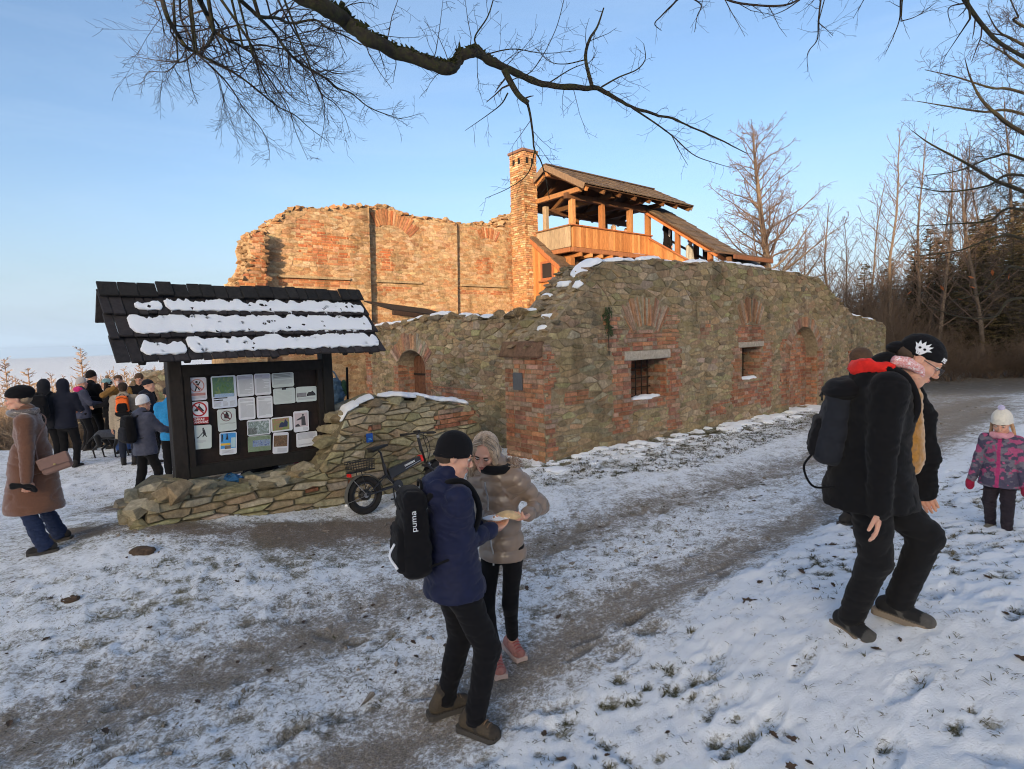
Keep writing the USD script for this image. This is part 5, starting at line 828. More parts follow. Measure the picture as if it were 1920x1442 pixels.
for i, (H, W, wh, dn) in enumerate([(9.5, 1.9, .30, 7), (8.0, 2.2, .28, 7), (11.5, 2.0, .33, 7)]):
    m, b = spray_mesh(H, W, 100 + i, wh, dn, nl=.26, bottom=.03, wid=.07); protos.append((H, m, b))
ORD = ['first', 'second', 'third', 'fourth', 'fifth', 'sixth', 'seventh', 'eighth', 'ninth', 'tenth', 'eleventh', 'twelfth', 'thirteenth', 'fourteenth', 'fifteenth', 'sixteenth', 'seventeenth', 'eighteenth', 'nineteenth', 'twentieth', 'twenty-first', 'twenty-second', 'twenty-third', 'twenty-fourth', 'twenty-fifth', 'twenty-sixth', 'twenty-seventh', 'twenty-eighth', 'twenty-ninth', 'thirtieth', 'thirty-first', 'thirty-second']
spots = []
fr_ = np.random.default_rng(9)
for Y, x0, x1, n in ((22.5, 1965, 2120, 3), (25, 1790, 2080, 7), (28, 1700, 2060, 9), (32, 1610, 2020, 11), (37, 1570, 1990, 11), (43, 1530, 1950, 9)):
    for i in range(n): spots.append((x0 + (x1 - x0) * (i + fr_.uniform(.15, .85)) / n, Y + fr_.uniform(-1.2, 1.2)))
def crown_top(px): return np.interp(px, [1530, 1600, 1700, 1750, 1850, 1920, 2100], [575, 545, 490, 455, 415, 395, 380])
srcs = []
words = ['front row by the bend of the track', 'second row of the forest edge', 'third row behind the slim bare stems', 'back rows of the dark forest', 'far back rows of the dark forest', 'deepest rows of the dark forest']
rowof = lambda Y: 0 if Y < 23.5 else 1 if Y < 26.5 else 2 if Y < 30 else 3 if Y < 34.5 else 4 if Y < 40 else 5
for i, (px, Y) in enumerate(spots):
    p = at_xy(px, Y, -.1); row = rowof(Y); hs_ = (at_depth(px, crown_top(px) + fr_.uniform(-45, 35), Y)[2] - p[2]) / protos[i % 3][0]; sc3 = (max(hs_, .55) * 1.15, max(hs_, .55) * 1.15, max(hs_, .3)); lab = f'{ORD[sum(1 for a, b in spots if a < px and rowof(b) == row)]} dark spruce from the left in the {words[row]}'; k = i % 3
    if i < 3:
        H, m, b = protos[k]; T = thing('spruce_tree', lab, 'tree', (0, 0, 0), f'spruces, {words[row]}'); q = tube([(0, 0, -.3), (0, 0, H * .5), (0, 0, H * .97)], [.14, .08, .01], 7); part(T, 'trunk', q, BARK); part(T, 'branches', b, BARK); part(T, 'needles', m, NEED, kind='stuff'); srcs.append(T)
        x = UsdGeom.Xform(stage.GetPrimAtPath(T)); x.ClearXformOpOrder(); x.AddTransformOp().Set(xf(p, fr_.uniform(0, 6), sc3))
    else: copy_of(srcs[k], 'spruce_tree', lab, p, fr_.uniform(0, 6.28), sc3, f'spruces, {words[row]}')

# ---------------------------------------------------------------- young larches and brush below the crowd, in the last sun
LARN = M('dry_larch_twigs', (.30, .22, .155), .9, noise=.3, scale=2); LART = M('larch_stem', (.22, .14, .085), .9)
lm, lb = spray_mesh(4.6, 1.0, 200, .2, 9, .12, .11, .05, .022); lm2, lb2 = spray_mesh(3.6, .9, 201, .19, 9, .1, .1, .05, .022); ls = []
for i, (px, top, Y) in enumerate([(150, 652, 19), (52, 690, 20), (8, 672, 21), (28, 704, 18.5), (95, 700, 23), (205, 694, 24), (232, 690, 22.5), (262, 684, 19.5), (118, 704, 18), (-20, 700, 19), (290, 690, 18), (178, 706, 21)]):
    p = at_depth(px, top, Y); g = Z(p[0], p[1]); h = p[2] - g; k = i % 2; lab = ['tallest young larch behind the crowd, above the tall man in black', 'young larch second from the left edge behind the woman in the brown coat', 'young larch at the left edge of the picture, above the black beret'][i] if i < 3 else f'{ORD[i - 3]} small dry larch among the brush, counted outward from the tallest'
    if i < 2:
        T = thing('young_larch', lab, 'tree', (0, 0, 0), 'young larches behind the crowd'); m, b, H = ((lm, lb, 4.6), (lm2, lb2, 3.6))[i]; part(T, 'trunk', tube([(0, 0, -.3), (0, 0, H * .6), (0, 0, H)], [.05, .03, .006], 6), LART); part(T, 'branches', b, LART); part(T, 'needles', m, LARN, kind='stuff'); ls.append((T, H))
        x = UsdGeom.Xform(stage.GetPrimAtPath(T)); x.ClearXformOpOrder(); x.AddTransformOp().Set(xf((p[0], p[1], g), 0, h / H))
    else: copy_of(ls[k][0], 'young_larch', lab, (p[0], p[1], g), i * 1.7, (h / ls[k][1] * .8, h / ls[k][1] * .8, h / ls[k][1]))
def bush(seed, n, H, spread, sub=1, rmin=.004):
    global tg
    tg = np.random.default_rng(seed); out = []
    for i in range(n):
        a = tg.uniform(0, 6.28); d = V(math.cos(a) * spread, math.sin(a) * spread, 1); W = wander(V(tg.normal(0, .25), tg.normal(0, .25), -.1), d, H * tg.uniform(.6, 1.05), 7, .09, V(0, 0, .1)); out.append((W, np.linspace(.013, rmin, 8), 3)); sprout(W, .008, rmin, .22, H * .26, sub, out, (18, 45), rmin, V(0, 0, .3), .25)
    return tubes(out)
BRUSH = [M('tan_brush', (.28, .205, .14), .9), M('grey_brush', (.2, .15, .12), .9), M('rust_brush', (.095, .066, .046), .9)]
def bush_thing(mesh, mat, label, group, p):
    T = thing('bush', label, 'bush', (0, 0, 0), group); part(T, 'stems', mesh, mat, kind='stuff'); x = UsdGeom.Xform(stage.GetPrimAtPath(T)); x.ClearXformOpOrder(); x.AddTransformOp().Set(xf(p, 0, 1.0)); return T
bsrc = [bush_thing(bush(300, 60, 3.0, .42, 1, .0062), BRUSH[0], 'tan leafless brush, largest behind the crowd', 'brush behind the crowd', at_xy(225, 17.5, -.1))]
bl_ = [(255, 705, 18), (285, 700, 19), (312, 715, 17), (200, 712, 20), (120, 722, 18.5), (70, 725, 17), (20, 728, 16.5), (-30, 720, 17.5), (338, 700, 20), (160, 730, 16.6), (95, 712, 21), (40, 715, 22), (270, 692, 22), (325, 690, 23), (182, 704, 23), (-10, 712, 24), (130, 745, 15.8), (60, 748, 15.5), (10, 750, 15.3), (240, 722, 16.5), (35, 738, 19), (148, 716, 25), (215, 700, 26), (300, 694, 26), (75, 720, 26), (-5, 735, 15.8), (100, 740, 17)]
for px, top, Y in bl_:
    p = at_depth(px, top, Y); gr = Z(p[0], p[1]) - .1; copy_of(bsrc[0], 'bush', f'{ORD[sum(1 for a, *_ in bl_ if a < px)]} clump of tan leafless brush from the left behind the crowd', (p[0], p[1], gr), Y * 3.1, (1.15, 1.15, (p[2] - gr) / 2.9), 'brush behind the crowd')
b2 = bush_thing(bush(310, 40, 3.4, .5, 1, .005), BRUSH[2], 'tall brown leafless brush beside the far end of the long wall', 'brush at the forest edge', at_xy(1700, 22, -.1))
eb_ = [(1620, 25, 1.15), (1660, 23, 1.0), (1745, 22, .9), (1790, 21.5, .75), (1580, 27, 1.2), (1830, 22, .8), (1870, 21.5, .7), (1905, 21.5, .8), (1950, 21, .8), (1545, 29, 1.2), (1640, 28, 1.3), (1765, 24, 1.1), (1850, 24, 1.1), (1920, 24, 1.2), (1690, 25, 1.2), (1990, 20, .9), (1600, 30, 1.5), (1720, 27, 1.5), (1770, 28, 1.6), (1815, 26, 1.5), (1880, 27, 1.6), (1935, 27, 1.7), (1665, 31, 1.5), (1530, 33, 1.4), (1840, 30, 1.9), (1900, 31, 2.0)]
for i, (px, Y, s) in enumerate(eb_):
    copy_of(b2, 'bush', f'{ORD[sum(1 for a, *_ in eb_ if a < px)]} clump of brown leafless brush from the left along the dark forest edge', at_xy(px, Y, -.1), i * 2.1, (s, s, s * (1.15 if px < 1690 else .62)), 'brush at the forest edge')
# ================================================================ the folding electric bicycle leaning on the low wall
p0 = on_ground(688, 964); tilt = math.radians(7); BY = unit(UP * math.cos(tilt) - KN * math.sin(tilt)); BZ = unit(np.cross(KD, BY)); BF = Frame(p0, KD, BY, BZ if BZ @ KN > 0 else -BZ); bn = BF.n
bq = lambda px, py, z=0.0: BF.p(*BF.q(px, py), z)
T = thing('bicycle', 'black folding electric bicycle with wire basket leaning on the low stone wall', 'bicycle', p0)
PAINT = M('satin_black_paint', (.012, .012, .016), .35, spec=.5); TYRE = M('tyre_rubber', (.014, .013, .013), .85, bump=.3, bscale=120); ALU = M('brushed_alloy', (.35, .35, .36), .35, .9); GUARD = M('grey_mudguard', (.19, .19, .18), .5); BRED = M('red_reflector', (.55, .02, .015), .3); YEL = M('yellow_band', (.6, .62, .03), .5); BLKP = M('black_plastic', (.015, .015, .016), .5)
RW = .255; hub = BF.p(0, RW); fx = BF.q(824, 905)[0]; fhub = BF.p(fx, RW - .0)
def ringpts(c, r, a0=0, a1=360, n=40): return [c + KD * r * math.cos(t) + BY * r * math.sin(t) for t in np.radians(np.linspace(a0, a1, n))]
for c in (hub, fhub):
    w = part(T, 'wheel', tube([c - bn * .05, c + bn * .05], .035, 16), ALU); part(w, 'tyre', tube(ringpts(c, RW - .042), .043, 12, False), TYRE, True); part(w, 'rim', tube(ringpts(c, RW - .09), .016, 8, False), PAINT, True)
    for i in range(18): a = i * math.pi / 9; part(w, 'spoke', tube([c + bn * .03 * (-1) ** i, c + (KD * math.cos(a) + BY * math.sin(a)) * (RW - .09)], .0022, 4), ALU)
bb = bq(744, 910); seat = bq(709, 842); s0 = bq(714, 850); s1 = bq(724, 890); hd0, hd1 = bq(790, 845), bq(798, 872)
fr = cat([tube([s1, bb], .02, 10), tube([s0 * .5 + s1 * .5, s1], .024, 10)] + [tube([bb + bn * sx * .03, hub + bn * sx * .07], .011, 8) for sx in (-1, 1)] + [tube([s1 + bn * sx * .02, hub + bn * sx * .07], .009, 8) for sx in (-1, 1)]); part(T, 'rear_frame', fr, PAINT, True)
m0, m1 = bq(729, 889), bq(790, 858); u = unit(m1 - m0); vv = unit(np.cross(bn, u)); part(T, 'main_beam', hull([m + vv * sy * hh + bn * sz * .032 for m, hh in ((m0, .072), (m0 * .7 + m1 * .3, .062), (m1, .036)) for sy in (-1, 1) for sz in (-1, 1)]), PAINT)
part(T, 'beam_stripe', hull([m0 * a + m1 * (1 - a) + vv * h + bn * z for a, h in ((.55, -.03), (.08, -.018)) for h in (h - .004, h + .004) for z in (.03, .0345)]), ALU); part(T, 'head_block', hull([x + vv * sy * .03 + bn * sz * .03 + u * .01 for x in (hd0, hd1) for sy in (-1, 1) for sz in (-1, 1)]), PAINT); part(T, 'red_latch', hull([m1 - u * .015 + vv * sy * .045 + u * sx * .018 + bn * sz * .038 for sx in (-1, 1) for sy in (-1, 1) for sz in (-1, 1)]), BRED)
mt = meshkit.text_mesh('SAMEBIKE', .026, .002, True); v = np.array(mt.vertices); v[:, 0] -= v[:, 0].mean(); bf = Frame(m0 * .42 + m1 * .58 + bn * .0335 + vv * .0, u, vv, bn); part(T, 'lettering', (bf.P(v), np.array(mt.faces)), WT)
part(T, 'seat_post', tube([seat - BY * .02, s0, s1], .015, 10), PAINT, True); part(T, 'yellow_band', tube([s0 * .45 + s1 * .55, s0 * .2 + s1 * .8], .021, 12), YEL); part(T, 'saddle', wrinkle(hull([seat + KD * x + bn * y + BY * z for x, y, z in ((-.13, -.08, .03), (-.13, .08, .03), (-.12, -.07, -.03), (-.12, .07, -.03), (-.02, -.05, .035), (-.02, .05, .035), (.15, -.018, .045), (.15, .018, .045), (.15, 0, .01), (-.14, 0, .0))]), 0, 1, 1) if False else hull([seat + KD * x + bn * y + BY * z for x, y, z in ((-.13, -.08, .03), (-.13, .08, .03), (-.12, -.07, -.03), (-.12, .07, -.03), (-.06, -.085, .02), (-.06, .085, .02), (-.02, -.05, .035), (-.02, .05, .035), (.08, -.025, .05), (.08, .025, .05), (.15, -.018, .048), (.15, .018, .048), (.16, 0, .02), (-.145, 0, .01))]), BLKP, True)
st0 = bq(782, 812); part(T, 'stem', tube([hd0, (hd0 + st0) / 2, st0], [.026, .02, .017], 12), PAINT, True); part(T, 'stem_clamp', tube([hd0 * .25 + st0 * .75, hd0 * .1 + st0 * .9], .022, 10), ALU)
hb = unit(bn * .92 + KD * .35); part(T, 'handlebar', tube([st0 - hb * .29 - BY * .01, st0, st0 + hb * .27 - BY * .01], .012, 8), PAINT, True)
for sx in (-1, 1): part(T, 'grip', tube([st0 + hb * sx * .17 - BY * .006, st0 + hb * sx * .29 - BY * .01], .019, 10), BLKP, True); part(T, 'brake_lever', tube(spline([st0 + hb * sx * .15 + KD * .03, st0 + hb * sx * .2 + KD * .06 - BY * .01, st0 + hb * sx * .27 + KD * .055 - BY * .02], 8), .007, 6), BLKP, True); part(T, 'fork_leg', tube([hd1 + bn * sx * .05, fhub + bn * sx * .06], [.018, .014], 8), PAINT, True)
part(T, 'display', bevbox(st0 + BY * .025, KD * .05, hb * .09, BY * .03, .006), BLKP); part(T, 'fork_crown', tube([hd1 - bn * .07, hd1 + bn * .07], .022, 8), PAINT, True); part(T, 'head_lamp', ball(hd1 + KD * .06 + BY * .0, (.035, .035, .035), 2), ALU, True)
for o, k in ((.02, .1), (-.02, .14)): part(T, 'cable', tube(spline([st0 + hb * .1 * np.sign(o) + KD * .02, st0 + KD * k - BY * .07, hd0 + KD * k * 1.1 - BY * .02, hd1 + KD * .03 + bn * o], 20), .006, 6), BLKP, True)
part(T, 'chain_ring', revolve([(.0, .03), (.075, .03), (.082, .034), (.075, .038), (0, .038)], 28, bb, bn), PAINT, True); part(T, 'hub_motor', revolve([(0, -.05), (.07, -.045), (.075, 0), (.07, .045), (0, .05)], 24, hub, bn), BLKP, True)
for sx in (-1, 1): e = bb + (KD * .1 - BY * .13) * sx + bn * .06 * sx; part(T, 'crank', tube([bb + bn * .05 * sx, e], .011, 8), ALU, True); part(T, 'pedal', bevbox(e + bn * .05 * sx, KD * .08, bn * .09, BY * .022, .005), BLKP)
for c, a0, a1 in ((hub, 15, 200), (fhub, 20, 150)):
    P = ringpts(c, RW + .028, a0, a1, 24); vs = np.vstack([[p + bn * y - (p - c) / RW * abs(y) * .25 for y in (-.045, -.02, .02, .045)] for p in P]); i = np.arange(23)[:, None] * 4; j = np.arange(3)[None]; f = quadsplit(np.stack([i + j, i + j + 1, i + 4 + j + 1, i + 4 + j], -1).reshape(-1, 4)); part(T, 'mudguard', (np.vstack([vs, vs - 0]), np.vstack([f, f[:, ::-1] + len(vs)])), GUARD if a1 == 200 else PAINT, True)
for a in (125, 190): part(T, 'mudguard_stay', tube([hub + bn * .07, hub + (KD * math.cos(math.radians(a)) + BY * math.sin(math.radians(a))) * (RW + .02) + bn * .04], .004, 5), ALU)
part(T, 'reflector', ball(hub + (KD * math.cos(math.radians(196)) + BY * math.sin(math.radians(196))) * (RW + .03), (.022, .022, .022), 2), WT, True); rk = hub + BY * (RW + .07); part(T, 'rack', cat([tube([rk - KD * .2 + bn * y, rk + KD * .16 + bn * y], .006, 6) for y in (-.06, -.02, .02, .06)] + [tube([rk + KD * x - bn * .06, rk + KD * x + bn * .06], .006, 6) for x in (-.2, -.05, .1)] + [tube([hub + bn * y * 1.1, rk - KD * .05 + bn * y], .006, 6) for y in (-.07, .07)]), BLKP, True); part(T, 'tail_light', bevbox(rk - KD * .19 - BY * .03, KD * .03, bn * .09, BY * .045, .008), BRED)
bk0 = rk + BY * .012 - KD * .02; wires = []
for z in np.linspace(0, .13, 5): k = 1 + z * .6; r = [bk0 + KD * sx * .15 * k + bn * sy * .10 * k + BY * z for sx, sy in ((-1, -1), (1, -1), (1, 1), (-1, 1), (-1, -1))]; wires += [tube([a, b], .0035 if z < .12 else .006, 5) for a, b in zip(r[:-1], r[1:])]
for sx, sy, n, horiz in ((0, -1, 9, 1), (0, 1, 9, 1), (-1, 0, 6, 0), (1, 0, 6, 0)):
    for t in np.linspace(-1, 1, n): w = (lambda k, z: bk0 + KD * (.15 * t if horiz else .15 * sx) * k + bn * (.10 * sy if horiz else .10 * t) * k + BY * z); wires.append(tube([w(1, 0), w(1.078, .13)], .003, 5))
for t in np.linspace(-1, 1, 8): wires.append(tube([bk0 + KD * .15 * t - bn * .1, bk0 + KD * .15 * t + bn * .1], .003, 5))
part(T, 'basket', cat(wires), BLKP); part(T, 'kick_stand', tube([bb - BY * .02 - KD * .06, BF.p(*(np.array(BF.q(744, 910)) * (1, 0) + (-.12, .03)), .10)], .009, 6), BLKP)
# ================================================================ people: smooth signed-distance bodies and clothes
def axis_grid(lo, hi, coarse, fine, ranges):
    """Sorted coordinates, finely spaced inside the given ranges."""
    x, out = lo, []
    while x < hi + coarse:
        out.append(x); x += fine if any(a - coarse <= x <= b for a, b in ranges) else coarse
    return np.array(out, np.float32)
class SDF:
    def __init__(s, lo, hi, h, fine=None, boxes=()):
        f = fine or h; s.X = [axis_grid(lo[k], hi[k], h, f, [(b[0][k], b[1][k]) for b in boxes]) for k in range(3)]; s.F = np.full([len(x) for x in s.X], 1.0, np.float32)
    def _sub(s, lo, hi): return [slice(max(np.searchsorted(x, a) - 1, 0), np.searchsorted(x, b) + 1) for x, a, b in zip(s.X, lo, hi)]
    def _mix(s, sl, d, k, cut):
        a = s.F[tuple(sl)]
        if a.size == 0: return
        if cut: d = -d; h = np.clip(.5 - .5 * (d - a) / k, 0, 1); s.F[tuple(sl)] = a * h + d * (1 - h) + k * h * (1 - h) if k else np.maximum(a, d)
        else: h = np.clip(.5 + .5 * (a - d) / k, 0, 1); s.F[tuple(sl)] = a * (1 - h) + d * h - k * h * (1 - h)
    def _pts(s, sl): return [s.X[0][sl[0]][:, None, None], s.X[1][sl[1]][None, :, None], s.X[2][sl[2]][None, None, :]]
    def cone(s, p, q, r0, r1=None, k=.03, cut=False, sq=None):
        """Tapered round bone; sq = (direction, factor) flattens it along a direction."""
        p, q = np.asarray(p, float), np.asarray(q, float); r1 = r0 if r1 is None else r1; m = max(r0, r1) * (1 if sq is None else max(1, 1 / min(sq[1], 1))) + 2 * k + .03; sl = s._sub(np.minimum(p, q) - m, np.maximum(p, q) + m); x, y, z = s._pts(sl)
        d = q - p; L2 = max(d @ d, 1e-9); t = np.clip(((x - p[0]) * d[0] + (y - p[1]) * d[1] + (z - p[2]) * d[2]) / L2, 0, 1); e = [x - p[0] - t * d[0], y - p[1] - t * d[1], z - p[2] - t * d[2]]; n2 = e[0] ** 2 + e[1] ** 2 + e[2] ** 2
        if sq is not None: u = unit(sq[0]); w = e[0] * u[0] + e[1] * u[1] + e[2] * u[2]; n2 = n2 + w * w * (1 / sq[1] ** 2 - 1)
        s._mix(sl, (np.sqrt(n2) - (r0 + (r1 - r0) * t)).astype(np.float32), k, cut); return s
    def ell(s, c, r, R=None, k=.02, cut=False):
        c, r = np.asarray(c, float), np.asarray(r, float); m = r.max() + 2 * k + .02; sl = s._sub(c - m, c + m); x, y, z = s._pts(sl); R = np.eye(3) if R is None else np.asarray(R)   # columns of R: the axes
        e = [((x - c[0]) * R[0, i] + (y - c[1]) * R[1, i] + (z - c[2]) * R[2, i]) / r[i] for i in range(3)]; k0 = np.sqrt(sum(v * v for v in e)) + 1e-9; k1 = np.sqrt(sum((v / r[i]) ** 2 for i, v in enumerate(e))) + 1e-9
        s._mix(sl, (k0 * (k0 - 1) / k1).astype(np.float32), k, cut); return s
    def rbox(s, c, A, half, r, k=.02, taper=0.):
        """Rounded box; A: three axes as rows; taper narrows it towards the end of the second axis."""
        c = np.asarray(c, float); A = np.array([unit(a) for a in A]); half = np.asarray(half, float); m = np.linalg.norm(half) + 2 * k; sl = s._sub(c - m, c + m); x, y, z = s._pts(sl); q = [(x - c[0]) * a[0] + (y - c[1]) * a[1] + (z - c[2]) * a[2] for a in A]; t = 1 - taper * (.5 + .5 * q[1] / half[1])
        e = [np.abs(q[0] / t) - half[0] + r, np.abs(q[1]) - half[1] + r, np.abs(q[2] / t) - half[2] + r]; d = np.sqrt(sum(np.maximum(v, 0) ** 2 for v in e)) + np.minimum(np.maximum(np.maximum(e[0], e[1]), e[2]), 0) - r; s._mix(sl, d.astype(np.float32), k, False); return s
    def half(s, p, n, around=None):
        """Cuts away everything on the n side of the plane through p (only near p if around is given)."""
        n = unit(n); p = np.asarray(p, float); sl = [slice(None)] * 3 if around is None else s._sub(p - around, p + around); x, y, z = s._pts(sl); d = ((x - p[0]) * n[0] + (y - p[1]) * n[1] + (z - p[2]) * n[2]).astype(np.float32); s.F[tuple(sl)] = np.maximum(s.F[tuple(sl)], d); return s
    def mesh(s):
        F = s.F; F[0], F[-1], F[:, 0], F[:, -1], F[:, :, 0], F[:, :, -1] = [np.maximum(v, 1e-3) for v in (F[0], F[-1], F[:, 0], F[:, -1], F[:, :, 0], F[:, :, -1])]
        I = F < 0; c = np.zeros([n - 1 for n in F.shape], np.int8); off = [(i, j, k) for i in (0, 1) for j in (0, 1) for k in (0, 1)]; n0, n1, n2 = F.shape
        for i, j, k in off: c += I[i:n0 - 1 + i, j:n1 - 1 + j, k:n2 - 1 + k]
        cell = np.argwhere((c > 0) & (c < 8)); num = -np.ones(c.shape, np.int64); num[tuple(cell.T)] = np.arange(len(cell)); acc = np.zeros((len(cell), 3)); cnt = np.zeros(len(cell)); G = [x.astype(float) for x in s.X]
        for ax in range(3):
            for a in (0, 1):
                for b in (0, 1):
                    o = [0, 0, 0]; o[(ax + 1) % 3], o[(ax + 2) % 3] = a, b; i0 = cell + o; i1 = i0.copy(); i1[:, ax] += 1; f0, f1 = F[tuple(i0.T)].astype(float), F[tuple(i1.T)].astype(float); x = (f0 < 0) != (f1 < 0); t = f0 / np.where(f0 == f1, 1, f0 - f1)
                    for d in range(3): g0 = G[d][i0[:, d]]; acc[:, d] += np.where(x, g0 + (G[d][i1[:, d]] - g0) * t if d == ax else g0, 0)
                    cnt += x
        v = acc / np.maximum(cnt, 1)[:, None]; fs = []
        for ax in range(3):
            u, w = (ax + 1) % 3, (ax + 2) % 3; A = np.take(I, range(0, F.shape[ax] - 1), ax); Bq = np.take(I, range(1, F.shape[ax]), ax); e = np.argwhere(A != Bq); e = e[(e[:, u] > 0) & (e[:, w] > 0) & (e[:, u] < F.shape[u] - 1) & (e[:, w] < F.shape[w] - 1)]
            if not len(e): continue
            ins = A[tuple(e.T)]; q = []
            for du, dw in ((-1, -1), (0, -1), (0, 0), (-1, 0)): g = e.copy(); g[:, u] += du; g[:, w] += dw; q.append(num[tuple(g.T)])
            q = np.stack(q, 1); q[~ins] = q[~ins][:, ::-1]; fs.append(quadsplit(q))
        return v, np.vstack(fs)
def normals(v, f):
    n = np.zeros_like(v); c = np.cross(v[f[:, 1]] - v[f[:, 0]], v[f[:, 2]] - v[f[:, 0]])
    for k in range(3): np.add.at(n, f[:, k], c)
    return n / (np.linalg.norm(n, axis=1, keepdims=True) + 1e-12)
def relax(v, f, n=2, lam=.5):
    e = np.vstack([f[:, [0, 1]], f[:, [1, 2]], f[:, [2, 0]]]); e = np.vstack([e, e[:, ::-1]])
    for _ in range(n):
        s = np.zeros_like(v); c = np.zeros(len(v)); np.add.at(s, e[:, 0], v[e[:, 1]]); np.add.at(c, e[:, 0], 1); v = v + lam * (s / np.maximum(c, 1)[:, None] - v)
    return v
def wrinkle(m, amp, scale, seed, quilt=None, bones=None, pitch=.07):
    """Creases in cloth; quilt > 0 swells it between stitched seams across the given bones."""
    v, f = m; v = relax(v, f, 2); n = normals(v, f); d = amp * (noise3(v * np.array([1, 1, 1.6]), scale, 3, seed) - .5) * 2; g = noise3(v * np.array([.8, .8, 1.7]), scale * 1.25, 2, seed + 11); d -= amp * .8 * np.clip(1 - np.abs(g - .5) * 8, 0, 1) ** 1.5
    if quilt:
        best, t = np.full(len(v), 9.), np.zeros(len(v))
        for p, q in bones:
            a = q - p; L = np.linalg.norm(a); u = np.clip((v - p) @ a / L ** 2, -.3, 1.3); g = np.linalg.norm(v - p - u[:, None] * a, axis=1); t = np.where(g < best, u * L, t); best = np.minimum(g, best)
        d += quilt * (np.abs(np.sin(math.pi * (t / pitch + .12 * noise3(v, 5, 2, seed + 4)))) ** .6 - .75)
    return (v + n * d[:, None], f)
def ik(a, c, l1, l2, hint):
    a, c = np.asarray(a, float), np.asarray(c, float); d = c - a; L = np.linalg.norm(d); u = d / max(L, 1e-9); L = min(L, (l1 + l2) * .999); x = (l1 * l1 - l2 * l2 + L * L) / (2 * L); h = math.sqrt(max(l1 * l1 - x * x, 0)); w = np.asarray(hint, float); w = w - u * (w @ u); return a + u * x + unit(w) * h
def rot(yaw=0, pitch=0, roll=0):
    """Columns: right, forward, up of a head turned by yaw (to its left), bowed by pitch, tilted by roll; degrees."""
    y, p, r = map(math.radians, (yaw, pitch, roll)); Rz = np.array([[math.cos(y), -math.sin(y), 0], [math.sin(y), math.cos(y), 0], [0, 0, 1]]); Rx = np.array([[1, 0, 0], [0, math.cos(p), math.sin(p)], [0, -math.sin(p), math.cos(p)]]); Ry = np.array([[math.cos(r), 0, math.sin(r)], [0, 1, 0], [-math.sin(r), 0, math.cos(r)]]); return Rz @ Rx @ Ry
FAB = {}
def fabric(name, c, rough=.85, noise=.25, scale=30, sheen=.04, bump=.25, bscale=160, spec=.2, coat=0): return M(name, c, rough, noise=noise, scale=scale, bump=bump, bscale=bscale, sheen=sheen, spec=spec, coat=coat)
SKIN = usdkit.material(stage, '/World/Looks/skin', {'p': ('principled_bsdf', {'roughness': .5, 'specular_ior_level': .35, 'subsurface_weight': .15, 'subsurface_scale': .012}), 'g': ('geometry', {}), 'n': ('noise_texture', {'scale': 26., 'detail': 4.}), 'r': ('rgb_ramp', {'ramp': [(0, (.42, .2, .14)), (.5, (.52, .28, .2)), (1, (.58, .34, .25))]})}, [('g.position', 'n.vector'), ('n.fac', 'r.fac'), ('r.color', 'p.base_color')], surface='p.BSDF')
LIP = M('lips', (.36, .13, .11), .45); EYED = M('eye_dark', (.02, .014, .01), .3); EYEW = M('eye_white', (.5, .47, .45), .3); BROW = M('brow_hair', (.06, .04, .028), .9)
BLACK = fabric('black_cloth', (.0055, .0055, .007), spec=.12); NAVY = fabric('navy_cloth', (.007, .010, .036), .6); DENIM = fabric('denim', (.012, .021, .055)); RUBBER = M('shoe_sole', (.05, .045, .04), .8); LEATHER = fabric('dark_shoe', (.02, .018, .017), .6)
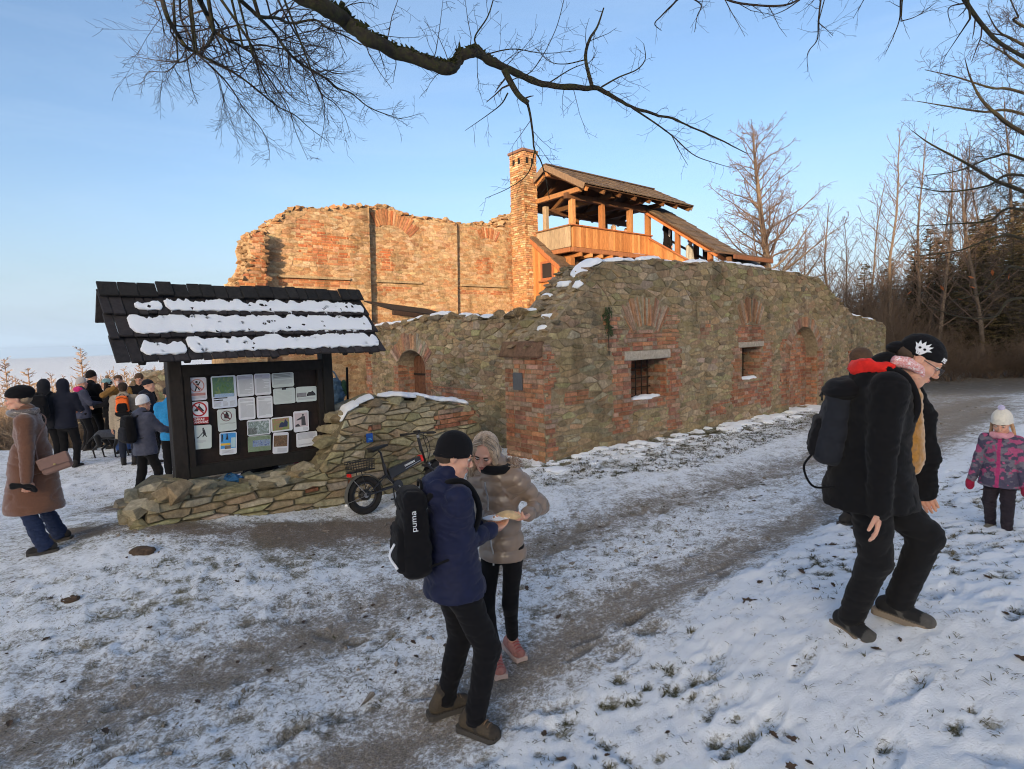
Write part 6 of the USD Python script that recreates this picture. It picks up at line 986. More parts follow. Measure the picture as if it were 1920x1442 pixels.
class Person:
    def __init__(s, label, loc, face, H=1.75, hi=False, group=None, lean=0., side=0., pelvis=(0, 0), sit=0., width=1.0, hs=1.0, **pose):
        """loc: the ground under the person; face: direction faced (x, y). Pose points are in the person's frame: x right, y forward, z up, for 1.75 m."""
        f = unit(V(*face, 0)); s.ax = np.array([V(f[1], -f[0], 0), f, UP]).T; s.loc = np.asarray(loc, float); s.k = H / 1.75; s.hi = hi; s.T = thing('person', label, 'person', s.loc, group); s.w = width; s.hs = hs
        s.h = .011 if hi else .024; s.fine = .0048 if hi else .0095; l = math.radians(lean); J = s.J = {}; hz = pose.get('hipz', .93)
        J['hip'] = V(pelvis[0], pelvis[1], hz); up = V(math.sin(math.radians(side)), math.sin(l), math.cos(l)); J['waist'] = J['hip'] + up * .15; J['chest'] = J['hip'] + up * .36 + V(0, .0, 0); J['neck'] = J['hip'] + up * .545 + V(0, .01, 0); ac = V(1, 0, 0)
        for n, x in (('R', 1), ('L', -1)):
            J['sh' + n] = J['hip'] + up * .50 + ac * .175 * x * width; J['hj' + n] = J['hip'] + V(.09 * x, 0, -.03)
            J['an' + n] = V(*pose.get('foot' + n, (.1 * x, 0, .0))) + V(0, 0, .085); J['kn' + n] = ik(J['hj' + n], J['an' + n], .425, .408, pose.get('knee' + n, (.15 * x, 1, 0)))
            J['wr' + n] = V(*pose.get('hand' + n, (.25 * x, .03, .83))); J['el' + n] = ik(J['sh' + n], J['wr' + n], .29, .265, pose.get('elbow' + n, (.4 * x, -1, -.2))); J['td' + n] = unit(V(*pose.get('toe' + n, (.12 * x, 1, 0))))
        s.R = rot(*pose.get('head', (0, 0, 0))); s.Re = s.R / hs; hd = V(*pose.get('headoff', (0, .02, 0))); J['head'] = J['neck'] + V(0, 0, .05 + .115 * hs) + hd; s.bones = [(J['hip'] - up * .3, J['neck'])] + [(J[a + n], J[b + n]) for n in 'RL' for a, b in (('sh', 'el'), ('el', 'wr'))]
    def hp(s, x, y, z): return s.J['head'] + s.R @ (V(x, y, z) * s.hs)
    def world(s, m): v, f = m; return (s.loc + (v * s.k) @ s.ax.T, f)
    def wp(s, p): return s.loc + s.ax @ (np.asarray(p, float) * s.k)
    def add(s, name, m, mat, smooth=True, tint=None, label=None, parent=None): return part(parent or s.T, name, s.world(m), mat, smooth, tint, label)
    def field(s, pts, pad=.2, h=None, fine=None, boxes=()): P = np.array(pts); return SDF(P.min(0) - pad, P.max(0) + pad, h or s.h, fine, boxes)
    def hand(s, S, n, palm=None, curl=.5, spread=1.0):
        """Palm, four unequal fingers bent by curl, and a thumb from the side of the palm."""
        J = s.J; w = J['wr' + n]; d = unit(w - J['el' + n]); side = 1 if n == 'R' else -1; nrm = unit(V(*(palm or (-side, 0, 0)))); nrm = unit(nrm - d * (nrm @ d)); a = np.cross(nrm, d) * (1 if n == 'R' else -1); a = unit(a)   # nrm: out of the palm; a: towards the thumb
        S.cone(w - d * .04, w + d * .01, .03, .028, .012, sq=(nrm, .75))
        for x in (-.027, -.009, .009, .027): S.cone(w + d * .008 + a * x * .7, w + d * .082 + a * x, .014, .0125, .008, sq=(nrm, .9))
        for x, L in ((.029, .068), (.010, .077), (-.010, .072), (-.028, .057)):
            p = w + d * .086 + a * x; ang = curl * .55
            for i, g in enumerate((.46, .3, .24)): t = d * math.cos(ang) + nrm * math.sin(ang) + a * x * .9 * spread * (1 - curl); q = p + unit(t) * L * g * 1.12; S.cone(p, q, .0098 - .0009 * i, .0089 - .0009 * i, .003); p = q; ang += curl * .95
        p = w + d * .022 + a * .026; q = p + unit(a * .75 + d * .75 + nrm * .35) * .04; S.cone(p, q, .014, .0108, .008); r = q + unit(a * .25 + d * 1 + nrm * (.25 + .5 * curl)) * .034; S.cone(q, r, .0105, .0095, .004); S.cone(r, r + unit(d + nrm * (.2 + .7 * curl) - a * .1) * .024, .0095, .008, .003)
    def skin(s, mat=None, hands=(('R', None, .5), ('L', None, .5)), male=True):
        J, hp = s.J, s.hp; hb = [(J['head'] - .16, J['head'] + .16)] + [(J['wr' + n] - .19, J['wr' + n] + .19) for n, *_ in hands]
        S = s.field([J[k] for k in ('anR', 'anL', 'wrR', 'wrL', 'head', 'hip', 'elR', 'elL')] + [J['head'] + V(0, 0, .05)], .2, .034 if not s.hi else .02, s.fine, hb); R = s.R
        for n in 'RL': S.cone(J['hj' + n], J['kn' + n], .07, .05, .03); S.cone(J['kn' + n], J['an' + n], .048, .035, .03); S.cone(J['sh' + n], J['el' + n], .043, .036, .03); S.cone(J['el' + n], J['wr' + n], .036, .027, .02); S.cone(J['sh' + n], J['neck'], .045, .05, .05)
        S.cone(J['hip'], J['waist'], .085, .075, .06); S.cone(J['waist'], J['neck'] - V(0, 0, .1), .075, .07, .05); S.cone(J['neck'] - V(0, 0, .05), hp(0, -.018, -.05), .058 if male else .05, .054 if male else .047, .03)
        S.ell(hp(0, -.012, .035), (.077, .096, .086), s.Re, .02); S.ell(hp(0, .026, -.035), (.06 if male else .056, .066, .078), s.Re, .03); S.ell(hp(0, .066, -.098), (.026, .02, .02), s.Re, .025); S.cone(hp(-.045, .03, -.075), hp(0, .06, -.1), .022, .02, .03); S.cone(hp(.045, .03, -.075), hp(0, .06, -.1), .022, .02, .03)
        for x in (-1, 1): S.ell(hp(x * .038, .062, -.022), (.026, .024, .022), s.Re, .02); S.ell(hp(x * .079, -.008, .0), (.009, .02, .032), s.Re, .008)
        S.cone(hp(-.04, .083, .03), hp(.04, .083, .03), .011, .011, .015)
        for x in (-1, 1): S.ell(hp(x * .031, .101, .010), (.019, .013, .011), s.Re, .010, cut=True)
        S.cone(hp(0, .09, .016), hp(0, .111, -.026), .0085, .0125, .01); [S.ell(hp(x * .0115, .102, -.032), (.009, .01, .008), s.Re, .006) for x in (-1, 1)]
        S.cone(hp(-.018, .088, -.058), hp(.018, .088, -.058), .008, .008, .008); S.cone(hp(-.013, .088, -.070), hp(.013, .088, -.070), .009, .009, .008)
        for n, palm, curl in hands: s.hand(S, n, palm, curl)
        s.body = s.add('body', S.mesh(), mat or SKIN)
        if s.hi or True:
            for x in (-1, 1): s.add('eye', ball(hp(x * .031, .083, .009), (.0125, .0105, .0095), 2, R), EYEW); s.add('iris', ball(hp(x * .031, .0915, .005), (.0058, .0035, .0055), 1, R), EYED); s.add('eyelid', tube(spline([hp(x * .046, .083, .009), hp(x * .031, .0965, .0125), hp(x * .017, .088, .008)], 7), .0026, 5), BROW); s.add('eyebrow', tube(spline([hp(x * .05, .083, .03), hp(x * .032, .0985, .037), hp(x * .014, .098, .031)], 7), [.002, .0042, .0048, .005, .0048, .0042, .003], 6), BROW)
            s.add('lips', cat([tube(spline([hp(-.021, .091, -.063), hp(-.008, .0985, -.059), hp(0, .0985, -.061), hp(.008, .0985, -.059), hp(.021, .091, -.063)], 9), [.002, .0045, .0055, .0055, .005, .0055, .0055, .0045, .002], 6), tube(spline([hp(-.018, .091, -.066), hp(0, .0985, -.069), hp(.018, .091, -.066)], 7), [.002, .005, .006, .0065, .006, .005, .002], 6)]), LIP)
        return s
    def jacket(s, mat, hem=.80, tk=1.0, quilt=0., pitch=.075, name='jacket', hood=None, collar=True, sleeve=.0, amp=.008, flare=.0, open_=False, tintf=None, cuffs=None, belly=0.):
        J = s.J; up = unit(J['neck'] - J['hip']); hemp = J['hip'] + V(0, 0, hem - J['hip'][2]) * 1.0; hemp[:2] = J['hip'][:2] - up[:2] * .0; S = s.field([J[k] for k in ('wrR', 'wrL', 'elR', 'elL', 'head', 'hip', 'shR', 'shL')] + [hemp - V(0, 0, .03)], .22); w = s.w; lat = s.J['shR'] - s.J['shL']; lat = unit(lat); fw = unit(np.cross(UP, lat))
        S.cone(hemp, J['waist'], (.190 + flare) * w * tk, .157 * w * tk, .05, sq=(fw, .85)); S.cone(J['waist'], J['chest'], .15 * w * tk, .162 * w * tk, .05, sq=(fw, .76)); S.cone(J['chest'], J['neck'] - up * .06, .16 * w * tk, .11 * tk, .05, sq=(fw, .78))
        if belly: S.ell(J['waist'] + fw * .06, (.15, .12 + belly, .18), None, .08)
        S.half(hemp, V(0, 0, -1))
        for n in 'RL':
            e = J['wr' + n] + (J['el' + n] - J['wr' + n]) * sleeve; S.cone(J['sh' + n] * .6 + J['neck'] * .4 - V(0, 0, .035), J['sh' + n] - V(0, 0, .012), .074 * tk, .07 * tk, .07); S.cone(J['sh' + n] - V(0, 0, .012), J['el' + n], .07 * tk, .062 * tk, .05); S.cone(J['el' + n], e, .063 * tk, .05 * tk, .025)
        if collar: S.cone(J['neck'] - up * .03, J['neck'] + V(0, -.01, .05), .085, .079, .03)
        if hood == 'down': hb = J['neck'] - fw * .085; S.ell(hb + V(0, 0, -.0), (.14, .085, .075), None, .03); S.ell(hb - fw * .03 - V(0, 0, .06), (.1, .06, .07), None, .04)
        if hood == 'up': S.ell(s.hp(0, -.018, .025), (.103, .118, .118), s.Re, .02); S.cone(J['neck'], s.hp(0, -.03, -.04), .1, .1, .04); S.ell(s.hp(0, .12, -.01), (.072, .09, .088), s.Re, .015, cut=True)
        m = S.mesh(); m = wrinkle(m, amp, 9, 3, quilt, s.bones, pitch); s.jm = m; t = None if tintf is None else tintf(m[0])
        s.jk = s.add(name, m, mat, tint=t); return s
    def trousers(s, mat, loose=1.0, hem=.06, amp=.009, name='trousers', flare=0., top=1.0):
        J = s.J; S = s.field([J[k] for k in ('anR', 'anL', 'knR', 'knL', 'hip', 'waist')], .2); S.cone(J['hip'] - V(0, 0, .03), J['waist'], .145 * s.w * min(loose, 1.08), .13 * s.w, .06, sq=((0, 1, 0), .8)); S.ell(J['hip'] - V(0, .015, .03), (.142 * s.w, .105, .10), None, .05)
        for n in 'RL':
            h = J['hj' + n]; k = J['kn' + n]; a = J['an' + n]; e = a + unit(k - a) * (hem - .05); S.cone(h, k, .09 * loose, .071 * loose, .035); S.cone(k, e, .069 * loose, (.056 + flare) * loose, .03); S.half(e - unit(k - e) * .035, e - k, .1)
        s.add(name, wrinkle(S.mesh(), amp, 8, 5), mat); return s
    def shoes(s, mat, sole=None, L=.27, boot=False, wid=.045, two=None, lace=None):
        J = s.J
        for n in 'RL':
            a = J['an' + n]; t = J['td' + n]; h = a - V(0, 0, .03) - t * .035; q = np.cross(UP, t); q = unit(q); u = np.cross(t, q); base = a - V(0, 0, .085) * 1; heel = base - t * .065 + u * .035; toe = heel + t * (L - .09); S = s.field([heel, toe, a + V(0, 0, .06)], .12, .008 if s.hi else .016)
            S.cone(heel + u * .01, toe, wid * .86, wid, .02, sq=(u, .8)); S.cone(heel + u * .03, a + u * (.06 if boot else .01) - t * .01, wid * .9, wid * .98, .03); S.cone(a - u * .02 + t * .01, toe + u * .0, wid * .9, wid * .7, .03); S.half(base + u * .006, -u)
            sm = S.mesh(); kx, kz = (sm[0] - base) @ t, (sm[0] - base) @ u; tn = None if two is None else np.where(((kx > L * .42) | (kz < .035) | (np.abs(kx - L * .2 + kz * .6) < .014))[:, None], np.array(two[1]), np.array(two[0])); s.add('shoe', sm, mat, tint=tn); o = base + u * .0; pr = Polygon([(-.115, -.03), (-.1, -.042), (0.0, -.04), (.09, -.05), (.14, -.04), (L - .115, -.012), (L - .115, .012), (.14, .042), (.09, .05), (0, .04), (-.1, .042), (-.115, .03)]).buffer(.006)
            s.add('sole', prism(pr, Frame(o, t, q, u), -.006, .026), sole or RUBBER, smooth=False)
            if s.hi:
                for i in range(4): c = a + t * (.05 + .022 * i) + u * (.012 - .012 * i); s.add('lace', tube(spline([c - q * .026, c + u * .010, c + q * .026], 5), .0036, 5), lace or sole or RUBBER)
        return s
    def beanie(s, mat, fold=True, pom=None, low=.045, tall=.0, name='beanie', tintf=None):
        S = s.field([s.J['head']], .24, .008 if s.hi else .014); S.ell(s.hp(0, -.014, .042 + tall * .5), (.089, .108, .092 + tall), s.Re, .01); S.ell(s.hp(0, -.012, .0), (.084, .104, .06), s.Re, .02); p = s.hp(0, 0, low - .035); S.half(p, -(s.R @ V(0, -.26, 1)))
        m = S.mesh()
        if tintf is None: s.add(name, m, mat)
        else: s.add(name, m, mat, tint=tintf(m[0]))
        if fold and tintf is None: P = [s.hp(.0825 * math.cos(t), -.013 + .1015 * math.sin(t), low - .022 + .26 * (-.013 + .1015 * math.sin(t))) for t in np.linspace(0, 2 * math.pi, 25)]; s.add('cuff', tube(P, .0105 * s.hs, 7, False), mat)
        if pom is not None: s.add('pompom', wrinkle(ball(s.hp(0, -.03, .16 + tall), .045, 3), .012, 60, 2), pom)
        return s
    def hair(s, mat, blobs, name='hair', amp=.006, scale=40):
        S = s.field([s.J['head']] + [s.hp(*b[0]) for b in blobs], .2, .008 if s.hi else .014)
        for b in blobs: (S.cone(s.hp(*b[0]), s.hp(*b[1]), b[2], b[3], .02) if len(b) == 4 else S.ell(s.hp(*b[0]), b[1], s.Re, .015))
        S.ell(s.hp(0, .085, -.03), (.056, .06, .085), s.Re, .01, cut=True); v, f = S.mesh(); n = normals(v, f); s.add(name, (v + n * (amp * 2 * (noise3(v * (1, 1, .25), scale * 2, 2, 8) - .5))[:, None], f), mat); return s
SHORT = [((0, -.02, .045), (.086, .104, .088)), ((0, -.06, -.01), (.075, .06, .06))]
def rucksack(label, P, mat, W=.3, Hh=.46, D=.17, z=-.02, off=.0, pockets=True, mat2=None, straps=True, group=None, tintname=None, bump=0.):
    """A backpack worn by P: bag, pocket, lid, side pockets, straps over the shoulders."""
    J = P.J; up = unit(J['neck'] - J['hip']); lat = unit(J['shR'] - J['shL']); bk = unit(np.cross(lat, up)) * 1.0; bk = bk if bk[1] < 0 else -bk; c = J['chest'] + bk * (.15 + D * .5 + off) + up * z; T = thing('backpack', label, 'backpack', P.wp(c), group); mat2 = mat2 or mat
    def rb(c, w, h, d, k, nm, m): S = SDF(np.min([c + sx * lat * w + sy * up * h + sz * bk * d for sx in (-.6, .6) for sy in (-.6, .6) for sz in (-.6, .6)], 0) - .09, np.max([c + sx * lat * w + sy * up * h + sz * bk * d for sx in (-.6, .6) for sy in (-.6, .6) for sz in (-.6, .6)], 0) + .09, .012 if P.hi else .022); S.rbox(c, (lat, up, bk), (w / 2, h / 2, d / 2), min(w, d) * .34 * (k / .5), .02, .22); part(T, nm, P.world(wrinkle(S.mesh(), .010, 7, 4)), m, True)
    rb(c, W, Hh, D, .5, 'bag', mat); rb(c + bk * (D * .42) - up * Hh * .16, W * .82, Hh * .5, D * .5, .5, 'front_pocket', mat2)
    part(T, 'zip', P.world(tube(spline([c + bk * D * .5 + lat * sx * W * .36 + up * (Hh * .33 + .03 * (1 - abs(sx))) for sx in (-1, -.5, 0, .5, 1)], 12), .005, 5)), mat2, True); part(T, 'carry_loop', P.world(tube(spline([c - bk * D * .3 + lat * x + up * (Hh * .5 + y) for x, y in ((-.04, -.01), (-.03, .03), (.03, .03), (.04, -.01))], 9), .008, 6)), mat2, True)
    if straps:
        for n, sg in (('R', 1), ('L', -1)):
            sh = J['sh' + n] * .6 + J['neck'] * .4 + up * .055; pts = [c - bk * D * .35 + up * Hh * .36 + lat * .07 * sg, sh + bk * .05, sh - bk * .07 - up * .02, J['chest'] - bk * .145 + lat * .10 * sg + up * .02, J['waist'] - bk * .02 + lat * .155 * sg + up * .04, c - bk * D * .3 - up * Hh * .38 + lat * .12 * sg]
            q = spline(pts, 30); part(T, 'strap', P.world(tube(q, np.interp(np.arange(30), [0, 18, 22, 29], [.019, .019, .009, .007]), 8)), mat2, True)
    return T, c, lat, up, bk
# ---------------------------------------------------------------- who is where
def here(px, py): return on_ground(px, py, -.012)
TWO = M('two_tone_shoe', (.05, .04, .03), .75, noise=.3, scale=30, bump=.3, bscale=120, tinted=True); LACE = M('shoe_lace', (.012, .011, .01), .8); LACEB = M('tan_lace', (.16, .1, .06), .8)
class PX:
    """Turns a picture point at a depth into the person's own frame."""
    def __init__(s, loc, face, H): f = unit(V(*face, 0)); s.ax = np.array([V(f[1], -f[0], 0), f, UP]).T; s.loc, s.k = np.asarray(loc, float), H / 1.75
    def __call__(s, px, py, dY=0.0): return tuple((s.ax.T @ (at_depth(px, py, s.loc[1] + dY) - s.loc)) / s.k)
    def foot(s, px, py): p = on_ground(px, py); q = s.ax.T @ (p - s.loc) / s.k; return tuple(q)
    def dir(s, a, b): d = on_ground(*b) - on_ground(*a); q = s.ax.T @ d; return (q[0], q[1], 0)
BEIGE = fabric('taupe_shiny_puffer', (.185, .135, .10), .33, .12, 12, .0, .1, spec=.55, coat=.25)

# the man in navy with his backpack
loc = here(862, 1352); fc = (.92, .40); q = PX(loc, fc, 1.78)
P = Person('man in navy hooded jacket and black beanie holding food, black backpack on his back', loc, fc, 1.74, True, lean=-1, footR=q.foot(893, 1374), footL=q.foot(836, 1334), toeR=q.dir((893, 1374), (962, 1392)), toeL=q.dir((830, 1338), (885, 1316)), handR=q(922, 984, .12), handL=q(905, 982, .38), elbowR=(.16, -.5, -1), elbowL=(-.25, -.5, -1), kneeR=(.1, 1, 0), head=(-14, 20, 0), headoff=(0, .03, -.01))
P.skin(hands=(('R', (0, .3, 1), .55), ('L', (0, .3, 1), .55))); P.jacket(NAVY, hem=.82, flare=.026, quilt=.011, pitch=.1, hood='down', tk=1.04, amp=.008); P.trousers(BLACK, 1.12, .05, .008); P.shoes(TWO, RUBBER, boot=True, two=((.055, .042, .028), (.032, .026, .02)), lace=LACEB); P.beanie(BLACK, True, low=.035, tall=.012)
P.hair(BROW, [((0, -.05, -.01), (.078, .066, .05))], 'cropped_hair', .003)
MAN = P; T, c, lat, up, bk = rucksack('black backpack with white lettering worn by the man in navy', P, BLACK, .31, .5, .18, -.06, -.01)
WPRINT = M('white_lettering', (.62, .64, .68), .6); GPRINT = M('grey_piping', (.35, .36, .38), .6)
m = meshkit.text_mesh('puma', .03, .002, False); v = np.array(m.vertices); v[:, :2] -= v[:, :2].mean(0); lf = Frame(P.wp(c + lat * .150 + up * .10 + bk * .02), P.ax @ up, P.ax @ bk, P.ax @ lat); part(T, 'lettering', (lf.P(v * (1.1, .9, 1)), np.array(m.faces) if lf.det > 0 else np.array(m.faces)[:, ::-1]), WPRINT)
part(T, 'emblem', P.world(tube(spline([c + lat * .12 + bk * .13 - up * .02, c + lat * .1 + bk * .155 - up * .09, c + lat * .13 + bk * .12 - up * .16], 9), .007, 5)), WPRINT)

# the woman in the taupe puffer
loc = here(950, 1246); fc = (-.46, -.89); q = PX(loc, fc, 1.66)
P = Person('woman with long fair hair in shiny taupe puffer jacket, sharing food with a man', loc, fc, 1.66, True, lean=6, side=0, width=.92, footL=q.foot(962, 1222), footR=q.foot(930, 1252), toeL=q.dir((962, 1220), (988, 1243)), toeR=q.dir((930, 1250), (938, 1264)), handL=q(988, 966, -.26), handR=q(922, 976, -.26), elbowL=(-.45, -.5, -1), elbowR=(.5, -.5, -1), head=(14, 30, -9), headoff=(.055, .055, -.025))
P.skin(hands=(('R', (0, .3, 1), .6), ('L', (.3, .3, 1), .7)), male=False); P.jacket(BEIGE, hem=.825, quilt=.018, pitch=.10, tk=.97, flare=.016, amp=.005); P.trousers(fabric('black_leggings', (.005, .005, .006), spec=.12), .84, .12, .004); P.shoes(TWO, M('pale_pink_sole', (.45, .34, .30), .7), .25, two=((.36, .165, .14), (.30, .13, .11)), lace=M('red_lace', (.3, .06, .06), .8))
HAIRB = M('fair_hair', (.36, .27, .19), .5, noise=.55, scale=14, stretch=(6, 6, .6), spec=.4)
P.hair(HAIRB, [((0, -.03, .04), (.09, .105, .092)), ((-.078, -.0, .02), (-.088, .02, -.12), .034, .034), ((.078, -.0, .02), (.088, .02, -.12), .034, .034), ((-.088, .01, -.11), (-.08, .075, -.27), .035, .018), ((.088, .01, -.11), (.09, .07, -.25), .035, .018), ((-.06, -.06, -.02), (-.07, -.03, -.24), .05, .03), ((.05, -.07, -.02), (.05, -.05, -.2), .05, .03), ((-.07, .045, .06), (-.086, .05, -.04), .022, .02), ((.07, .045, .06), (.086, .05, -.04), .022, .02)], amp=.006, scale=30)
hs_ = np.random.default_rng(8); st_h, st_t = [], []
for i in range(230):
    sd = 1 if i % 2 else -1; a, j = hs_.uniform(-.06, .05), hs_.normal(0, .006, 5); e = hs_.uniform(-.28, -.16); q_ = spline([P.hp(.012 * sd + j[0], a + .02, .128 + j[1]), P.hp(sd * (.066 + j[1]), a + .01, .085), P.hp(sd * (.093 + j[2]), a * .8 + .0, .0), P.hp(sd * (.096 + j[3]), a * .5 + .03, -.11), P.hp(sd * (.088 + j[4] * 3), a * .4 + .065, e)], 12); m_ = tube(q_, np.interp(np.arange(12), [0, 2, 8, 11], [.001, .0032, .003, .0008]), 4, False); st_h.append(m_); st_t.append(np.tile(np.array([(.13, .095, .065), (.3, .22, .15), (.46, .37, .28), (.2, .15, .11)])[hs_.integers(4)], (len(m_[0]), 1)))
part(P.T, 'hair_strands', P.world(cat(st_h)), M('hair_strand', (.3, .2, .15), .45, tinted=True, spec=.5), True, np.vstack(st_t), kind='stuff')
fur = []; fr2 = np.random.default_rng(4)
for t in np.linspace(.1, 1, 60):
    a = math.pi * (1.05 * t - .0); b0 = P.J['neck'] + V(.125 * math.cos(a), -.05 - .105 * math.sin(a), .03)
    for _ in range(7): d = unit(fr2.normal(0, 1, 3)); fur.append((np.array([b0 + d * .015, b0 + d * .035, b0 + d * .055 + fr2.normal(0, .006, 3)]), np.array([.006, .0045, .0012]), 4))
P.add('fur_trim', cat([tubes(fur), tube([P.J['neck'] + V(.125 * math.cos(a), -.05 - .105 * math.sin(a), .03) for a in np.linspace(.3, 3.2, 16)], .03, 7)]), fabric('brown_fur', (.22, .15, .11), .9, sheen=.5)); P.add('scarf', tube(spline([P.J['neck'] + V(.085 * math.cos(t), .075 * math.sin(t) + .01, .02) for t in np.linspace(0, 6.28, 12)], 30), .033, 8), BLACK)
zp = [P.J['hip'] + unit(P.J['neck'] - P.J['hip']) * h + V(0, .155 + .012 * math.sin(h * 30), 0) for h in np.linspace(-.12, .5, 14)]; P.add('zip', tube(zp, .006, 5), M('steel_zip', (.45, .45, .45), .3, .9)); WOMAN = P
bun = at_depth(953, 966, P.loc[1] - .36); T = thing('sandwich', 'bread roll on a white napkin held between the couple', 'food', bun); part(T, 'bread', wrinkle(ball(bun, (.085, .045, .026), 3, np.array([[.97, .2, 0], [-.2, .97, 0], [0, 0, 1]])), .006, 20, 1), M('bread_crust', (.5, .36, .2), .8, noise=.2, scale=25), True); part(T, 'napkin', wrinkle(ball(bun + V(-.07, .0, -.012), (.10, .055, .012), 3, np.array([[.95, .3, 0], [-.3, .95, 0], [.1, 0, 1]])), .006, 25, 3), M('napkin', (.7, .7, .72), .8), True)

# the large man in black striding past on the right
loc = here(1628, 1192); fc = (.90, -.44); q = PX(loc, fc, 1.80)
P = Person('tall bearded man in an open black coat striding right, dark cap with white emblem', loc, fc, 1.80, True, lean=7, width=1.16, pelvis=(0, -.02), hipz=.91, footR=q.foot(1594, 1186), footL=tuple(np.array(q.foot(1682, 1172)) + V(0, 0, .04)), toeR=q.dir((1585, 1180), (1632, 1200)), toeL=tuple(np.array(q.dir((1660, 1160), (1752, 1176)))) , kneeR=(.1, 1, 0), kneeL=(-.1, 1, .3), handR=(.27, .0, .80), handL=(-.24, .26, .82), elbowR=(.5, -.6, -.2), elbowL=(-.4, -1, 0), head=(-4, 36, 0), headoff=(0, .135, -.085))
P.skin(hands=(('R', (-.2, -1, -.1), .3), ('L', None, .5))); MUST = fabric('mustard_fleece', (.30, .14, .02), .9, .4, 40, .5); J = P.J
BIGC = fabric('black_coat', (.0055, .0055, .0065), spec=.12); P.jacket(BIGC, hem=.76, tk=1.12, amp=.008, hood='down', flare=.03); P.trousers(fabric('black_walking_trousers', (.005, .005, .006)), 1.2, .06, .008); P.shoes(TWO, M('tan_sole', (.2, .16, .12), .8), .29, two=((.010, .010, .011), (.07, .066, .06)), lace=LACE)
S = P.field([J['hip'], J['neck'], J['chest'] + V(0, .3, 0)], .25); S.cone(J['waist'] + V(-.05, .10, -.04), J['chest'] + V(-.05, .085, .06), .145, .115, .04, sq=((1, 0, 0), .85)); P.add('jumper', wrinkle(S.mesh(), .006, 14, 2), MUST)
S = P.field([J['neck'], J['hip'] + V(-.2, .4, -.3)], .25); t = [J['neck'] + V(-.1, .09, -.04), J['chest'] + V(-.15, .20, -.06), J['waist'] + V(-.16, .25, -.06), J['hip'] + V(-.17, .27, -.16)]
for a, b in zip(t[:-1], t[1:]): S.cone(a, b, .07, .085, .04, sq=((1, 0, 0), .5))
S.half(t[-1], V(0, .1, -1)); P.add('coat_front', wrinkle(S.mesh(), .01, 9, 6), BIGC)
S = P.field([J['head']], .24, .008); S.ell(P.hp(0, -.014, .045), (.09, .11, .088), P.Re, .01); S.half(P.hp(0, 0, .015), -(P.R @ V(0, -.28, 1))); P.add('cap', wrinkle(S.mesh(), .003, 20, 2), BLACK); P.add('cap_knot', wrinkle(ball(P.hp(0, -.115, .0), (.05, .05, .035), 3), .006, 20, 3), BLACK)
P.hair(BROW, [((0, .062, -.095), (.04, .032, .036)), ((-.05, .04, -.075), (.05, .04, -.075), .016, .016), ((0, -.06, -.0), (.076, .06, .04))], 'beard', .004)
def decal(poly, name, mat, side=1, lift=.003):
    """A flat print laid over the cap's round side (x of the polygon runs forward round the head from the ear, y up, metres)."""
    vs, fs, k = [], [], 0
    for p in polys(poly):
        m = trimesh.creation.extrude_polygon(p, .002, engine='earcut'); m = m.subdivide().subdivide(); v = np.array(m.vertices); a = v[:, 0] / .1; z = v[:, 1]; r = 1 + v[:, 2] * 6 + lift * 8; zz = (z - .045) / .088; cc = np.sqrt(np.clip(1 - zz ** 2, .05, 1)); loc_ = np.column_stack([side * .09 * r * cc * np.cos(a), -.014 + .11 * r * cc * np.sin(a), .045 + (z - .045) * r]); vs.append(J['head'] + loc_ @ P.R.T); f = np.array(m.faces); fs.append((f if side < 0 else f) + k); k += len(v)
    v, f = np.vstack(vs), np.vstack(fs); P.add(name, (v, f), mat, False)
WCAP = M('cap_print', (.62, .63, .66), .7)
skull = Polygon([(-.02, .036), (-.026, .05), (-.04, .064), (-.024, .06), (-.03, .082), (-.012, .068), (-.006, .088), (.004, .07), (.02, .09), (.018, .07), (.036, .08), (.026, .06), (.042, .058), (.026, .048), (.02, .034), (.012, .02), (-.006, .018), (-.012, .03)]).difference(shapely.union_all([Point(-.008, .05).buffer(.006), Point(.012, .052).buffer(.006), sbox(-.004, .022, -.002, .03), sbox(.004, .022, .006, .03)]))
decal(affinity.translate(skull, -.02, .002), 'skull_emblem', WCAP)
for i, ch in enumerate('ME'):
    L = {'M': [(0, 0), (.005, 0), (.005, .014), (.01, .007), (.015, .014), (.015, 0), (.02, 0), (.02, .022), (.015, .022), (.01, .015), (.005, .022), (0, .022)], 'E': [(0, 0), (.016, 0), (.016, .005), (.005, .005), (.005, .009), (.014, .009), (.014, .013), (.005, .013), (.005, .017), (.016, .017), (.016, .022), (0, .022)]}[ch]; decal(affinity.translate(Polygon(L), .088 + .026 * i, .046), 'lettering', WCAP)
gl = M('spectacle_frame', (.04, .04, .045), .3)
for x in (-1, 1): P.add('spectacle_rim', tube(spline([P.hp(x * .034 + .025 * math.cos(t), .112, .002 + .018 * math.sin(t)) for t in np.linspace(0, 6.283, 13)], 26), .0018, 5), gl); P.add('spectacle_temple', tube([P.hp(x * .058, .108, .008), P.hp(x * .082, .0, .012)], .002, 5), gl)
P.add('spectacle_bridge', tube([P.hp(-.009, .114, .004), P.hp(.009, .114, .004)], .0018, 5), gl)
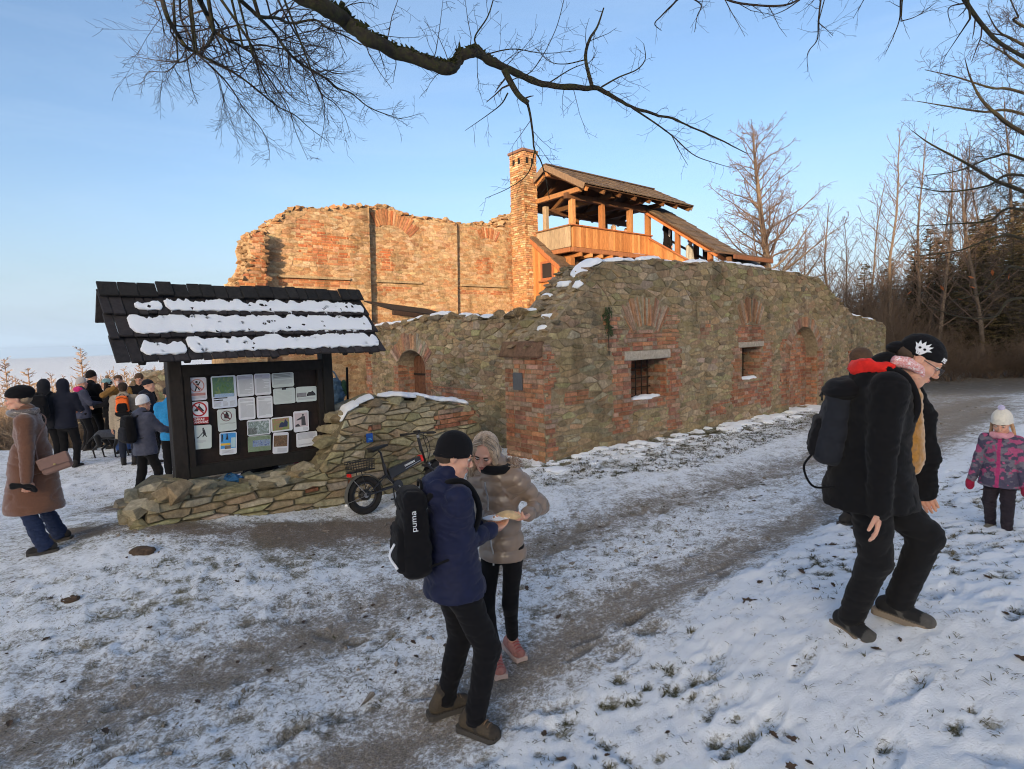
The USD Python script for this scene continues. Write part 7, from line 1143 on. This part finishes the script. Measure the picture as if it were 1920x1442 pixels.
RS = fabric('red_scarf', (.62, .02, .015), .8, .2); P.add('scarf', wrinkle(tube(spline([J['neck'] + V(.125, .02, .05), J['neck'] + V(.11, -.09, .055), J['neck'] + V(0, -.15, .04), J['neck'] + V(-.1, -.09, .05)], 24), np.interp(np.arange(24), [0, 6, 14, 23], [.02, .045, .05, .03]), 10), .02, 16, 2), RS); P.add('patterned_scarf', wrinkle(tube(spline([J['neck'] + V(.105, .0, .085), J['neck'] + V(.095, .075, .07), J['neck'] + V(.06, .13, .03), J['neck'] + V(.0, .15, -.02)], 24), np.linspace(.036, .026, 24), 10), .006, 20, 4), photo('scarf_print', [(.72, .72, .74), (.7, .68, .7), (.5, .05, .03), (.72, .7, .72), (.6, .2, .03)], 55.))
BIGMAN = P; GREYC = fabric('grey_cordura', (.012, .014, .02)); T, c, lat, up, bk = rucksack('dark grey and black rucksack worn by the man in black, strap end dangling', P, GREYC, .30, .42, .16, -.12, -.03, mat2=BLACK)
part(T, 'lid', P.world(wrinkle(ball(c + up * .2 - bk * .02, (.15, .11, .07), 3), .01, 9, 2)), BLACK, True); part(T, 'loose_strap', P.world(tube(spline([c - up * .16 + bk * .08 + lat * .1, c - up * .24 + bk * .11 + lat * .12, c - up * .33 + bk * .05 + lat * .14, c - up * .3 - bk * .06 + lat * .16], 20), .006, 6)), BLACK, True); part(T, 'red_tab', P.world(ball(c - up * .15 + bk * .08 + lat * .1, (.016, .01, .01), 2)), RS, True)

# the child
loc = here(1872, 996); fc = (-.80, -.60); q = PX(loc, fc, .98)
def camo(v): n = noise3(v, 9, 3, 5); m = noise3(v, 16, 2, 9); t = np.where(n[:, None] > .52, V(.13, .12, .15), V(.055, .05, .085)); t = np.where((m > .58)[:, None], V(.3, .06, .14), t); return np.where((np.abs(v[:, 0]) < .022)[:, None] & (v[:, 1] > 0)[:, None], V(.32, .03, .12), t)
P = Person('small child in a patterned purple jacket and cream bobble hat walking over the snow', loc, fc, .98, True, lean=4, width=1.08, hs=1.42, footR=(.11, -.05, 0), footL=(-.13, .16, 0), handR=(.34, .05, .78), handL=(-.3, .1, .8), head=(0, 26, 0))
P.skin(male=False); P.jacket(M('child_jacket', (.1, .1, .1), .8, noise=.2, scale=60, tinted=True, bump=.2, bscale=100), hem=.72, tk=1.22, tintf=camo, amp=.01, flare=.02); P.trousers(fabric('plum_trousers', (.018, .014, .02)), 1.28, .06, .014); P.shoes(fabric('grey_kid_boot', (.12, .11, .09)), None, .26, True, .055)
P.hair(M('child_hair', (.36, .22, .12), .6, noise=.4, scale=20, stretch=(5, 5, 1)), [((0, -.03, .03), (.086, .1, .085)), ((-.08, .0, -.01), (-.1, .02, -.13), .026, .02), ((.08, 0, -.01), (.1, .03, -.13), .026, .02)], amp=.008); P.beanie(fabric('cream_knit', (.62, .58, .5), .9, .1, 60, .4, .5, 90), True, pom=fabric('lilac_pompom', (.45, .42, .6), .9, .2, 60, .6), low=.04, tall=.015); P.add('scarf', wrinkle(tube(spline([P.J['neck'] + V(.11 * math.cos(t), .1 * math.sin(t) + .02, .035) for t in np.linspace(0, 6.28, 12)], 30), .055, 9), .012, 12, 2), fabric('pink_scarf', (.55, .26, .3), .9))
GL = fabric('crimson_mitten', (.25, .012, .04));
for n in 'RL': P.add('mitten', wrinkle(ball(P.J['wr' + n] + unit(P.J['wr' + n] - P.J['el' + n]) * .09, (.06, .06, .1), 3), .006, 20, 2), GL)

# the woman in the long brown coat
loc = here(88, 1030); fc = (-.86, -.5); q = PX(loc, fc, 1.66)
CAMEL = fabric('camel_coat', (.12, .053, .031), .9, .15, 60, .5, .3, 120)
P = Person('woman in a long camel coat and black beret walking out at the left edge', loc, fc, 1.66, True, lean=3, footL=tuple(np.array(q.foot(84, 1036))), footR=q.foot(112, 1012), toeL=(-.1, 1, 0), toeR=(.1, 1, 0), handL=q(50, 900, -.24), handR=(.25, .16, .93), elbowL=(-.5, -1, -.2), elbowR=(.4, -1, 0), head=(-3, 8, 0), headoff=(0, .05, 0), pelvis=(0, .02))
P.skin(hands=(('R', None, .6), ('L', (.5, .2, -.2), 1.0)), male=False); J = P.J; P.jacket(CAMEL, hem=.86, tk=1.08, amp=.006, name='coat')
S = P.field([J['waist'], V(0, -.2, .4), V(0, .25, .4)], .3); S.cone(J['waist'] + V(0, .02, -.02), V(0, .06, .50), .185, .262, .05, sq=((1, 0, 0), .88)); S.half(V(0, 0, .44), V(0, 0, -1)); P.add('coat_skirt', wrinkle(S.mesh(), .012, 4, 4), CAMEL)
P.add('belt', tube(spline([J['waist'] + V(.165 * math.cos(t), .15 * math.sin(t) + .01, -.03) for t in np.linspace(0, 6.283, 14)], 40), .02, 8), CAMEL)
P.add('belt_knot', wrinkle(ball(J['waist'] + V(-.05, .165, -.04), (.04, .03, .05), 3), .008, 20, 1), CAMEL)
P.trousers(DENIM, .98, .03, .012, 'jeans', flare=.028); P.shoes(LEATHER, None, .26); S = P.field([J['head']], .24, .009); S.ell(P.hp(0, -.03, .06), (.105, .128, .088), P.Re, .01); S.half(P.hp(0, 0, .015), -(P.R @ V(0, -.3, 1))); P.add('beret', wrinkle(S.mesh(), .003, 30, 2), BLACK)
P.hair(fabric('grey_fair_hair', (.3, .22, .15)), [((0, -.055, -.0), (.076, .062, .06))]); P.add('scarf', wrinkle(tube(spline([J['neck'] + V(.1 * math.cos(t), .1 * math.sin(t) + .02, .03) for t in np.linspace(0, 6.28, 12)], 30), .05, 9), .014, 14, 2), photo('scarf_check', [(.03, .03, .03), (.2, .17, .15), (.05, .04, .04), (.35, .3, .28), (.08, .06, .05)], 22.))
hb = P.wp(J['hip'] + V(-.2, -.20, .03)); hx, hy = P.ax @ V(0, 1, 0), P.ax @ V(-1, 0, 0); T = thing('handbag', 'small mauve flap handbag hanging at the hip of the woman in the camel coat', 'handbag', hb); MV = fabric('mauve_leather', (.2, .12, .1), .5, .1); tl = unit(hx * .96 - UP * .28); tu = unit(np.cross(hy, tl)); tu = tu if tu[2] > 0 else -tu
part(T, 'body', bevbox(hb, tl * .25, hy * .09, tu * .165, .02), MV); part(T, 'flap', bevbox(hb + tu * .035 + hy * .05, tl * .255, hy * .02, tu * .11, .01), MV); part(T, 'clasp', ball(hb + hy * .065 - tu * .0, .012, 2), M('brass', (.5, .38, .18), .3, .9)); part(T, 'strap', tube(spline([hb + tl * .12 + tu * .06, P.wp(J['waist'] + V(-.19, -.06, .1)), P.wp(J['chest'] + V(-.1, -.155, .1)), P.wp(J['neck'] + V(.02, -.12, .0)), P.wp(J['neck'] + V(.13, -.02, .0))], 24), .006, 6), MV)
gv2 = P.wp(J['wrL'] + V(0, .06, -.06)); T = thing('gloves', 'pair of black gloves held in the hand of the woman in the camel coat', 'gloves', gv2)
for i in range(2): part(T, 'glove', wrinkle(tube(spline([gv2 + V(-.09, 0, -.01 + .02 * i), gv2 + V(0, 0, .01), gv2 + V(.11, .01, -.005 - .03 * i), gv2 + V(.16, .0, -.05)], 14), np.linspace(.032, .018, 14), 8), .006, 30, i), BLACK, True)
# ---------------------------------------------------------------- the crowd behind the notice board (small in the picture)
G = 'visitors gathered behind the notice board'
def g_(label, px, py, fc, H, jc, tc, **k): loc = here(px, py); kw = {a: k.pop(a) for a in list(k) if a in ('lean', 'width', 'handR', 'handL', 'head', 'headoff', 'footR', 'footL', 'elbowR', 'elbowL', 'side')}; P = Person(label, loc, fc, H, False, G, **kw); P.skin(male=k.get('male', True)); P.jacket(jc, hem=k.get('hem', .8), tk=k.get('tk', 1.05), quilt=k.get('quilt', 0), pitch=.1, hood=k.get('hood'), amp=.009); P.trousers(tc, k.get('loose', 1.05), .05, .008); P.shoes(LEATHER, None, .28, True); return P
HOLD = dict(handR=(.12, .34, 1.12), handL=(-.12, .34, 1.1), elbowR=(.6, -.5, -1), elbowL=(-.6, -.5, -1)); CHAR = fabric('charcoal_cloth', (.010, .011, .016)); INKB = fabric('ink_blue_cloth', (.007, .009, .019)); GREYJ = fabric('grey_blue_puffer', (.05, .056, .088), .6); OCH = fabric('ochre_jacket', (.24, .125, .035)); SAND = fabric('sand_coat', (.32, .265, .2)); DHAIR = fabric('dark_hair', (.03, .02, .015)); BHAIR = fabric('brown_hair', (.07, .04, .025)); KNITW = fabric('white_knit', (.62, .63, .66), .9, .1, 60, .4); TEAL = fabric('teal_knit', (.13, .25, .28), .9, .3, 25, .4); GREYK = fabric('pale_grey_knit', (.4, .37, .36), .9, .1); BLUEJ = fabric('bright_blue_jacket', (.015, .2, .45), .6); PINK = fabric('pink_hood', (.45, .02, .14))
P = g_('dark-clad person with a black rucksack behind the woman in the camel coat', 97, 880, (-.35, .94), 1.76, CHAR, BLACK, hood='up', **HOLD); rucksack('black rucksack of the dark-clad person at the left of the crowd', P, BLACK, .3, .46, .18, -.04)
P = g_('man in plain dark hooded jacket with his back to us, nearest of the group', 132, 878, (-.15, .98), 1.76, INKB, BLACK, hood='up', footR=(.12, .0, 0), footL=(-.13, .02, 0), **HOLD)
P = g_('person in grey jacket with pink hood and pale woolly hat among the crowd', 163, 846, (.6, .8), 1.70, fabric('slate_jacket', (.04, .044, .072)), BLACK, male=False, **HOLD); P.beanie(GREYK, True, tall=.02); P.add('pink_hood', wrinkle(ball(P.J['neck'] + V(0, -.07, .03), (.13, .1, .07), 3), .01, 10, 2), PINK)
P = g_('tallest man of the crowd, all in black with a black hat', 182, 842, (.35, .93), 1.86, BLACK, BLACK, hood='down', **HOLD); P.beanie(BLACK, True, tall=.02)
P = g_('woman in a teal bobble hat and black coat next to the man in ochre', 213, 842, (-.7, -.5), 1.68, BLACK, BLACK, male=False, handR=(.2, .35, 1.3), handL=(-.12, .3, 1.1)); P.beanie(TEAL, True, pom=fabric('brown_pompom', (.25, .16, .1))); P.hair(DHAIR, [((0, -.03, .02), (.085, .1, .08)), ((-.07, 0, 0), (-.08, .05, -.25), .04, .03), ((.07, 0, 0), (.08, .05, -.25), .04, .03)])
P = g_('man in an ochre jacket and jeans drinking from a cup', 234, 850, (.5, -.87), 1.76, OCH, fabric('blue_jeans', (.045, .09, .24)), handR=(.06, .19, 1.50), elbowR=(.9, .1, -.6), handL=(-.2, .25, 1.0), elbowL=(-.6, -.6, -.6)); P.hair(BHAIR, SHORT); cup = P.wp(P.hp(0, .15, -.05)); T = thing('cup', 'pale paper cup at the lips of the man in ochre', 'cup', cup); part(T, 'cup', revolve([(0, -.05), (.028, -.05), (.037, .05), (.033, .05), (.026, -.04)], 14, cup), M('paper_cup', (.6, .5, .48), .6), True)
P = g_('person in a sand-coloured coat with an orange backpack, back turned', 243, 872, (-.45, .9), 1.66, SAND, fabric('dark_jeans', (.012, .016, .03)), hem=.58, tk=1.14, hood='down', male=False); P.hair(DHAIR, SHORT); T, c, lat, up, bk = rucksack('orange and black child-size backpack on the sand-coloured coat', P, fabric('orange_nylon', (.75, .13, .02), .6), .27, .36, .16, .03, mat2=BLACK)
part(T, 'base', P.world(wrinkle(ball(c - up * .19, (.15, .1, .08), 3), .008, 10, 1)), BLACK, True)
P = g_('bearded dark-haired man in black looking down at his hand', 273, 846, (.4, -.92), 1.78, BLACK, BLACK, handR=(.1, .26, 1.25), elbowR=(.7, -.3, -.8), handL=(-.12, .3, 1.15), elbowL=(-.7, -.3, -.8), head=(0, 24, 0)); P.hair(BHAIR, SHORT + [((0, .06, -.09), (.045, .03, .04))])
P = g_('person in a dark flat cap half hidden by the woman in the white hat', 288, 872, (.9, .3), 1.72, INKB, BLACK, hood='down'); P.beanie(CHAR, False, low=.06)
P = g_('woman in a grey-blue quilted jacket and white hat beside the notice board post', 281, 936, (.5, .87), 1.64, GREYJ, BLACK, quilt=.012, male=False, hem=.78, tk=1.14, hood='down', footR=(.1, .12, 0), footL=(-.12, -.14, 0), handR=(.1, .42, 1.12), handL=(-.15, .4, 1.15), elbowR=(.6, -.3, -1), elbowL=(-.6, -.3, -1)); P.beanie(KNITW, True, tall=.02); rucksack('black rucksack with a red patch worn by the woman in the white hat', P, BLACK, .3, .46, .19, -.05, mat2=CHAR); bk_ = P.wp((-.02, .5, 1.16)); T = thing('booklet', 'dark red folder held by the woman in the white hat', 'folder', bk_); part(T, 'cover', bevbox(bk_, P.ax @ V(.2, .05, 0), P.ax @ V(-.03, .14, .1), V(0, 0, .012), .004), fabric('maroon_cover', (.16, .015, .03)))
P = g_('person in a bright blue jacket mostly hidden by the left post of the notice board', 330, 905, (-.4, .8), 1.72, BLUEJ, BLACK, male=False, **HOLD); P.beanie(CHAR, True)
loc = on_ground(1618, 800); loc = V(at_depth(1612, 700, 5.4)[0], 5.4, Z(at_depth(1612, 700, 5.4)[0], 5.4))
P = Person('dark-haired person just visible behind the rucksack of the man in black', loc, (.98, .2), 1.74, False, None); P.skin(); P.jacket(CHAR, hem=.8); P.trousers(BLACK, 1.0); P.shoes(LEATHER); P.hair(BHAIR, SHORT)
# people up in the gallery
GG = 'people in the lookout gallery'
def up_(label, a, b, z, fc, H, jc, **k): P = Person(label, B(a, b, z), fc, H, False, GG, **{x: y for x, y in k.items() if x in ('lean', 'head', 'handR', 'handL', 'headoff')}); P.skin(); P.jacket(jc, hem=.8, hood=k.get('hood')); P.trousers(BLACK, 1.0); return P
up_('person in a light brown hood leaning on the gallery rail by the third post', 11.15, 7.95, 4.78, (.5, -.8), 1.68, fabric('drab_hood', (.2, .15, .11)), hood='up')
P = up_('dark-haired person right beside the third gallery post', 11.95, 7.95, 4.72, (-.6, -.7), 1.7, CHAR); P.hair(DHAIR, SHORT)
P = up_('person whose dark head only just shows over the gallery rail near the second post', 9.55, 8.1, 4.52, (.3, .8), 1.7, BLACK); P.hair(DHAIR, SHORT)
P = up_('person in a dark jacket with a white front coming down the gallery stairs', 13.3, 7.0, 4.95, (.6, -.8), 1.72, BLACK, handR=(.1, .2, 1.5)); P.hair(BHAIR, SHORT); P.add('white_front', wrinkle(ball(P.J['chest'] + V(0, .12, -.02), (.07, .05, .16), 3), .008, 12, 1), KNITW)
P = up_('person in black lower down the gallery stairs', 13.4, 5.3, 3.95, (.7, -.7), 1.7, BLACK); P.beanie(BLACK)
P = up_('person in pale grey near the foot of the gallery stairs', 13.2, 5.9, 4.15, (.7, -.7), 1.66, fabric('pale_grey_jacket', (.3, .3, .28))); P.beanie(fabric('blue_cap', (.02, .06, .4)), False)

# ---------------------------------------------------------------- the black dog
loc = here(212, 858); f = unit(V(1, .12, 0)); ax = np.array([V(f[1], -f[0], 0), f, UP]).T; T = thing('dog', 'slim black dog in a grey coat sniffing the snow among the crowd', 'dog', loc); w_ = lambda m: (loc + m[0] @ ax.T, m[1])
S = SDF(V(-.25, -.65, -.05), V(.25, .75, .8), .012); S.cone((0, -.24, .5), (0, .02, .5), .085, .09, .05, sq=((1, 0, 0), .8)); S.cone((0, .02, .5), (0, .2, .47), .09, .115, .05, sq=((1, 0, 0), .75)); S.cone((0, .24, .53), (0, .42, .42), .07, .05, .05); S.ell((0, .46, .37), (.05, .075, .055), None, .03); S.cone((0, .49, .35), (0, .58, .27), .034, .024, .02); S.cone((0, -.3, .53), (0, -.42, .42), .02, .014, .02); S.cone((0, -.42, .42), (0, -.5, .33), .014, .008, .01)
for x in (-1, 1): S.cone((x * .045, .43, .41), (x * .075, .43, .36), .016, .012, .01)
for x, o in ((-1, .06), (1, -.05)):
    S.cone((x * .06, -.24, .47), (x * .065, -.17 + o, .3), .07, .04, .03); S.cone((x * .065, -.17 + o, .3), (x * .065, -.3 + o, .19), .035, .02, .02); S.cone((x * .065, -.3 + o, .19), (x * .065, -.27 + o, .02), .018, .015, .01); S.cone((x * .065, -.27 + o, .015), (x * .065, -.22 + o, .012), .018, .016, .01)
    S.cone((x * .06, .17, .43), (x * .065, .15 + o * 1.4, .25), .05, .026, .03); S.cone((x * .065, .15 + o * 1.4, .25), (x * .065, .18 + o * 1.8, .02), .022, .015, .01); S.cone((x * .065, .18 + o * 1.8, .015), (x * .065, .22 + o * 1.8, .012), .018, .016, .01)
part(T, 'body', w_(S.mesh()), fabric('black_fur', (.012, .011, .011), .6, sheen=.3), True); S = SDF(V(-.2, -.35, .3), V(.2, .35, .75), .012); S.cone((0, -.2, .515), (0, .16, .5), .1, .12, .05, sq=((1, 0, 0), .8)); S.half(V(0, 0, .46), V(0, 0, -1)); part(T, 'coat', w_(S.mesh()), fabric('grey_dog_coat', (.09, .09, .1)), True); part(T, 'collar', w_(tube(spline([V(.06 * math.cos(t), .33 + .03 * math.sin(t), .49 + .055 * math.sin(t)) for t in np.linspace(0, 6.283, 12)], 24), .01, 6)), RS, True)
lq = [loc + ax @ V(0, .36, .5), loc + ax @ V(.1, .5, .1), loc + ax @ V(.1, .1, .02), loc + ax @ V(.2, .6, .03), here(243, 872) + V(.1, .05, .75)]; solo('leash', tube(spline(lq, 40), .006, 5), BLACK, 'thin dark leash trailing from the black dog over the snow', 'leash', smooth=True)

# ---------------------------------------------------------------- bags left on and behind the stone base
def blob(name, label, cat_, c, r, mat, seed, parts=()):
    T = thing(name, label, cat_, c); part(T, 'bag', wrinkle(ball(c, r, 4), .035, 7, seed), mat, True); part(T, 'strap', tube(spline([c + V(-r[0] * .6, -r[1] * .4, r[2] * .7), c + V(-.02, -r[1] * .3, r[2] * 1.35), c + V(r[0] * .6, -r[1] * .4, r[2] * .7)], 14), .012, 6), mat, True); [part(T, nm, m, mm, True) for nm, m, mm in parts]; return T
c = on_plane(437, 901, K_(0, -.05, 0), KN); blob('bag', 'crumpled blue bag lying on the stone base under the board', 'bag', c, (.13, .12, .08), fabric('blue_bag', (.03, .12, .26), .6), 1)
c = on_plane(563, 872, K_(0, -.12, 0), KN); blob('bag', 'red and grey bag under the right end of the board', 'bag', c, (.08, .1, .12), fabric('raspberry_bag', (.35, .02, .07), .6), 2, [('grey_panel', wrinkle(ball(c + V(.06, -.02, -.05), (.1, .06, .06), 3), .01, 12, 3), fabric('grey_panel', (.2, .23, .23)))])
c = on_plane(490, 892, K_(0, -.5, 0), KN); blob('bag', 'large black rucksack in the dark behind the stone base', 'bag', c, (.3, .16, .2), BLACK, 5)
for i in range(2): part(numb := thing('bench', 'pale wooden plank bench behind the notice board', 'bench', K_(1.2, -.75, .4)), 'plank', bevbox(K_(1.2, -.8 - .16 * i, .5), KD * 1.5, KN * .14, UP * .04), BEAM) if i == 0 else [part(numb, 'plank', bevbox(K_(1.2, -.96, .5), KD * 1.5, KN * .14, UP * .04), BEAM)] + [part(numb, 'leg', bevbox(K_(t, -.88, .22), KD * .08, KN * .25, UP * .5), BEAM) for t in (.6, 1.8)]
c = on_plane(630, 738, K_(0, -.9, 0), KN); T = blob('bag', 'blue-grey rucksack standing behind the right post of the notice board', 'rucksack', c, (.13, .12, .27), fabric('steel_blue', (.1, .16, .22)), 7, [('green_side', wrinkle(ball(c + V(.12, .05, .08), (.06, .08, .14), 3), .01, 9, 1), fabric('moss_green', (.06, .12, .06))), ('walking_pole', tube([c + V(.17, 0, -.7), c + V(.2, 0, .42)], .018, 7), BLACK)])
for z0 in (.0,): part(thing('trestle', 'rough stump under the blue-grey rucksack behind the low wall', 'stump', c - V(0, 0, .9)), 'stump', revolve([(0, -.9), (.2, -.9), (.16, -.27), (0, -.25)], 12, c), BEAM, True)
# low ruined wall behind the crowd
wa, wb = at_depth(158, 800, 14.8), at_depth(345, 800, 13.6); wd = unit((wb - wa) * V(1, 1, 0)); WF = Frame(V(wa[0], wa[1], 0), wd, UP, V(wd[1], -wd[0], 0)); Lw = np.linalg.norm((wb - wa)[:2]); T = thing('stone_wall', 'low mossy rubble wall behind the crowd, rising to the right', 'wall', WF.p(Lw / 2, 0)); pr = [(0, -.6), (0, .35), (.5, .55), (1.0, .7), (1.5, 1.0), (1.9, 1.45), (2.4, 1.62), (Lw, 1.7), (Lw, -.6)]; o = Polygon(pr); part(T, 'wall_core', prism(o, WF, -.6, 0), MORTAR, tint=MT); S = Pieces(91); S.add(rubble_cells(o, .26, .13, 31), WF, STONES, (.02, .05)); S.rocks([WF.p(t, np.interp(t, [p[0] for p in pr[1:-1]], [p[1] for p in pr[1:-1]]), -d) for t in np.arange(0, Lw, .2) for d in (.1, .4)], .18, STONES); S.write(T, 'stone', STONE, 'rubble_stones')
# ================================================================ what pokes through the snow
dr_ = np.random.default_rng(33)
from scipy.interpolate import RegularGridInterpolator
def gz_at(q):
    r = np.linalg.norm(q, axis=1); a = np.arctan2(q[:, 0], q[:, 1]); n0 = 430; G = gz.reshape(len(rr_), NT)[:, :n0]; return RegularGridInterpolator((np.log(rr_), th[:n0]), G, bounds_error=False, fill_value=None)(np.column_stack([np.log(r), a]))
def blades(q, n, hgt, spread, w=.0022, lay=.8):
    zs = gz_at(q); vs, fs, k = [], [], 0
    for (x, y), z in zip(q, zs):
        m = max(3, int(n * dr_.uniform(.4, 1.6))); sp = spread * dr_.uniform(.5, 1.4); hh = hgt * dr_.uniform(.6, 1.3); a0 = dr_.uniform(0, 6.28)
        for _ in range(m):
            a = dr_.uniform(0, 6.28); r = abs(dr_.normal(0, sp)); b = V(x + r * math.cos(a) * 1.6, y + r * math.sin(a), z - .006); t = a0 + dr_.normal(0, 1.2); d = V(math.cos(t) * lay, math.sin(t) * lay, dr_.uniform(.15, 1)); d /= np.linalg.norm(d); L = hh * dr_.uniform(.5, 1.3); s = V(-math.sin(t), math.cos(t), 0) * w * dr_.uniform(.7, 1.5); mid = b + d * L * .55; tip = b + d * L + V(math.cos(t), math.sin(t), -.8) * L * .25
            vs += [b - s, b + s, mid + s * .8, mid - s * .8, tip]; fs += [[k, k + 1, k + 2], [k, k + 2, k + 3], [k + 3, k + 2, k + 4]]; k += 5
    return (np.array(vs), np.array(fs))
GRASS = usdkit.material(stage, '/World/Looks/winter_grass', {'p': ('principled_bsdf', {'roughness': .8}), 'g': ('geometry', {}), 'n': ('noise_texture', {'scale': 3.}), 'r': ('rgb_ramp', {'ramp': [(0, (.035, .035, .012)), (.45, (.06, .055, .02)), (.6, (.1, .08, .035)), (1, (.16, .12, .06))]})}, [('g.position', 'n.vector'), ('n.fac', 'r.fac'), ('r.color', 'p.base_color')], surface='p.BSDF')
bank = [(900, 1441), (1200, 1250), (1500, 1040), (1850, 850), (1919, 830), (1919, 1441)]; mid = [(0, 1100), (300, 1050), (800, 1020), (1100, 960), (1500, 880), (1300, 1030), (950, 1220), (500, 1441), (0, 1441)]; foot = [(1000, 880), (1250, 820), (1520, 772), (1560, 790), (1300, 880), (1010, 915)]; meadow = [(120, 960), (150, 860), (300, 850), (270, 950)]
_sc = scatter
def scatter(n, region): return _sc(n, region, dr_)
solo('grass', cat([blades(TUFTS, 24, .036, .022, .0024), blades(MIDT, 16, .03, .03), blades(scatter(700, bank), 7, .03, .02), blades(scatter(1500, mid), 9, .03, .035), blades(scatter(900, foot), 22, .06, .04, .003), blades(scatter(160, meadow), 10, .04, .04)]), GRASS, 'tufts of dull winter grass poking through the snow', 'grass', None, 'stuff')
LEAF = usdkit.material(stage, '/World/Looks/fallen_leaf', {'p': ('principled_bsdf', {'roughness': .75}), 'g': ('geometry', {}), 'r': ('rgb_ramp', {'ramp': [(0, (.05, .028, .014)), (.5, (.11, .062, .03)), (1, (.2, .125, .07))]})}, [('g.random_per_island', 'r.fac'), ('r.color', 'p.base_color')], surface='p.BSDF')
def leaf(p, s, yaw):
    pr = np.array([(0, -.5), (.16, -.3), (.13, -.16), (.3, .0), (.2, .12), (.26, .3), (.1, .34), (0, .52), (-.1, .34), (-.26, .3), (-.2, .12), (-.3, .0), (-.13, -.16), (-.16, -.3)]); c, d = math.cos(yaw), math.sin(yaw); tl = dr_.normal(0, .35, 2)
    v = np.column_stack([pr[:, 0] * c - pr[:, 1] * d, pr[:, 0] * d + pr[:, 1] * c]) * s; z = .012 + 1.6 / s * .25 * (pr[:, 0] * s) ** 2 + v @ tl * .5; v = np.column_stack([v, np.maximum(z, .003)]); v = np.vstack([v, [[0, 0, .006]]]) + p; j = np.arange(14); f = np.stack([j, (j + 1) % 14, np.full(14, 14)], 1); return (np.vstack([v, v - (0, 0, .0015)]), np.vstack([f, f[:, ::-1] + 15]))
lq = np.vstack([scatter(70, bank), scatter(90, mid), scatter(260, foot)]); solo('fallen_leaves', cat([leaf(V(x, y, z), dr_.uniform(.03, .075), dr_.uniform(0, 6.28)) for (x, y), z in zip(lq, gz_at(lq))]), LEAF, 'scattered brown oak leaves lying on snow and track', 'leaves', None, 'stuff')
p = on_ground(1408, 1138); T = thing('fallen_leaf', 'large curled brown leaf lying alone on the snow bank by the track', 'leaf', p); part(T, 'leaf', leaf(p + V(0, 0, .01), .14, .6), LEAF)
part(T, 'curl', leaf(p + V(.02, .01, .03), .09, 2.1), LEAF)
CLOD = M('frozen_clod', (.075, .05, .034), .95, noise=.5, scale=30, bump=.6, bscale=60)
for (px, py), lab, s in (((132, 1126), 'dark frozen clod of earth lying alone on the snow at the left', .055), ((268, 1036), 'wide flat clod of earth below the stone base of the notice board', .09)):
    p = on_ground(px, py); r = np.random.default_rng(px); T = thing('earth_clod', lab, 'clod', p); part(T, 'clod', wrinkle(ball(p + V(0, 0, .012), (s * 1.3, s, s * .5), 3), .02, 14, px), CLOD, True); [part(T, 'crumb', hull(p + V(r.normal(0, s * 1.3), r.normal(0, s * 1.3), .008) + r.normal(0, .008, (8, 3))), CLOD) for _ in range(5)]
track = [(0, 1440), (0, 1360), (600, 1160), (1000, 1010), (1480, 860), (1880, 740), (1900, 780), (1560, 970), (1000, 1250), (700, 1441)]; mudr = [(140, 1010), (280, 980), (660, 975), (880, 975), (860, 1010), (640, 1030), (300, 1030)]
pq = np.vstack([scatter(900, track), scatter(260, mudr)]); solo('pebbles', cat([hull(V(x, y, z) + dr_.normal(0, 1, (7, 3)) * (s, s, s * .6)) for (x, y), z, s in zip(pq, gz_at(pq), dr_.gamma(2, .0032, len(pq)) + .002)]), M('pebble', (.2, .17, .14), .9, noise=.4, scale=15), 'small stones and grit on the frozen track', 'gravel', None, 'stuff')
sq = scatter(150, [(1005, 872), (1250, 818), (1515, 765), (1530, 778), (1260, 845), (1020, 898)]); lump = trimesh.creation.icosphere(2, 1.0); lb = []
for (x, y), z in zip(sq, gz_at(sq)): s = min(dr_.gamma(2.2, .022) + .012, .13); v = np.array(lump.vertices) * (s * dr_.uniform(.8, 1.9), s * dr_.uniform(.7, 1.3), s * dr_.uniform(.25, .5)); v = v * (1 + 1.1 * (noise3(v + x * 7, 16, 3, 2) - .5))[:, None]; lb.append((v + V(x, y, z + .004), np.array(lump.faces)))
solo('snow', cat(lb), SNOW, 'lumpy snow fallen along the foot of the long mossy wall', 'snow', None, 'stuff', smooth=True)
# ivy on the long wall
iv = []
for _ in range(150):
    a, z = 1.55 + dr_.normal(0, .05), dr_.uniform(2.25, 2.75); p = FRONT.p(a + .04 * math.sin(z * 9), z, .045 + dr_.uniform(0, .03)); t = dr_.uniform(0, 6.28); e1, e2 = D1 * math.cos(t) + UP * math.sin(t), -D1 * math.sin(t) + UP * math.cos(t); s = dr_.uniform(.02, .035); n = -D2 * dr_.uniform(-.01, .012); iv.append((np.array([p - e1 * s, p - e2 * s * .5 + n, p + e1 * s, p + e2 * s * .6 + n]), np.array([[0, 1, 2], [0, 2, 3], [0, 2, 1], [0, 3, 2]])))
T = thing('ivy', 'small strip of dark ivy growing on the long wall left of the first window', 'ivy', FRONT.p(1.55, 2.3, .05)); part(T, 'leaves', cat(iv), M('ivy_leaf', (.06, .085, .03), .5), kind='stuff'); part(T, 'stem', tube(spline([FRONT.p(1.56, 1.9, .05), FRONT.p(1.53, 2.3, .07), FRONT.p(1.57, 2.75, .06)], 10), .008, 5), BARK)
